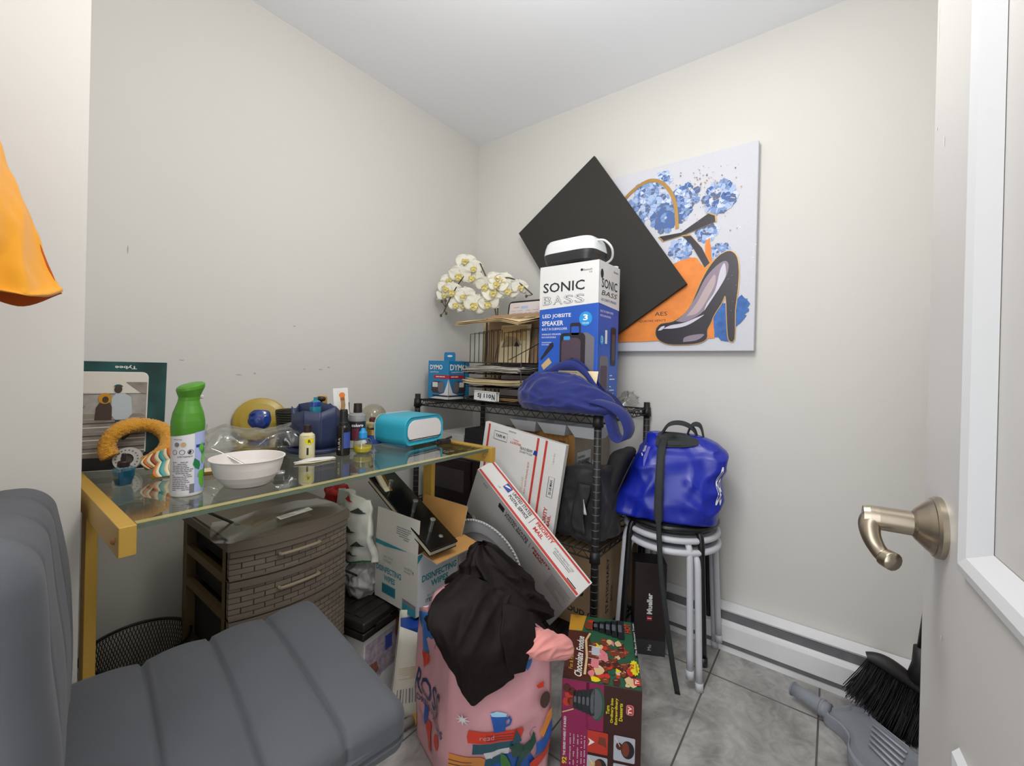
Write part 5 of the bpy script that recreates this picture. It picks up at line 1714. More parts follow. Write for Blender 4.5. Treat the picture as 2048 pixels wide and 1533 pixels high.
b.deco(circ_shape(0.026, 0.062, 0.009, 0.009), pm2, 'gs_orange')
b.deco(poly_shape([(0.013, 0.0), (0.022, 0.03), (0.02, 0.054), (0.033, 0.058), (0.034, 0.03), (0.031, 0.0)]), pm2, 'brownprint')
for k in range(5):
    b.deco(line_shape([(0.015 + 0.004 * k, 0.0), (0.019 + 0.003 * k, 0.045)], 0.0008), lambda x, y: pm2(x, y) + V((0, 0, 0.0004)), 'cream')
vd = V((-0.55, -0.83, 0))
b.build('printed_card', M=basis((-1.055, -0.375, GZ + 0.105), (0.83, -0.40, 0.06), (0.02, 0.1, 1)), label='white brochure with an orange picture standing in the navy organizer', cat='brochure')

# bottles
mat('lotion', 'd8cfa6', 0.35); mat('yellowlabel', 'e3d21b', 0.5); mat('brownbottle', '16110f', 0.25); mat('bluelabel', '3a4f9c', 0.4)
X, Y = -1.176, -0.446
t = thing('lotion_bottle', 'small cream lotion bottle with a black cap and yellow label in front of the organizer', 'bottle', frame(X, Y, GZ))
b = MB(); r_ = 0.0205
b.lathe([(r_ * .92, 0), (r_, 0.003), (r_, 0.058), (r_ * 0.94, 0.066), (r_ * .6, 0.072), (0.009, 0.073)], 'lotion', 32)
va = to_view(X, Y)
cyl_shape_on(b, circ_shape(0.006, 0.050, 0.013, 0.009), r_, 0, va, 'yellowlabel')
cyl_shape_on(b, text_shape('R', 0.006, 0.050, h=0.009, bold=0.03), r_, 0, va, 'ink', off=0.0009)
cyl_shape_on(b, rect_shape(-0.001, 0.012, 0.004, 0.032), r_, 0, va, 'ink')
cyl_shape_on(b, text_shape('lotion', -0.002, 0.064, w=0.013, h=0.003), r_ * 0.985, 0, va, 'inkgrey', off=0.001)
b.build('bottle_body', t)
MB().lathe([(0.0105, 0.073), (0.0105, 0.093), (0.0095, 0.0945), (0, 0.0945)], 'refillcap', 24).build('cap', t)

X, Y = -1.084, -0.478
t = thing('spray_bottle', 'slim black spray bottle with a blue label right of the navy organizer', 'bottle', frame(X, Y, GZ))
b = MB(); r_ = 0.0188
b.lathe([(r_ * .95, 0), (r_, 0.002), (r_, 0.082), (r_ * .85, 0.088), (0.011, 0.090)], 'brownbottle', 32)
va = to_view(X, Y)
cyl_shape_on(b, rect_shape(0.0, 0.022, 0.024, 0.068), r_, 0, va, 'bluelabel')
cyl_shape_on(b, text_shape('KURA', -0.012, 0.035, w=0.035, h=0.007, rot=PI / 2), r_, 0, va, 'greywhite')
b.build('bottle_body', t)
MB().lathe([(0.0135, 0.088), (0.0135, 0.096), (0.0118, 0.098), (0.0108, 0.128), (0.0095, 0.134), (0, 0.1345)], 'black', 24).build('cap', t)

mat('shampoo', '8f918f', 0.3, noise_=(12, 0.05)); mat('shlabel', '2a2330', 0.35); mat('maroon', '6b2a38', 0.4)
for X, Y, lab in ((-1.0, -0.418, 'grey bottle with black cap and dark label, the front one beside the snow globe'), (-1.012, -0.365, 'grey bottle with black cap half hidden behind the other grey bottle')):
    t = thing('shampoo_bottle', lab, 'bottle', frame(X, Y, GZ), 'grey shampoo bottles')
    b = MB(); r_ = 0.0265
    b.lathe([(r_ * .93, 0), (r_, 0.004), (r_, 0.095), (r_ * .92, 0.106), (r_ * .55, 0.113), (0.011, 0.115)], 'shampoo', 32)
    va = to_view(X, Y)
    cyl_shape_on(b, rect_shape(-0.04, 0.015, 0.03, 0.088), r_, 0, va, 'shlabel')
    cyl_shape_on(b, text_shape('coloro', 0.0, 0.076, w=0.036, h=0.010, bold=0.03), r_, 0, va, 'white', off=0.001)
    cyl_shape_on(b, rect_shape(-0.017, 0.03, 0.004, 0.066), r_, 0, va, 'maroon', off=0.0008)
    cyl_shape_on(b, rect_shape(-0.035, 0.005, 0.03, 0.028), r_, 0, va, 'greywhite', off=0.0008)
    b.build('bottle_body', t)
    MB().lathe([(0.013, 0.113), (0.0135, 0.117), (0.0125, 0.143), (0.0, 0.144)], 'refillcap', 24).build('cap', t)

glassy('clearbottle', (0.92, 0.93, 0.90), 0.10, 0.04)
mat('yellowliquid', 'c9b52a', 0.2); mat('capblue', '2a8fd0', 0.35)
X, Y = -1.030, -0.495
t = thing('clear_bottle', 'small clear bottle of yellow liquid with a light blue cap beside the black spray bottle', 'bottle', frame(X, Y, GZ))
b = MB()
b.lathe([(0.021, 0.0), (0.0265, 0.006), (0.0285, 0.018), (0.027, 0.034), (0.020, 0.043), (0.009, 0.046)], 'clearbottle', 32)
bo = b.build('bottle_body', t)
MB().lathe([(0.019, 0.002), (0.025, 0.007), (0.0268, 0.016), (0.026, 0.021), (0, 0.021)], 'yellowliquid', 32).build('liquid', bo)
MB().lathe([(0.0115, 0.044), (0.0125, 0.047), (0.0125, 0.062), (0.008, 0.067), (0.005, 0.075), (0, 0.076)], 'capblue', 24).build('cap', t)
b = MB()
b.lathe([(0.0165, 0.0), (0.0165, 0.002), (0.010, 0.004), (0.004, 0.008), (0.002, 0.017), (0.0, 0.018)], 'clear', 24)
b.build('clear_spout', M=frame(-0.995, -0.503, GZ), label='small clear plastic spout cap lying between clear bottle and teal machine', cat='cap')

# snow globe
mat('snowbase', '24408c', 0.35)
X, Y = -0.905, -0.365
t = thing('snow_globe', 'snow globe on a blue base behind the teal machine', 'snow globe', frame(X, Y, GZ))
MB().lathe([(0.040, 0), (0.040, 0.012), (0.037, 0.03), (0.030, 0.047), (0.0, 0.047)], lambda i: 'snowbase' if i < 2 else 'golddark', 32).build('base', t)
g = MB().rbox(0.086, 0.086, 0.086, 0.0429, 14, 'globeglass', c=(0, 0, 0.090)).build('globe', t)
b = MB()
b.rbox(0.05, 0.05, 0.02, 0.009, 8, 'cream', lambda p, n: p + n * 0.004 * noise.noise(p * 70), (0, 0, 0.060))
b.rbox(0.02, 0.018, 0.026, 0.006, 6, 'maroon', lambda p, n: p + n * 0.003 * noise.noise(p * 90), (0, 0.004, 0.074))
b.build('scene_figure', g)

# teal cutting machine
mat('teal', '2fa3bd', 0.4); mat('tealdark', '2a86b5', 0.4); mat('panelwhite', 'e2dddc', 0.4)
cA, cB, cC = V((-0.907, -0.540, 0)), V((-0.737, -0.520, 0)), V((-0.930, -0.375, 0))
xw = (cB - cA); 
M_ = basis((cA.x, cA.y, GZ), xw, V((0, 1, 0)))
t = thing('cutting_machine', 'teal rounded cutting machine with a white front panel at the right of the desk', 'craft machine', M_)
wM, dM, hM = 0.186, 0.150, 0.100
def prof(ins, y, zb=0.006):
    pts = []
    r_ = 0.034
    for cx, cz, a in ((wM - r_ - ins, hM - r_ - ins, 0), (r_ + ins, hM - r_ - ins, 90), (r_ * 0.7 + ins, zb + r_ * 0.7 + ins, 180), (wM - r_ * 0.7 - ins, zb + r_ * 0.7 + ins, 270)):
        rr_ = r_ if cz > 0.05 else r_ * 0.7
        pts += [(q[0], y, q[1]) for q in arc(cx, cz, rr_, a, a + 90, 8)]
    return pts
b = MB()
loft(b, [prof(0.006, 0.004), prof(0.001, 0.0), prof(0, 0.004), prof(0, dM - 0.006), prof(0.004, dM)], 'teal')
b.build('body', t)
b = MB()
loft(b, [prof(0.012, -0.0012, 0.010), prof(0.0115, 0.0006, 0.010)], 'panelwhite')
k = len(b.v)
b.box(0.016, -0.0022, 0.024, wM - 0.012, -0.0011, 0.0268, 'ink')
b.build('front_panel', t, label='white front panel with a dark slot')
for xx in (0.02, wM - 0.04):
    MB().box(xx, 0.02, 0.0, xx + 0.03, dM - 0.02, 0.0085, 'tealdark', 0.002).build('foot', t)
loft_b = MB()
loft(loft_b, [[(p[0], dM * 0.93, p[2]) for p in prof(-0.0012, 0)], [(p[0], dM * 0.945, p[2]) for p in prof(-0.0012, 0)]], 'panelwhite')
loft_b.build('end_rim', t)

# napkin and black bracket
b = MB()
for k in range(2):
    b.sheet(grid_fn([[(-0.05, -0.012 + 0.008 * k, 0.001 + 0.002 * k), (0.0, -0.016, 0.003 + .003 * k), (0.06, -0.004, 0.0015 + .003 * k)], [(-0.045, 0.008, 0.002 + .002 * k), (0.0, 0.006, 0.006 + .003 * k), (0.055, 0.008, 0.004 + .003 * k)], [(-0.03, 0.02, 0.001 + .002 * k), (0.0, 0.024, 0.003 + .003 * k), (0.05, 0.012, 0.002 + .003 * k)]], 0.003, 30, k), 14, 8, ('gs_cream', 'boxwhite')[k], 0.0008)
b.build('napkin', M=frame(-1.188, -0.505, GZ, -12), label='folded white napkin near the front edge of the desk below the lotion bottle', cat='napkin')
b = MB()
b.tube(smooth_path([(-0.03, 0.10, 0.005), (0.0, 0.06, 0.006), (0.02, 0.02, 0.006), (0.035, -0.01, 0.006)], 6), 0.004, 'blackmatte', 8)
b.box(0.015, -0.025, 0.0, 0.055, 0.005, 0.012, 'blackmatte', 0.002)
b.tube([(0.045, -0.01, 0.012), (0.06, -0.022, 0.02)], 0.004, 'blackmatte', 8)
b.tube([(0.02, 0.0, 0.006), (0.01, -0.02, 0.004)], 0.003, 'blackmatte', 6)
b.build('black_clamp', M=frame(-0.775, -0.53, GZ, -8), label='black clamp with a bar lying at the right end of the desk', cat='clamp')
# ------------------------------------------------------------------ woven drawer tower under the desk
def weave_material():
    mt = mat('weave', '6a6056', 0.6)
    nt = mt.node_tree; b_ = nt.nodes['Principled BSDF']
    tc = nt.nodes.new('ShaderNodeTexCoord')
    sx = nt.nodes.new('ShaderNodeSeparateXYZ'); nt.links.new(tc.outputs['Object'], sx.inputs[0])
    cb = nt.nodes.new('ShaderNodeCombineXYZ')
    ad = nt.nodes.new('ShaderNodeMath'); ad.operation = 'ADD'
    nt.links.new(sx.outputs['X'], ad.inputs[0]); nt.links.new(sx.outputs['Y'], ad.inputs[1])
    nt.links.new(ad.outputs[0], cb.inputs['X']); nt.links.new(sx.outputs['Z'], cb.inputs['Y'])
    br = nt.nodes.new('ShaderNodeTexBrick')
    br.inputs['Scale'].default_value = 1.0
    br.inputs['Brick Width'].default_value = 0.034
    br.inputs['Row Height'].default_value = 0.0135
    br.inputs['Mortar Size'].default_value = 0.0011
    br.inputs['Mortar Smooth'].default_value = 0.6
    br.inputs['Color1'].default_value = (*lin('857a6d'), 1); br.inputs['Color2'].default_value = (*lin('776c60'), 1); br.inputs['Mortar'].default_value = (*lin('2e2822'), 1)
    nt.links.new(cb.outputs[0], br.inputs['Vector'])
    nt.links.new(br.outputs['Color'], b_.inputs['Base Color'])
    bp = nt.nodes.new('ShaderNodeBump'); bp.inputs['Strength'].default_value = 0.7; bp.inputs['Distance'].default_value = 0.002; bp.invert = True
    nt.links.new(br.outputs['Fac'], bp.inputs['Height']); nt.links.new(bp.outputs[0], b_.inputs['Normal'])
weave_material()
mat('towerbrown', '746a5f', 0.55); mat('towerframe', '6b5836', 0.55); mat('handlebeige', '9a8b76', 0.5); mat('drawerin', '2c2420', 0.8)
TXc, TYf = -1.235, -0.505
t = thing('drawer_tower', 'brown plastic three-drawer tower with woven fronts under the desk', 'drawers', frame(TXc, TYf, 0))
hw, dp = 0.150, 0.33
bow = lambda x: -0.032 * (1 - (x / hw) ** 2)
def bowed(b, z0, z1, m_, out=0.0, x0=-hw, x1=hw, th=0.012, n=16, back=None):
    xs = [x0 + (x1 - x0) * i / n for i in range(n + 1)]
    fpts = [(x, bow(x) - out) for x in xs]
    bk = back if back is not None else None
    pts = fpts + ([(x, bow(x) - out + th) for x in xs[::-1]] if back is None else [(x1, back), (x0, back)])
    b.prism(pts, z0, z1, m_)
b = MB()
bowed(b, 0.572, 0.594, 'towerbrown', 0.008, -hw - 0.006, hw + 0.006, back=dp)
bowed(b, 0.594, 0.600, 'towerbrown', 0.003, -hw - 0.002, hw + 0.002, back=dp)
b.build('top', t)
b = MB()
for x in (-hw, hw - 0.022):
    for y in (0.012, dp - 0.03):
        b.box(x, y, 0.0, x + 0.022, y + 0.03, 0.572, 'towerframe')
    for z in (0.02, 0.225, 0.395, 0.485):
        b.box(x, 0.04, z, x + 0.012, dp - 0.03, z + 0.022, 'towerframe')
b.box(-hw, dp - 0.004, 0.0, hw, dp, 0.572, 'towerbrown')
b.build('side_frame', t)
for z0, z1 in ((0.500, 0.570), (0.405, 0.496), (0.235, 0.401)):
    b = MB()
    b.box(-hw + 0.024, 0.0, z0 + 0.01, hw - 0.024, dp - 0.03, z1 - 0.02, 'drawerin')
    bowed(b, z0, z1 - 0.014, 'weave', 0.0, th=0.02)
    bowed(b, z1 - 0.014, z1, 'towerbrown', 0.005, th=0.026)
    bowed(b, z0, z0 + 0.005, 'towerbrown', 0.002, th=0.02)
    d = b.build('drawer', t)
    b = MB()
    zz = (z0 + z1) / 2 + 0.004
    b.tube([(x, bow(x) - 0.011, zz + 0.004) for x in [-0.052 + 0.0104 * i for i in range(11)]], 0.0042, 'handlebeige', 8)
    for x in (-0.05, 0.05):
        b.tube([(x, bow(x) + 0.002, zz + 0.004), (x, bow(x) - 0.011, zz + 0.004)], 0.004, 'handlebeige', 8)
    b.build('handle', d)
b = MB(); bowed(b, 0.02, 0.231, 'weave', 0.0, th=0.02); b.build('lower_panel', t)
b = MB()
b.sheet(grid_fn([[(-0.165, -0.045, 0.005), (-0.06, -0.04, 0.012), (0.05, -0.05, 0.010), (0.115, -0.04, 0.012)], [(-0.18, 0.02, 0.002), (-0.05, 0.03, 0.02), (0.05, 0.02, 0.024), (0.12, 0.03, 0.02)], [(-0.15, 0.12, 0.008), (-0.05, 0.12, 0.01), (0.05, 0.11, 0.02), (0.125, 0.12, 0.01)]], 0.008, 14, 4), 24, 14, 'bagfilm')
b.build('plastic_sleeve', M=frame(TXc, TYf, 0.601), label='clear plastic sleeve lying on top of the brown drawer tower', cat='plastic sleeve')
b = MB()
b.box(-0.045, -0.009, 0, 0.045, 0.009, 0.001, 'greywhite')
b.deco(scribble(-0.04, -0.007, 0.04, 0.007, 3, 0.0018, 4), plane_map((0, 0, 0.001), (1, 0, 0), (0, 1, 0)), 'inkgrey')
b.build('paper_label', M=frame(TXc - 0.005, TYf - 0.012, 0.627, 8, 0, 8), label='white paper label on the clear plastic sleeve', cat='label')

# mesh bin and tissue behind the chair
mat('meshbrown', '4a3a2a', 0.4, metal=0.4)
t = thing('mesh_bin', 'round dark metal mesh waste bin behind the grey chair', 'bin', frame(-1.480, -0.185, 0))
b = MB()
def br_(z): return 0.082 + 0.028 * z / 0.275
for k in range(90):
    for s_ in (1, -1):
        pts = [(br_(z) * math.cos(2 * PI * k / 90 + s_ * z * 3.2), br_(z) * math.sin(2 * PI * k / 90 + s_ * z * 3.2), z) for z in (0.01, 0.09, 0.18, 0.27)]
        b.tube(pts, 0.0009, 'meshbrown', 4, caps=False)
b.lathe([(0.0, 0.004), (0.082, 0.004), (0.083, 0.012)], 'meshbrown', 32, caps=False)
b.build('mesh_wall', t)
MB().tube([(0.110 * math.cos(2 * PI * i / 48), 0.110 * math.sin(2 * PI * i / 48), 0.272) for i in range(48)], 0.0042, 'black', 8, closed=True).build('rim', t)
mat('tissue', 'd4cfd3', 0.8)
b = MB()
b.rbox(0.12, 0.09, 0.10, 0.03, 14, 'tissue', lambda p, n: p + n * (ridged(p * 22) * 0.010), (0, 0, 0))
b.build('crumpled_tissue', M=frame(-1.565, -0.335, 0.235, 20), label='crumpled white tissue between bin and desk leg behind the chair', cat='tissue')
MB().box(-0.075, -0.07, 0, 0.075, 0.07, 0.19, 'greywhite', 0.004).build('white_carton', M=frame(-1.555, -0.335, 0, 10), label='white carton under the crumpled tissue behind the chair', cat='box')

# ------------------------------------------------------------------ between drawer tower and shelf
mat('pouchgrey', 'a7a6a8', 0.35)
mat('xmaswhite', 'dcdcd6', 0.6, noise_=(10, 0.04)); mat('xgreen', '1f7a4a', 0.6); mat('xred', 'c22b2b', 0.6); mat('xdark', '39443c', 0.6)
rowsX = [
    [(0.02, 0.105, 0.235), (-0.012, 0.06, 0.245), (-0.02, -0.01, 0.255), (0.0, -0.085, 0.235)],
    [(0.025, 0.10, 0.19), (-0.02, 0.05, 0.19), (-0.035, -0.01, 0.195), (-0.005, -0.10, 0.19)],
    [(0.02, 0.095, 0.12), (-0.025, 0.05, 0.115), (-0.04, -0.015, 0.115), (-0.01, -0.115, 0.125)],
    [(0.015, 0.09, 0.085), (-0.02, 0.05, 0.07), (-0.035, -0.025, 0.068), (-0.01, -0.115, 0.075)],
    [(0.015, 0.085, 0.05), (-0.02, 0.05, 0.025), (-0.03, -0.02, 0.03), (-0.01, -0.110, 0.048)]]
fX0 = grid_fn(rowsX, 0.010, 13, 5, 0.003, 40)
def fX(u, v):
    return fX0(u, v) + V((-1, 0, 0)) * (ridged(V((u * 3.1 + v * 0.7, v * 1.1, 2.2))) * 0.012)
t = thing('christmas_bag', 'white fabric bag with red and dark tree prints and green hem beside the drawer tower', 'bag', frame(-0.965, -0.355, 0.345))
b = MB()
b.sheet(fX, 40, 44, 'xmaswhite', -0.022)
def onX(x, y):
    e = 0.01
    p = fX(x, y); n = (fX(min(1, x + e), y) - fX(max(0, x - e), y)).cross(fX(x, min(1, y + e)) - fX(x, max(0, y - e))).normalized()
    if n.x > 0: n = -n
    return p + n * 0.0022
for k, (u_, v_, m_) in enumerate(((0.25, 0.08, 'xred'), (0.7, 0.1, 'xred'), (0.5, 0.25, 'xdark'), (0.85, 0.2, 'xdark'), (0.35, 0.42, 'xred'), (0.75, 0.42, 'xdark'), (0.2, 0.55, 'xdark'), (0.62, 0.6, 'xdark'), (0.85, 0.6, 'xdark'), (0.75, 0.76, 'xdark'), (0.45, 0.75, 'xdark'), (0.15, 0.3, 'xdark'))):
    s_ = 0.085
    b.deco(poly_shape([(u_ - s_, v_ + 0.035), (u_ + s_, v_ + 0.03), (u_ + s_ * 0.4, v_ + 0.005), (u_ + s_ * 0.5, v_), (u_, v_ - 0.04), (u_ - s_ * 0.5, v_)]), onX, m_, 0.02)
b.deco(rect_shape(0.3, 0.93, 0.99, 0.985), onX, 'xgreen', 0.05)
b.deco(rect_shape(0.30, 0.62, 0.37, 0.93), onX, 'xgreen', 0.05)
b.build('bag_cloth', t)
b = MB()
b.rbox(0.07, 0.09, 0.07, 0.03, 10, 'xred', lambda p, n: p + n * (noise.noise(p * 45) * 0.014), (0.0, 0.105, 0.215))
b.build('red_lining', t, label='red printed lining')
b = MB()
b.rbox(0.10, 0.09, 0.085, 0.03, 24, 'pouchgrey', lambda p, n: p + n * (ridged(p * 26) * 0.010 + ridged(p * 60) * 0.004), (0, 0, 0))
b.build('plastic_pouch', M=frame(-0.950, -0.400, 0.312), label='crumpled greyish plastic pouch below the white tree-print bag', cat='pouch')

mat('caseblack', '1d1a19', 0.4, noise_=(14, 0.25))
t = thing('tool_case', 'black plastic tool case lying on the printed box beside the drawer tower', 'case', frame(-1.058, -0.562, 0.2125, 10))
b = MB()
b.box(0, 0, 0, 0.152, 0.22, 0.024, 'caseblack', 0.006, 3)
b.build('lower_shell', t)
b = MB()
b.box(0, 0, 0.0255, 0.152, 0.22, 0.054, 'caseblack', 0.007, 3)
for y in (0.03, 0.075, 0.12, 0.165):
    b.box(0.02, y, 0.053, 0.132, y + 0.032, 0.0565, 'caseblack', 0.002)
b.build('lid', t)
MB().box(0.045, -0.008, 0.016, 0.105, 0.001, 0.036, 'black', 0.002).build('latch', t)
mat('picprint', 'a79aa6', 0.5, noise_=(55, 0.35, 6)); mat('picred', '8d5a4a', 0.5, noise_=(70, 0.4, 6))
b = MB()
b.box(0, 0, 0, 0.215, 0.20, 0.211, 'boxwhite', 0.001)
lf = plane_map((0, 0.20, 0), (0, -1, 0), (0, 0, 1), 0.0006)
b.deco(poly_shape([(0.0, 0.0), (0.1995, 0.0), (0.1995, 0.14), (0.1, 0.15), (0.0, 0.135)]), lf, 'black')
rf = plane_map((0, 0, 0), (1, 0, 0), (0, 0, 1), 0.0006); rf2 = plane_map((0, 0, 0), (1, 0, 0), (0, 0, 1), 0.0011)
b.deco(rect_shape(0.004, 0.07, 0.21, 0.19), rf, 'picprint')
b.deco(poly_shape([(0.004, 0.06), (0.06, 0.09), (0.05, 0.12), (0.004, 0.125)]), rf2, 'picred')
b.deco(rect_shape(0.085, 0.13, 0.115, 0.175), rf2, 'bluelabel')
b.deco(rect_shape(0.13, 0.15, 0.2, 0.208), rf2, 'picred')
b.deco(line_shape([(0.01, 0.035), (0.07, 0.07)], 0.003), rf2, 'inkgrey')
b.build('printed_box', M=frame(-1.045, -0.548, 0, 10), label='white box with black side and photo print under the black tool case', cat='box')

# white carton / mailing bag with an open top
mat('cartonwhite', 'c9c5b8', 0.6)
t = thing('paper_carton', 'white paper carton with barcode and open blue-lined top beside the pink bag', 'carton', frame(-0.985, -0.690, 0, -38))
b = MB()
wc, dc, hc = 0.125, 0.085, 0.265
P_ = lambda x, y, z: V((x * (1 - 0.25 * z / hc), y, z))
def quad(a, c, d, e, m_, th=0.0015):
    b.sheet(lambda u, v: (a * (1 - u) + c * u) * (1 - v) + (e * (1 - u) + d * u) * v, 6, 6, m_, th)
quad(V((-0.06, 0, 0.001)), V((0.065, 0, 0.001)), V((0.045, 0.012, 0.235)), V((-0.035, 0.012, 0.275)), 'cartonwhite')
quad(V((0.065, 0, 0.001)), V((0.065, 0.09, 0.001)), V((0.045, 0.08, 0.275)), V((0.045, 0.012, 0.235)), 'cartonwhite')
quad(V((0.065, 0.09, 0.001)), V((-0.06, 0.09, 0.001)), V((-0.035, 0.08, 0.285)), V((0.045, 0.08, 0.275)), 'cartonwhite')
quad(V((-0.06, 0.09, 0.001)), V((-0.06, 0, 0.001)), V((-0.035, 0.012, 0.275)), V((-0.035, 0.08, 0.285)), 'cartonwhite')
fm = lambda x, y: V((x * (1 - 0.33 * y / 0.25), 0.012 * y / 0.26 - 0.0009, y))
for k in range(9):
    b.deco(rect_shape(-0.045 + k * 0.0095, 0.06, -0.045 + k * 0.0095 + (0.003, 0.005, 0.0025)[k % 3], 0.10), fm, 'inkgrey')
b.deco(scribble(-0.045, 0.125, 0.035, 0.16, 7, 0.0012, 5, 0.9, 0.01, 0.03), fm, 'tan')
b.deco(text_shape('P-1 M2022', 0.028, 0.012, w=0.06, h=0.007), fm, 'ink')
b.build('carton_body', t)
b = MB()
b.box(-0.036, 0.018, 0.12, 0.044, 0.076, 0.262, 'boxdeep')
b.build('blue_lining', t, label='dark blue inner lining')
b = MB()
quad(V((0.045, 0.012, 0.235)), V((0.02, 0.008, 0.246)), V((0.045, -0.006, 0.215)), V((0.062, 0.0, 0.195)), 'paper', 0.001)
b.build('torn_flap', t)

# open box of disinfecting wipes with black albums inside
mat('wipesgrey', 'c6c3bb', 0.65, noise_=(8, 0.04)); mat('wipesteal', '2b8792', 0.6); mat('wipeswhite', 'cfd3d6', 0.6); mat('navyink', '20536f', 0.6)
WX0, WY0, WZ0 = -0.947, -0.659, 0.269
wx, wy, wz = 0.205, 0.241, 0.222
t = thing('wipes_box', 'open white carton reading DISINFECTING WIPES between the drawer tower and the black shirt', 'box', frame(WX0, WY0, WZ0) @ Matrix.Scale(0.85, 4))
b = MB()
th = 0.004
b.box(0, 0, 0, wx, wy, th, 'kraft')
b.box(0, 0, 0, th, wy, wz, 'wipesgrey'); b.box(wx - th, 0, 0, wx, wy, wz, 'kraft')
b.box(th, 0, 0, wx - th, th, wz, 'wipeswhite'); b.box(th, wy - th, 0, wx - th, wy, wz, 'kraft')
lf = plane_map((0, wy, 0), (0, -1, 0), (0, 0, 1), 0.0006); lf2 = plane_map((0, wy, 0), (0, -1, 0), (0, 0, 1), 0.0012)
rf = plane_map((0, 0, 0), (1, 0, 0), (0, 0, 1), 0.0006); rf2 = plane_map((0, 0, 0), (1, 0, 0), (0, 0, 1), 0.0012)
b.deco(text_shape('DISINFECTING', 0.082, 0.118, w=0.148, h=0.022, bold=0.03), lf, 'wipesteal')
b.deco(text_shape('WIPES', 0.088, 0.088, w=0.066, h=0.022, bold=0.03), lf, 'wipesteal')
b.deco(text_shape('75 COUNT', 0.075, 0.152, w=0.05, h=0.009), lf, 'inkgrey')
b.deco(text_shape('INC. 77477', 0.080, 0.166, w=0.055, h=0.007), lf, 'inkgrey')
b.deco(text_shape('THIS SIDE UP', 0.192, 0.158, w=0.045, h=0.009), lf, 'inkgrey')
b.deco(text_shape('FRAGILE', 0.190, 0.146, w=0.035, h=0.006), lf, 'inkgrey')
b.deco(poly_shape([(0.219, 0.146), (0.221, 0.146), (0.221, 0.153), (0.2235, 0.153), (0.22, 0.159), (0.2165, 0.153), (0.219, 0.153)]), lf, 'ink')
b.deco(rect_shape(0.045, 0.03, 0.125, 0.066), lf, 'wipesteal')
for k in range(9):
    b.deco(rect_shape(0.049 + 0.0082 * k, 0.034, 0.053 + 0.0082 * k, 0.062), lf2, 'navyink')
b.deco(poly_shape([(0.0, 0.205), (0.06, 0.205), (0.19, 0.2185), (0, 0.2215)]), lf, 'wipesteal')
b.deco(poly_shape([(0.165, 0.001), (0.238, 0.001), (0.238, 0.026), (0.165, 0.034)]), lf, 'wipesteal')
b.deco(poly_shape([(0.165, 0.034), (0.238, 0.026), (0.238, 0.042), (0.165, 0.048)]), lf, 'inkgrey')
b.deco(text_shape('DISINFECTING', 0.108, 0.130, w=0.17, h=0.024, bold=0.03), rf, 'wipesteal')
b.deco(text_shape('WIPES', 0.108, 0.099, w=0.085, h=0.024, bold=0.03), rf, 'wipesteal')
b.deco(text_shape('80-2-320 COUNT', 0.085, 0.062, w=0.07, h=0.008), rf, 'inkgrey')
b.deco(text_shape('ITEM 842', 0.078, 0.045, w=0.07, h=0.014, bold=0.02), rf, 'navyink')
b.deco(poly_shape([(0.001, 0.22), (0.03, 0.22), (0.001, 0.19)]), rf, 'wipesteal')
b.build('carton', t)
def flap(name, o, xd, yd, w_, h_, mo, mi, deco=None, lab=None):
    b = MB(); b.M = basis(o, xd, yd)
    b.box(0, 0, -0.003, w_, h_, -0.0015, mi); b.box(0, 0, -0.0015, w_, h_, 0, mo)
    if deco: deco(b)
    return b.build(name, t, label=lab)
flap('flap', (0, wy, wz), (0, -1, 0), (0.06, 0, 1), wy, 0.118, 'wipesgrey', 'kraft', lambda b: b.deco(scribble(0.12, 0.03, 0.20, 0.075, 6, 0.003, 5, 0.9, 0.01, 0.03), plane_map((0, 0, 0), (1, 0, 0), (0, 1, 0)), 'inkgrey'))
flap('flap', (wx, wy, wz), (0, -1, 0), (0.30, 0, 1), wy + 0.01, 0.118, 'kraftlit', 'wipesgrey', None, 'brown inner face of the flap')
flap('flap', (0.015, 0.0, wz + 0.002), (1, 0, 0), (0, -1, -0.16), wx + 0.012, 0.085, 'wipeswhite', 'kraftlit', None, 'brown inner face of the flap')
MB().box(0, 0, 0, 0.105, 0.095, 0.2685, 'kraft', 0.002).build('plain_carton', M=frame(-0.882, -0.652, 0, 0), label='plain brown carton under the wipes carton', cat='box')

mat('pageedge', 'c9bfa6', 0.7)
def slab(o, xd, yd, w_, l_, th_, label, name, posts=()):
    t = thing(name, label, 'album', basis(o, xd, yd) @ Matrix.Scale(0.85, 4))
    b = MB(); b.box(0, 0, -0.007, w_, l_, 0, 'blackgloss', 0.0015); b.box(0, 0, -th_, w_, l_, -th_ + 0.004, 'blackgloss', 0.001); b.build('cover', t)
    MB().box(0.002, 0.002, -th_ + 0.0042, w_ - 0.004, l_ - 0.003, -0.0073, 'pageedge').build('pages', t)
    for x, y, h_ in posts:
        MB().lathe([(0.0075, 0), (0.0075, h_ - 0.003), (0.010, h_ - 0.002), (0.010, h_), (0, h_ + 0.0005)] if h_ > 0.01 else [(0.008, 0), (0.008, h_), (0, h_ + 0.001)], 'chrome', 18, cx=x, cy=y).build('post', t)
slab((-0.954, -0.724, 0.492), (1, -0.12, 0.03), (0.28, 1, 0.40), 0.115, 0.46, 0.026, 'black photo album with two silver posts leaning in the wipes carton', 'post_album', ((0.052, 0.085, 0.05), (0.05, 0.20, 0.05), (0.072, 0.045, 0.0015), (0.04, 0.36, 0.035)))
b = MB()
b.box(0, 0, -0.012, 0.032, 0.36, 0, 'pageedge', 0.002); b.box(0.02, 0.001, 0.0, 0.031, 0.359, 0.001, 'golddark')
b.build('picture_frame', M=basis((-0.926, -0.584, 0.506), (1, -0.1, 0), (-0.02, 0.75, 0.52)) @ Matrix.Scale(0.85, 4), label='narrow cream edged frame leaning beside the black album', cat='frame')

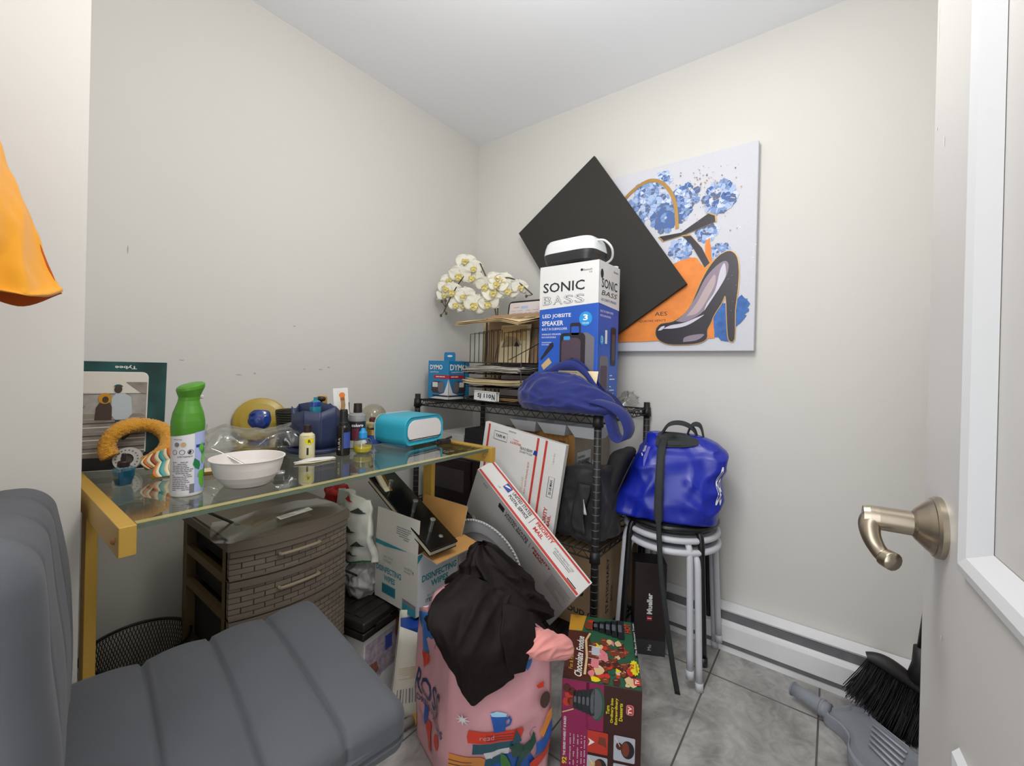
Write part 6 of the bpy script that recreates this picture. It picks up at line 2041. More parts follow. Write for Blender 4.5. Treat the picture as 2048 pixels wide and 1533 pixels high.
# ------------------------------------------------------------------ pink shopping bag, black shirt, pink cloth
mat('pinkbag', 'd39aa2', 0.3, spec=0.5, coat=0.2); mat('pinkinner', '2f6fb8', 0.4)
mat('p_blue', '1f56a8', 0.35); mat('p_red', 'd63a22', 0.35); mat('p_teal', '1f5566', 0.35); mat('p_orange', 'd98a3c', 0.35); mat('p_leaf', '1d4a3c', 0.35); mat('p_leaf2', '3f7a35', 0.35); mat('p_brown', '4a3430', 0.35); mat('p_navy', '2a3a63', 0.35); mat('p_white', 'dcdde0', 0.35); mat('p_peach', 'd98f7a', 0.4); mat('p_lightblue', '9ecbe6', 0.35)
PC = [V((-1.06, -0.92, 0)), V((-0.87, -1.075, 0)), V((-0.81, -0.89, 0)), V((-1.0, -0.735, 0))]
PHT = 0.355
PO = V((-0.935, -0.905, 0))
def bagP(s_, v):
    s_ = s_ % 4
    i = int(s_); f = s_ - i
    a, c = PC[i], PC[(i + 1) % 4]
    p = a.lerp(c, f)
    mid = (a + c) / 2
    outw = (mid - PO).normalized()
    p = p + outw * (0.022 * math.sin(PI * f) * math.sin(PI * min(1, v * 1.05)) if i in (0, 2) else -0.014 * math.sin(PI * f) * v)
    sc = 1 + 0.05 * math.sin(PI * v * 0.8) - 0.03 * v
    p = PO + (p - PO) * sc
    z = PHT * v + (0.02 * math.sin(PI * f) * (v ** 3) * (-1 if i == 0 else 0.3))
    if i == 3: z += 0.03 * v ** 4 * math.sin(PI * f)
    q = V((p.x, p.y, z))
    w_ = noise.noise(q * 8 + V((3, 1, 2))) * 0.014 + ridged(q * 10 + V((5, 0, 1))) * 0.009 + ridged(V((q.x * 22, q.y * 22, q.z * 9))) * 0.003
    ed = min(1, 6 * min(f, 1 - f) + 0.15)
    return q + outw * w_ * ed * min(1, v * 4)
t = thing('shopping_bag', 'pink printed shopping bag with mug and books pattern on the floor by the chair', 'bag', frame(PO.x, PO.y, 0))
bw_ = lambda: (lambda b: (setattr(b, 'M', Matrix.Translation(-PO)), b)[1])(MB())
b = bw_()
b.sheet(lambda u, v: bagP(u * 4, v), 96, 36, 'pinkbag', 0.0012, True)
b.deco(poly_shape([(p.x, p.y) for p in PC]), lambda x, y: V((x, y, 0.003)), 'pinkbag')
Wf, Wg = 0.245, 0.195
def onbag(side, wid, off=0.0014):
    def f(x, y):
        s_ = side + max(0.001, min(0.999, x / wid)); v = max(0.0, min(1, y / PHT))
        p = bagP(s_, v)
        n = (bagP(s_ + 0.02, v) - bagP(s_ - 0.02, v)).cross(bagP(s_, min(1, v + 0.02)) - bagP(s_, max(0, v - 0.02))).normalized()
        if n.dot(p - V((PO.x, PO.y, p.z))) < 0: n = -n
        return p + n * off
    return f
FU = lambda px_, py_: ((px_ - 900) / 210 * Wf, 0.246 + (1370 - py_) * 0.00121)
_ofs = [0.0009]
def pf(pts, m_, shape=None):
    _ofs[0] += 0.00025
    b.deco(shape or poly_shape([FU(*q) for q in pts]), onbag(0, Wf, _ofs[0]), m_, 0.012)
pf([(938, 1460), (1022, 1462), (1022, 1478), (985, 1487), (938, 1482)], 'p_teal')
pf([(960, 1482), (1010, 1476), (1012, 1500), (968, 1500)], 'p_white')
pf([(966, 1498), (1000, 1492), (1050, 1488), (1080, 1533), (1080, 1575), (900, 1575), (900, 1520), (966, 1522)], 'p_blue')
pf([(966, 1498), (1000, 1490), (1010, 1510), (968, 1515)], 'p_teal')
pf([(900, 1483), (955, 1490), (966, 1497), (966, 1521), (952, 1524), (900, 1519)], 'p_orange')
for y_ in (1495, 1503):
    pf(None, 'p_brown', line_shape([FU(900, y_), FU(940, y_ + 6)], 0.002))
pf([(930, 1431), (1034, 1436), (1037, 1445), (1033, 1458), (930, 1456), (928, 1444)], 'p_red')
for y_ in (1440, 1446, 1451):
    pf(None, 'p_brown', line_shape([FU(960, y_), FU(1012, y_ + 2)], 0.0014))
pf(None, 'pinkbag', text_shape('read', *FU(962, 1444), w=0.03, h=0.012))
pf([(967, 1396), (975, 1394), (998, 1400), (995, 1434), (974, 1434)], 'p_blue')
pf([(967, 1396), (980, 1394), (999, 1400), (997, 1405), (970, 1402)], 'p_lightblue')
pf(None, 'p_blue', line_shape([FU(*q) for q in ((997, 1410), (1003, 1407), (1007, 1414), (1004, 1421), (995, 1423))], 0.006))
pf([(1018, 1435), (1028, 1452), (1034, 1465), (1020, 1470), (1012, 1463)], 'p_teal')
pf([(1010, 1470), (1020, 1466), (1038, 1474), (1036, 1500), (1020, 1500)], 'p_leaf')
pf([(1040, 1475), (1055, 1468), (1060, 1455), (1064, 1460), (1068, 1478), (1054, 1500), (1042, 1520), (1040, 1560), (1030, 1560), (1034, 1500)], 'p_leaf')
pf([(994, 1484), (1006, 1492), (1018, 1515), (1030, 1550), (1015, 1545), (1000, 1520)], 'p_leaf2')
pf([(1075, 1465), (1095, 1435), (1108, 1427), (1108, 1445), (1085, 1475)], 'p_orange')
pf([(1068, 1480), (1085, 1478), (1108, 1447), (1108, 1480), (1090, 1500), (1070, 1510)], 'p_blue')
pf([(1064, 1530), (1088, 1505), (1106, 1483), (1100, 1520), (1070, 1560)], 'p_red')
pf(None, 'p_brown', circ_shape(*FU(1091, 1404), 0.016, 0.021))
pf([(1068, 1366), (1086, 1362), (1086, 1374), (1072, 1373)], 'p_red')
star = []
for k in range(16):
    rr_ = (0.013, 0.004)[k % 2]; a = k * PI / 8
    c_ = FU(922, 1410); star.append((c_[0] + rr_ * math.cos(a), c_[1] + rr_ * math.sin(a)))
pf(None, 'p_white', poly_shape(star))
pf(None, 'p_navy', line_shape([FU(*q) for q in ((1055, 1465), (1050, 1452), (1058, 1444), (1065, 1446))], 0.0014))
GU = lambda px_, py_: (Wg - (900 - px_) / 70 * Wg, 0.246 + (1370 - py_) * 0.00121 - 0.03 * (900 - px_) / 70)
def pg(pts, m_, shape=None):
    _ofs[0] += 0.0001
    b.deco(shape or poly_shape([GU(*q) for q in pts]), onbag(3, Wg, 0.0012 + (_ofs[0] % 0.002)), m_, 0.012)
hx0, hy0 = GU(848, 1357)
pg(None, 'p_red', poly_shape([(hx0 + 0.024 * 0.06 * 16 * math.sin(a) ** 3, hy0 + 0.0014 * (13 * math.cos(a) - 5 * math.cos(2 * a) - 2 * math.cos(3 * a) - math.cos(4 * a))) for a in [2 * PI * k / 26 for k in range(26)]]))
pg(None, 'p_navy', text_shape('ROSS', *GU(862, 1412), w=0.13, h=0.055, bold=0.01))
pg(None, 'p_navy', text_shape('DRESS FOR LESS', *GU(868, 1450), w=0.15, h=0.016, bold=0.01))
pg([(851, 1448), (858, 1452), (860, 1478), (856, 1492), (852, 1470)], 'p_blue')
pg([(860, 1472), (869, 1470), (872, 1500), (870, 1530), (864, 1530), (860, 1500)], 'p_red')
pg(None, 'p_red', circ_shape(*GU(884, 1487), 0.018, 0.016))
pg(None, 'p_navy', line_shape([GU(*q) for q in ((868, 1312), (874, 1304), (878, 1310), (870, 1316), (868, 1326))], 0.0018))
b.build('bag_body', t)
b = bw_()
b.sheet(lambda u, v: PO + V((PC[int(u * 3.999)] if False else V((0, 0, 0)))) + (bagP(u * 4, 0.97) - PO) * (1 - 0.04 * v) - V((0, 0, 0.09 * v)), 48, 5, 'pinkinner', 0.001, True)
b.build('inner_lining', t, label='blue inner lining')
b = bw_()
hpb = smooth_path([bagP(3.40, 0.98), bagP(3.46, 1.0) + V((-0.004, 0.0, 0.012)), bagP(3.40, 1.0) + V((0.02, -0.005, 0.032)), bagP(3.34, 1.0) + V((0.075, -0.02, 0.036)), bagP(3.3, 1.0) + V((0.11, -0.03, 0.02))], 8)
b.sheet(lambda u, v: hpb[int(u * (len(hpb) - 1))] + V((-0.012, -0.045, 0.005)) * (v - 0.5), len(hpb) - 1, 4, 'pinkbag', 0.0012)
b.build('handle', t)

mat('shirtblack', '110806', 0.72, spec=0.3, bump=(300, 0.2, 0.001))
t = thing('black_shirt', 'black shirt heaped on the pink shopping bag with one sleeve hanging down', 'shirt', frame(-0.90, -0.93, 0.33))
b = MB()
SO = V((0.90, 0.93, -0.33))
def mound(u, v):
    a = u * 2 * PI
    ctr = V((-0.880, -0.895, 0)).lerp(V((-0.868, -0.868, 0)), v)
    r = (0.138 - 0.025 * v) * (1 - v ** 2.2) ** 0.75 + 0.002
    rx_ = r * (1.0 + 0.10 * math.cos(a - 2.2))
    # axes: e along the bag front, n towards the viewer
    e_ = V((0.775, -0.632, 0)); n_ = V((-0.632, -0.775, 0))
    z = 0.335 + 0.172 * v ** 1.05
    p = ctr + e_ * (rx_ * 1.0 * math.cos(a)) + n_ * (rx_ * 0.62 * math.sin(a))
    q = V((p.x, p.y, z))
    d = (e_ * math.cos(a) + n_ * math.sin(a))
    f_ = ridged(V((math.cos(a) * 2.2 + v * 2.6, math.sin(a) * 2.2 - v * 1.5, 1.7 + v))) * 0.028 + noise.noise(q * 15) * 0.014 + ridged(q * 19 + V((v * 3, 0, 0))) * 0.014 + ridged(q * 38) * 0.004
    q = q + d * f_ * (1 - v * 0.55) + V((0, 0, noise.noise(q * 12 + V((4, 4, 4))) * 0.018))
    # a twisted peak leaning left
    if v > 0.75:
        q += e_ * (-0.02 * (v - 0.75) * 4) + V((0, 0, 0.025 * (v - 0.75) * 4))
    return q + SO
b.sheet(mound, 140, 76, 'shirtblack', 0.0, True)
b.build('shirt_body', t)
b = MB()
rows = [[(-0.955, -0.83, 0.45), (-0.965, -0.865, 0.475), (-0.955, -0.905, 0.475), (-0.935, -0.945, 0.455), (-0.915, -0.985, 0.435)],
        [(-1.055, -0.855, 0.448), (-1.055, -0.90, 0.452), (-1.03, -0.935, 0.442), (-1.005, -0.965, 0.425), (-0.975, -1.005, 0.40)],
        [(-1.105, -0.895, 0.425), (-1.092, -0.928, 0.405), (-1.068, -0.952, 0.385), (-1.035, -0.985, 0.37), (-0.99, -1.025, 0.365)],
        [(-1.096, -0.925, 0.365), (-1.085, -0.944, 0.345), (-1.062, -0.966, 0.335), (-1.030, -0.995, 0.325), (-0.978, -1.038, 0.325)],
        [(-1.068, -0.952, 0.295), (-1.062, -0.960, 0.28), (-1.048, -0.975, 0.268), (-1.024, -0.998, 0.285), (-0.970, -1.04, 0.30)],
        [(-1.048, -0.972, 0.243), (-1.046, -0.976, 0.236), (-1.038, -0.984, 0.238), (-1.022, -0.998, 0.254), (-0.970, -1.038, 0.288)]]
fs0 = grid_fn([[V(p) + SO for p in r] for r in rows], 0.006, 16, 2, 0.002, 50)
def fs_(u, v):
    k = ridged(V((u * 3.0 - v * 1.1, v * 1.6 + u * 0.8, 5.5))) * 0.011 + ridged(V((u * 5 + v * 3, v * 2 - u, 2.5))) * 0.006
    return fs0(u, v) + V((-0.63, -0.70, 0.25)) * k * (1 - 0.75 * v)
b.sheet(fs_, 64, 70, 'shirtblack', 0.004)
b.build('sleeve', t)
b = MB()
rows = [[(-0.96, -0.99, 0.44), (-0.93, -1.02, 0.43), (-0.90, -1.04, 0.41)], [(-1.0, -1.02, 0.40), (-0.965, -1.045, 0.385), (-0.92, -1.06, 0.365)], [(-0.997, -1.03, 0.345), (-0.972, -1.045, 0.335), (-0.94, -1.058, 0.33)], [(-0.985, -1.038, 0.30), (-0.965, -1.048, 0.296), (-0.945, -1.056, 0.297)]]
b.sheet(grid_fn([[V(p) + SO for p in r] for r in rows], 0.006, 18, 6, 0.002, 50), 20, 26, 'shirtblack', 0.004)
b.build('front_fold', t)

mat('pinkcloth', 'e0938d', 0.85, sheen=0.25, bump=(260, 0.2, 0.001))
b = MB()
PO2 = V((-0.892, -1.062, 0.335))
def pinkfn(u, v):
    a = u * 2 * PI
    e_ = V((0.775, -0.632, 0)); n_ = V((-0.632, -0.775, 0))
    r = math.sin(PI * min(0.999, 0.02 + v * 0.98)) ** 0.6
    k = -math.cos(PI * v)
    c = e_ * (0.085 * k) + V((0, 0, 0.018 * k * -1))
    h_ = 0.030 * (0.55 + 0.45 * (k + 1) / 2)
    p = c + n_ * (0.030 * r * math.cos(a)) + V((0, 0, 1)) * (h_ * r * math.sin(a))
    q = p + PO2
    fold = ridged(V((math.cos(a) * 1.6 + k * 2.0, math.sin(a) * 1.6 - k, 4.1))) * 0.008 + ridged(q * 26) * 0.003 + noise.noise(q * 14) * 0.012
    return p + (n_ * math.cos(a) + V((0, 0, math.sin(a)))) * fold * r
b.sheet(pinkfn, 80, 72, 'pinkcloth', 0, True)
b.build('pink_garment', M=frame(PO2.x, PO2.y, PO2.z), label='salmon pink cloth bunched at the right rim of the printed pink bag', cat='cloth')

# ------------------------------------------------------------------ chocolate fountain box
mat('cf_magenta', '8e1f52', 0.4); mat('cf_brown', '3a1a17', 0.4); mat('cf_black', '22242a', 0.3); mat('cf_grey', '5c6168', 0.3); mat('cf_choc', '53261d', 0.4); mat('cf_choc2', '7a3b26', 0.4); mat('cf_green', '2c5a41', 0.4); mat('cf_straw', 'c0392b', 0.4); mat('cf_pink', 'd97f86', 0.4); mat('cf_cream', 'd8b98a', 0.4); mat('cf_yellow', 'e6d21f', 0.4); mat('cf_gold', 'c9952f', 0.4); mat('cf_photo', 'b9bcc6', 0.4)
fw, fd, fh = 0.195, 0.285, 0.236
t_ = frame(-0.836, -1.094, 0, 295.2)
b = MB()
b.box(0, 0, 0, fw, fd, fh, 'cf_brown', 0.0012)
ff = [plane_map((0, 0, 0), (1, 0, 0), (0, 0, 1), 0.0006 + 0.0004 * k) for k in range(8)]
ft = [plane_map((0, 0, fh), (1, 0, 0), (0, 1, 0), 0.0006 + 0.0004 * k) for k in range(9)]
b.deco(rect_shape(0.001, 0.001, 0.068, fh - 0.001), ff[0], 'cf_magenta')
b.deco(rect_shape(0.06, 0.118, 0.104, fh - 0.001), ff[0], 'cf_magenta')
def fountain(mp, x0, y, L, r0, r1, up=1):
    n = 5
    for k in range(n):
        xa = x0 + L * k / n; rr_ = r0 + (r1 - r0) * k / (n - 1)
        b.deco(rr(xa, y - rr_, xa + L / n * 1.15, y + rr_, 0.004), mp[2], 'cf_black')
        b.deco(rr(xa + 0.002, y - rr_ * 0.3, xa + L / n * 0.8, y + rr_ * 0.4, 0.003), mp[3], 'cf_grey')
b.deco(circ_shape(0.088, 0.185, 0.018, 0.042), ff[1], 'cf_green'); b.deco(circ_shape(0.085, 0.185, 0.015, 0.038), ff[2], 'cf_grey')
fountain(ff, 0.028, 0.187, 0.052, 0.023, 0.034)
for q in ((0.012, 0.212, 'cf_choc'), (0.018, 0.196, 'cf_straw'), (0.012, 0.178, 'cf_straw'), (0.024, 0.18, 'cf_choc2'), (0.026, 0.205, 'cf_choc')):
    b.deco(circ_shape(q[0], q[1], 0.010, 0.011), ff[2], q[2])
b.deco(line_shape([(0.002, 0.15), (0.03, 0.163)], 0.003), ff[3], 'cf_cream')
for k, s_ in enumerate(('Turn', 'Ordinary Into', 'Extraordinary', 'Desserts')):
    b.deco(text_shape(s_, 0.114 + 0.0105 * k, 0.176, h=0.0085, w=(0.022, 0.062, 0.066, 0.044)[k], rot=PI / 2, bold=0.03), ff[1], 'cf_yellow')
b.deco(rr(0.158, 0.172, 0.176, 0.198, 0.006), ff[1], 'cf_pink'); b.deco(rr(0.160, 0.174, 0.174, 0.196, 0.005), ff[2], 'cf_straw')
b.deco(text_shape('TV', 0.167, 0.185, w=0.02, h=0.009, bold=0.04, rot=PI / 2), ff[3], 'white')
b.deco(text_shape('THE SERIES WHERE IT IS BASED', 0.009, 0.09, w=0.10, h=0.006, rot=PI / 2, bold=0.02), ff[1], 'white')
b.deco(text_shape('92', 0.0095, 0.028, w=0.018, h=0.012, rot=PI / 2, bold=0.03), ff[1], 'cf_yellow')
for c_ in (0.022, 0.031, 0.041, 0.05, 0.058):
    b.deco(scribble(c_, 0.02, c_ + 0.003, 0.10, 22, 0.0016, int(c_ * 1000), 0.7, 0.002, 0.004), ff[1], 'white')
for k, (x0, y0, x1, y1) in enumerate(((0.066, 0.062, 0.116, 0.117), (0.130, 0.055, 0.181, 0.117), (0.066, 0.002, 0.116, 0.055), (0.130, 0.002, 0.181, 0.048))):
    b.deco(rr(x0, y0, x1, y1, 0.003), ff[1], ('cf_straw', 'cf_photo', 'cf_photo', 'cf_photo')[k])
    cx, cy = (x0 + x1) / 2, (y0 + y1) / 2
    if k == 0:
        b.deco(poly_shape([(x0 + 0.002, cy - 0.012), (x0 + 0.018, cy), (x0 + 0.002, cy + 0.008), (x0 + 0.006, cy)]), ff[2], 'white')
        b.deco(poly_shape([(cx, cy - 0.002), (x1 - 0.003, cy - 0.008), (x1 - 0.006, cy + 0.014), (cx + 0.004, cy + 0.016)]), ff[2], 'cf_choc2')
    else:
        b.deco(circ_shape(cx + 0.008, cy, 0.016, 0.022), ff[2], 'cf_black')
        b.deco(circ_shape(cx + 0.003, cy + 0.001, 0.009, 0.018), ff[3], 'cf_choc2')
        b.deco(circ_shape(cx - 0.012, cy + 0.006, 0.008, 0.009), ff[3], ('cf_choc', 'cf_choc', 'cf_cream', 'cf_straw')[k])
        b.deco(line_shape([(x0 + 0.003, y1 - 0.004), (cx - 0.01, cy + 0.006)], 0.0014), ff[4], 'white')
# top print
b.deco(rect_shape(0.001, 0.001, fw - 0.001, fd - 0.001), ft[0], 'cf_green')
b.deco(poly_shape([(0.001, 0.001), (0.07, 0.001), (0.075, 0.10), (0.06, 0.20), (0.001, 0.20)]), ft[1], 'cf_choc')
b.deco(poly_shape([(0.001, 0.20), (0.04, 0.205), (0.05, 0.284), (0.001, 0.284)]), ft[1], 'cf_gold')
rnd = random.Random(5)
for k in range(95):
    x = rnd.uniform(0.05, 0.18); y = rnd.uniform(0.004, 0.17)
    if x < 0.07 and y < 0.12: x += 0.04
    a0 = rnd.uniform(0, 6); rr_ = rnd.uniform(0.006, 0.015)
    pts = [(min(fw - 0.002, max(0.002, x + rr_ * rnd.uniform(0.7, 1.1) * math.cos(a0 + q))), max(0.002, y + rr_ * rnd.uniform(0.7, 1.2) * 1.3 * math.sin(a0 + q))) for q in [2 * PI * i / 9 for i in range(9)]]
    m_ = rnd.choice(['cf_choc', 'cf_choc', 'cf_choc2', 'cf_straw', 'cf_pink', 'cf_cream', 'cf_green', 'cf_choc2', 'cf_yellow' if rnd.random() < 0.4 else 'cf_choc'])
    b.deco(poly_shape(pts), lambda X, Y, o=0.0016 + k * 0.000012: V((X, Y, fh + o)), m_)
    if m_ in ('cf_choc', 'cf_choc2'):
        b.deco(line_shape([(x - rr_ * .5, y + rr_ * .5), (x + rr_ * .3, y + rr_ * .7)], 0.0012), lambda X, Y, o=0.0016 + k * 0.000012 + 0.00001: V((X, Y, fh + o)), 'cf_cream')
tm = lambda X, Y: V((X, Y, fh + 0.0031))
tm2 = lambda X, Y: V((X, Y, fh + 0.0035))
tm3 = lambda X, Y: V((X, Y, fh + 0.0039))
b.deco(rr(0.055, 0.215, 0.075, 0.262, 0.006), tm, 'cf_straw')
for k in range(5):
    rr_ = 0.022 + 0.006 * k
    b.deco(rr(0.07 + k * 0.018, 0.235 - rr_, 0.07 + k * 0.018 + 0.021, 0.235 + rr_, 0.005), tm, 'cf_black')
    b.deco(rr(0.073 + k * 0.018, 0.235 - rr_ * .3, 0.07 + k * 0.018 + 0.014, 0.235 + rr_ * .5, 0.003), tm2, 'cf_grey')
b.deco(circ_shape(0.058, 0.232, 0.012, 0.02), tm2, 'cf_choc2')
b.deco(text_shape('Chocolate Fondue', 0.038, 0.092, w=0.165, h=0.020, rot=PI / 2, bold=0.02, shear=0.3), tm, 'paper')
b.deco(text_shape('Fun & Flavored', 0.018, 0.075, w=0.085, h=0.010, rot=PI / 2, bold=0.02), tm, 'cf_gold')
b.deco(line_shape([(0.055, 0.02), (0.058, 0.09), (0.053, 0.16), (0.064, 0.195)], 0.006), tm, 'cf_cream')
for k in range(4):
    b.deco(line_shape([(0.062, 0.06 + k * 0.026), (0.095, 0.058 + k * 0.026)], 0.002), tm, 'white')
b.deco(rr(0.07, 0.052, 0.09, 0.085, 0.004), tm2, 'cf_pink'); b.deco(rr(0.07, 0.10, 0.092, 0.135, 0.004), tm2, 'cf_photo')
star = [(0.182 + (0.017, 0.0135)[k % 2] * math.cos(k * PI / 12) * 0.75, 0.075 + (0.031, 0.026)[k % 2] * math.sin(k * PI / 12)) for k in range(24)]
b.deco(poly_shape([(min(fw - 0.0005, p[0]), p[1]) for p in star]), tm2, 'cf_yellow')
b.deco(text_shape('92', 0.176, 0.078, w=0.02, h=0.010, rot=PI / 2, bold=0.04), tm3, 'cf_straw')
b.deco(text_shape('SERVINGS', 0.187, 0.075, w=0.035, h=0.005, rot=PI / 2), tm3, 'ink')
b.deco(rr(0.176, 0.012, 0.193, 0.036, 0.003), tm2, 'cf_straw'); b.deco(text_shape('TV', 0.1845, 0.024, w=0.016, h=0.010, rot=PI / 2, bold=0.04), tm3, 'white')
b.deco(rect_shape(0.186, 0.12, fw - 0.001, 0.284), tm, 'cf_black')
b.deco(text_shape('The Best Dessert Treats', 0.1905, 0.20, w=0.15, h=0.005, rot=PI / 2), tm2, 'white')
b.deco(text_shape('HOT', 0.173, 0.245, w=0.045, h=0.018, rot=PI / 2, bold=0.04), tm2, 'cf_straw')
b.build('fountain_box', M=t_, label='chocolate fountain box with magenta side and dessert photos on the floor beside the pink bag', cat='box')

# ------------------------------------------------------------------ under and on the stools
mat('mu_brown', '2a211f', 0.4, noise_=(5, 0.25)); mat('mu_grey', '3a3b3d', 0.35)
b = MB()
b.box(-0.055, 0, 0.0, 0.055, 0.085, 0.33, 'mu_brown', 0.002)
mf = plane_map((0, 0, 0), (1, 0, 0), (0, 0, 1), 0.0006); mf2 = plane_map((0, 0, 0), (1, 0, 0), (0, 0, 1), 0.0011)
b.deco(rect_shape(-0.0545, 0.001, 0.0545, 0.055), mf, 'mu_grey')
b.deco(text_shape('Mueller', -0.002, 0.185, w=0.075, h=0.019, bold=0.04, rot=PI / 2), mf, 'white')
b.deco(rect_shape(-0.011, 0.125, 0.007, 0.141), mf, 'red'); b.deco(rect_shape(-0.009, 0.131, 0.005, 0.134), mf2, 'white')
b.deco(text_shape('Mu', 0.0, 0.028, w=0.02, h=0.012, rot=PI / 2), mf2, 'white')
b.build('appliance_box', M=frame(-0.262, -1.120, 0, -62), label='dark brown appliance box with white lettering standing under the stacked stools', cat='box')

mat('bagblue', '1426a0', 0.33, spec=0.5, noise_=(7, 0.12)); mat('bagbluedark', '101c78', 0.35); mat('strapgrey', '27292b', 0.75); mat('lilac', '6f6ab8', 0.3)
BZ = 0.433 + 0.072 + 0.0075
bc = V((-0.222, -1.158, BZ))
fv = V((0.958, 0.285, 0))           # away from the viewer
M_ = basis(bc, (0.285, -0.958, 0), fv)
t = thing('tote_bag', 'bright blue shiny tote bag with black handles on the black stool', 'bag', M_)
def br(v, s_):
    # half widths left / right, half depth, height
    K = [(-0.150, 0.150, 0.10, 0.0), (-0.176, 0.156, 0.115, 0.010), (-0.153, 0.158, 0.115, 0.075), (-0.118, 0.164, 0.105, 0.15), (-0.095, 0.176, 0.085, 0.210), (-0.085, 0.166, 0.055, 0.240), (-0.072, 0.128, 0.035, 0.268), (-0.055, 0.08, 0.022, 0.284), (-0.01, 0.02, 0.004, 0.287)]
    L = cr1([V((k[0], k[1], k[2])) for k in K], v); z = cr1([V((k[3], 0, 0)) for k in K], v).x
    a = s_ * 2 * PI
    c_, sn = math.cos(a), math.sin(a)
    e = 0.42
    cx = math.copysign(abs(c_) ** e, c_); sy = math.copysign(abs(sn) ** e, sn)
    x = (L.y if cx > 0 else -L.x) * cx
    y = L.z * sy
    p = V((x, y, z))
    w_ = ridged(V((p.x * 7 + p.z * 5, p.y * 5, p.z * 6 - p.x * 4)) + V((1, 1, 7))) * 0.017 + ridged(V((p.x * 13 - p.z * 9, p.y * 9, p.z * 8 + p.x * 6))) * 0.010 + ridged(V((p.x * 30, p.y * 24, p.z * 17))) * 0.0028 - 0.006
    d = V((cx, sy, 0)).normalized() if abs(cx) + abs(sy) > 0 else V((0, 0, 1))
    return p + d * w_ * (0.25 + 0.75 * min(1, v * 6))
b = MB()
b.sheet(lambda u, v: br(v, u), 150, 84, 'bagblue', 0.0, True)
def onb(x, y, off=0.0022):
    p = br(y, x); n = (br(y, x + 0.01) - br(y, x - 0.01)).cross(br(min(1, y + 0.01), x) - br(max(0, y - 0.01), x)).normalized()
    if n.dot(V((p.x, p.y, 0))) < 0: n = -n
    return p + n * off
b.deco(text_shape('Be', 0.905, 0.36, w=0.045, h=0.22, rot=0.0, shear=0.3), lambda x, y: onb(x, y), 'white', 0.02)
b.deco(text_shape('oxi', 0.615, 0.60, w=0.055, h=0.13, rot=0.2, shear=0.3), lambda x, y: onb(x, y), 'white', 0.02)
b.deco(line_shape([(0.595, 0.52), (0.64, 0.50)], 0.012), lambda x, y: onb(x, y), 'white', 0.02)
b.deco(poly_shape([(0.655, 0.62), (0.69, 0.62), (0.70, 0.43), (0.66, 0.50)]), lambda x, y: onb(x, y), 'lilac', 0.02)
b.build('bag_body', t)
b = MB()
b.deco(poly_shape([(0.725, 0.985), (0.722, 0.66), (0.74, 0.62), (0.80, 0.70), (0.825, 0.78), (0.80, 0.93), (0.77, 0.985)]), lambda x, y: onb(x, y, 0.006), 'strapgrey', 0.02)
b.build('dark_panel', t, label='dark grey panel at the bag mouth')
for k, pts in enumerate(([(-0.03, -0.02, 0.27), (0.0, -0.022, 0.315), (0.045, -0.012, 0.322), (0.085, 0.0, 0.30), (0.10, 0.0, 0.26)], [(0.055, 0.01, 0.26), (0.075, 0.012, 0.312), (0.105, 0.014, 0.314), (0.118, 0.012, 0.27), (0.12, 0.01, 0.23)])):
    b = MB(); pp = smooth_path(pts, 8)
    b.sheet(lambda u, v: pp[int(u * (len(pp) - 1))] + V((0.006 * (v - .5), 0.05 * (v - 0.5), 0.012 * math.sin(PI * v))), len(pp) - 1, 5, 'strapgrey', 0.003)
    b.build('handle', t)
b = MB()
pp = smooth_path([V((-0.015, -0.045, 0.275)), V((-0.022, -0.100, 0.235)), V((-0.025, -0.140, 0.16)), V((-0.026, -0.158, 0.06)), V((-0.022, -0.166, -0.02)), V((-0.012, -0.172, -0.14)), V((0.006, -0.176, -0.28)), V((0.030, -0.182, -0.43)), V((0.046, -0.187, -0.511))], 8)
n_ = len(pp) - 1
b.sheet(lambda u, v: pp[int(u * n_ + 0.001)] + V((0.026 * (v - 0.5) * (1.0 if u < 0.45 else 0.62), 0, 0)), n_, 3, 'strapgrey', 0.0025)
b.build('hanging_strap', t)

# ------------------------------------------------------------------ broom and dustpan
mat('bristle', '101012', 0.35); mat('broomhead', '232122', 0.5); mat('panplastic', '8c9098', 0.4); mat('panrib', 'b4b8c0', 0.4)
t = thing('broom', 'black angled broom with its head on the floor behind the open door', 'broom', frame(-0.125, -1.80, 0))
bo_ = V((0.125, 1.80, 0))
def bt(b): b.M = Matrix.Translation(bo_); return b
b = bt(MB())
P1, P2 = V((-0.125, -1.725, 0.182)), V((-0.118, -1.93, 0.098))
sec = []
for i in range(20):
    f = i / 19
    c = P1.lerp(P2, f)
    up_h = 0.018 + 0.040 * math.sin(PI * min(1, f * 1.25 + 0.05)) 
    wd = 0.014 + 0.010 * math.sin(PI * f)
    n_ = V((0, 0.38, 0.925))
    sec.append([c + n_ * (up_h * (0.5 + 0.5 * math.cos(a)) - 0.008) + V((1, 0, 0)) * (wd * math.sin(a)) for a in [2 * PI * k / 16 for k in range(16)]])
loft(b, sec, 'broomhead')
b.tube([(-0.124, -1.838, 0.17), (-0.124, -1.838, 0.215), (-0.124, -1.838, 0.26)], [0.03, 0.019, 0.0165], 'broomhead', 14)
b.build('head', t)
bt(MB()).tube([(-0.124, -1.838, 0.24), (-0.10, -1.890, 0.75), (-0.075, -1.935, 1.25)], 0.011, 'black', 12).build('handle', t)
rnd = random.Random(9)
b = bt(MB())
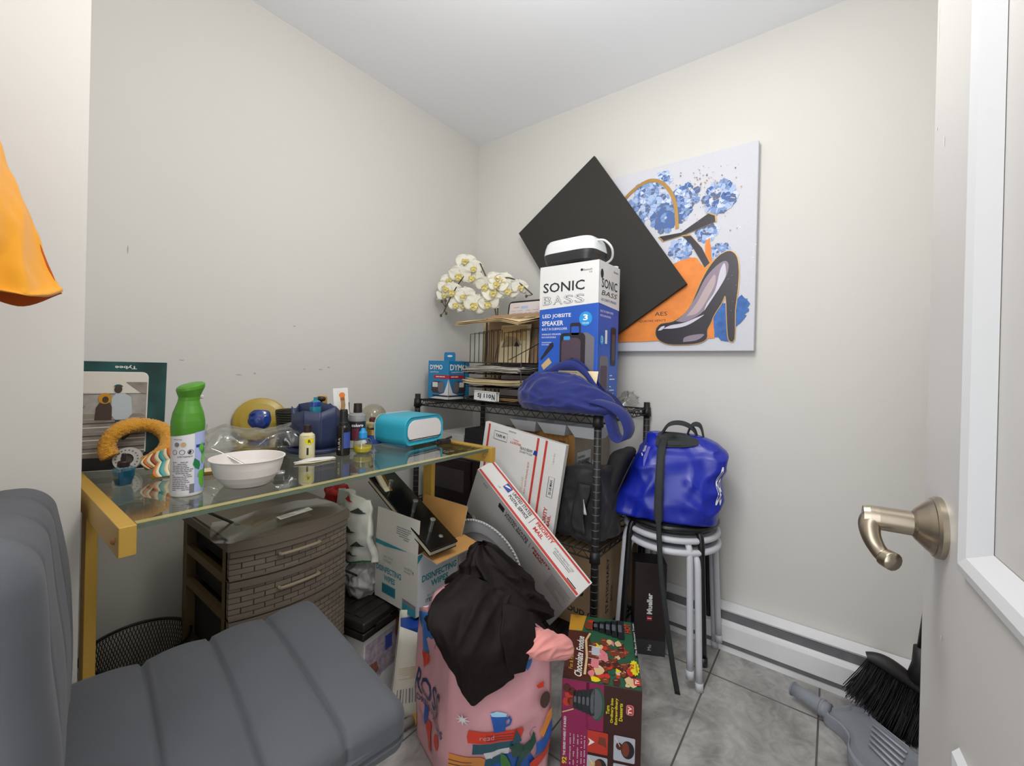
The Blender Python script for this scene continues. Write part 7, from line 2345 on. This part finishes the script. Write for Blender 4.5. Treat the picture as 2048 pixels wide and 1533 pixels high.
for i in range(620):
    f = rnd.random() ** 0.9
    a = P1.lerp(P2, f) + V((rnd.uniform(-0.016, 0.016), 0, -0.004))
    q1 = V((-0.135, -1.668, 0.072)); q2 = V((-0.14, -1.905, -0.075))
    e_ = q1.lerp(q2, f * 0.98 + 0.01) + V((rnd.uniform(-0.035, 0.02), rnd.uniform(-0.006, 0.006), rnd.uniform(-0.004, 0.01)))
    d = e_ - a
    if e_.z < 0.004:
        tt = (a.z - 0.004) / (a.z - e_.z)
        e_ = a + d * tt
        e_.x += rnd.uniform(-0.02, 0.0)
    md = a.lerp(e_, 0.5) + V((rnd.uniform(-0.004, 0.004), -0.004, 0.003))
    b.tube([a, md, e_], [0.0014, 0.0014, 0.001], 'bristle', 4, caps=False)
bb = b.build('bristles', t)
bb['kind'] = 'stuff'

t = thing('dustpan', 'grey plastic dustpan with a hollow handle on the floor in front of the broom', 'dustpan', frame(-0.25, -1.70, 0))
do_ = V((0.25, 1.70, 0))
def dt(b): b.M = Matrix.Translation(do_); return b
b = dt(MB())
b.tube([(-0.176, -1.546, 0.034), (-0.186, -1.572, 0.033), (-0.205, -1.615, 0.032), (-0.214, -1.637, 0.032)], [0.0195, 0.0195, 0.0215, 0.023], 'panplastic', 16)
b.tube([(-0.206, -1.617, 0.032), (-0.209, -1.624, 0.032)], 0.0245, 'panplastic', 16)
b.tube([(-0.1755, -1.5445, 0.034), (-0.1765, -1.5465, 0.034)], 0.0215, 'panplastic', 16)
b.build('handle', t)
b = dt(MB())
ol = [(-0.234, -1.625), (-0.257, -1.660), (-0.294, -1.677), (-0.346, -1.676), (-0.395, -1.700), (-0.43, -1.76), (-0.30, -1.90), (-0.24, -1.822), (-0.167, -1.742), (-0.126, -1.73), (-0.135, -1.69), (-0.152, -1.676), (-0.186, -1.640), (-0.2, -1.618)]
olc = [tuple(q)[:2] for q in smooth_path([(*q, 0) for q in ol + ol[:1]], 4)][:-1]
cx_ = sum(q[0] for q in olc) / len(olc); cy_ = sum(q[1] for q in olc) / len(olc)
rings = []
for sc, z in ((0.97, 0.002), (1.0, 0.01), (1.0, 0.026), (0.965, 0.036), (0.86, 0.038), (0.80, 0.030), (0.5, 0.027), (0.1, 0.027)):
    rings.append([(cx_ + (x - cx_) * sc, cy_ + (y - cy_) * sc, z) for x, y in olc])
loft(b, rings, 'panplastic')
b.build('pan', t)
for k in range(6):
    f = k / 5
    a = V((-0.172, -1.738, 0.034)).lerp(V((-0.285, -1.722, 0.034)), f); e_ = V((-0.232, -1.806, 0.034)).lerp(V((-0.345, -1.775, 0.034)), f)
    b = dt(MB()); b.tube([a, e_], 0.0032, 'panrib', 8); b.build('rib', t)

# mop pole on the floor
mat('polegrey', 'b7b2ad', 0.35, metal=0.2); mat('poleyellow', 'c99a2c', 0.5)
t = thing('mop_pole', 'pale metal pole with a yellow end lying on the floor between chair and pink bag', 'pole', frame(-1.06, -0.68, 0))
po_ = V((1.06, 0.68, 0))
b = MB(); b.M = Matrix.Translation(po_); b.tube([(-0.975, -0.700, 0.0145), (-1.42, -0.612, 0.0145)], 0.012, 'polegrey', 14); b.build('tube', t)
b = MB(); b.M = Matrix.Translation(po_); b.tube([(-0.952, -0.7045, 0.0145), (-0.982, -0.6986, 0.0145)], 0.0142, 'poleyellow', 14); b.build('end_cap', t)

# orange jacket hanging on the doorway wall, its sleeve reaching into view
mat('orangecloth', 'e59a0c', 0.8, sheen=0.3, bump=(240, 0.2, 0.001)); mat('orangein', 'b8500a', 0.85)
t = thing('orange_jacket', 'orange yellow cloth sleeve hanging in at the upper left edge', 'jacket', frame(-1.858, -0.70, 1.10))
b = MB(); jo = V((1.858, 0.70, -1.10))
rows = [[(-1.856, -0.74, 1.60), (-1.825, -0.765, 1.565), (-1.80, -0.735, 1.52), (-1.79, -0.69, 1.47)],
        [(-1.856, -0.76, 1.42), (-1.81, -0.785, 1.40), (-1.775, -0.745, 1.375), (-1.752, -0.69, 1.335)],
        [(-1.856, -0.765, 1.28), (-1.80, -0.785, 1.255), (-1.755, -0.745, 1.235), (-1.722, -0.69, 1.235)],
        [(-1.856, -0.76, 1.175), (-1.795, -0.785, 1.150), (-1.735, -0.74, 1.120), (-1.690, -0.69, 1.138)],
        [(-1.856, -0.755, 1.148), (-1.79, -0.775, 1.122), (-1.728, -0.735, 1.102), (-1.682, -0.692, 1.120)]]
jf = grid_fn([[V(p) + jo for p in r] for r in rows], 0.006, 13, 3, 0.002, 40)
b.sheet(lambda u, v: jf(u, v) + V((0.3, -0.9, 0.2)) * (ridged(V((u * 2.2 + v * 2.4, v * 1.2 - u * 1.5, 4.4))) * 0.020 - 0.006) * min(1, 3 * (1 - u) + 0.25), 60, 70, 'orangecloth', 0.002)
b.build('sleeve_front', t)
b = MB()
rows2 = [[(q[0] + 0.001, -0.66 - 0.03 * (i == 3), q[2] - 0.004) for i, q in enumerate(r)] for r in rows]
b.sheet(grid_fn([[V(p) + jo for p in r] for r in rows2], 0.006, 13, 3), 24, 30, 'orangein', 0.002)
b.build('sleeve_lining', t, label='darker orange inside')
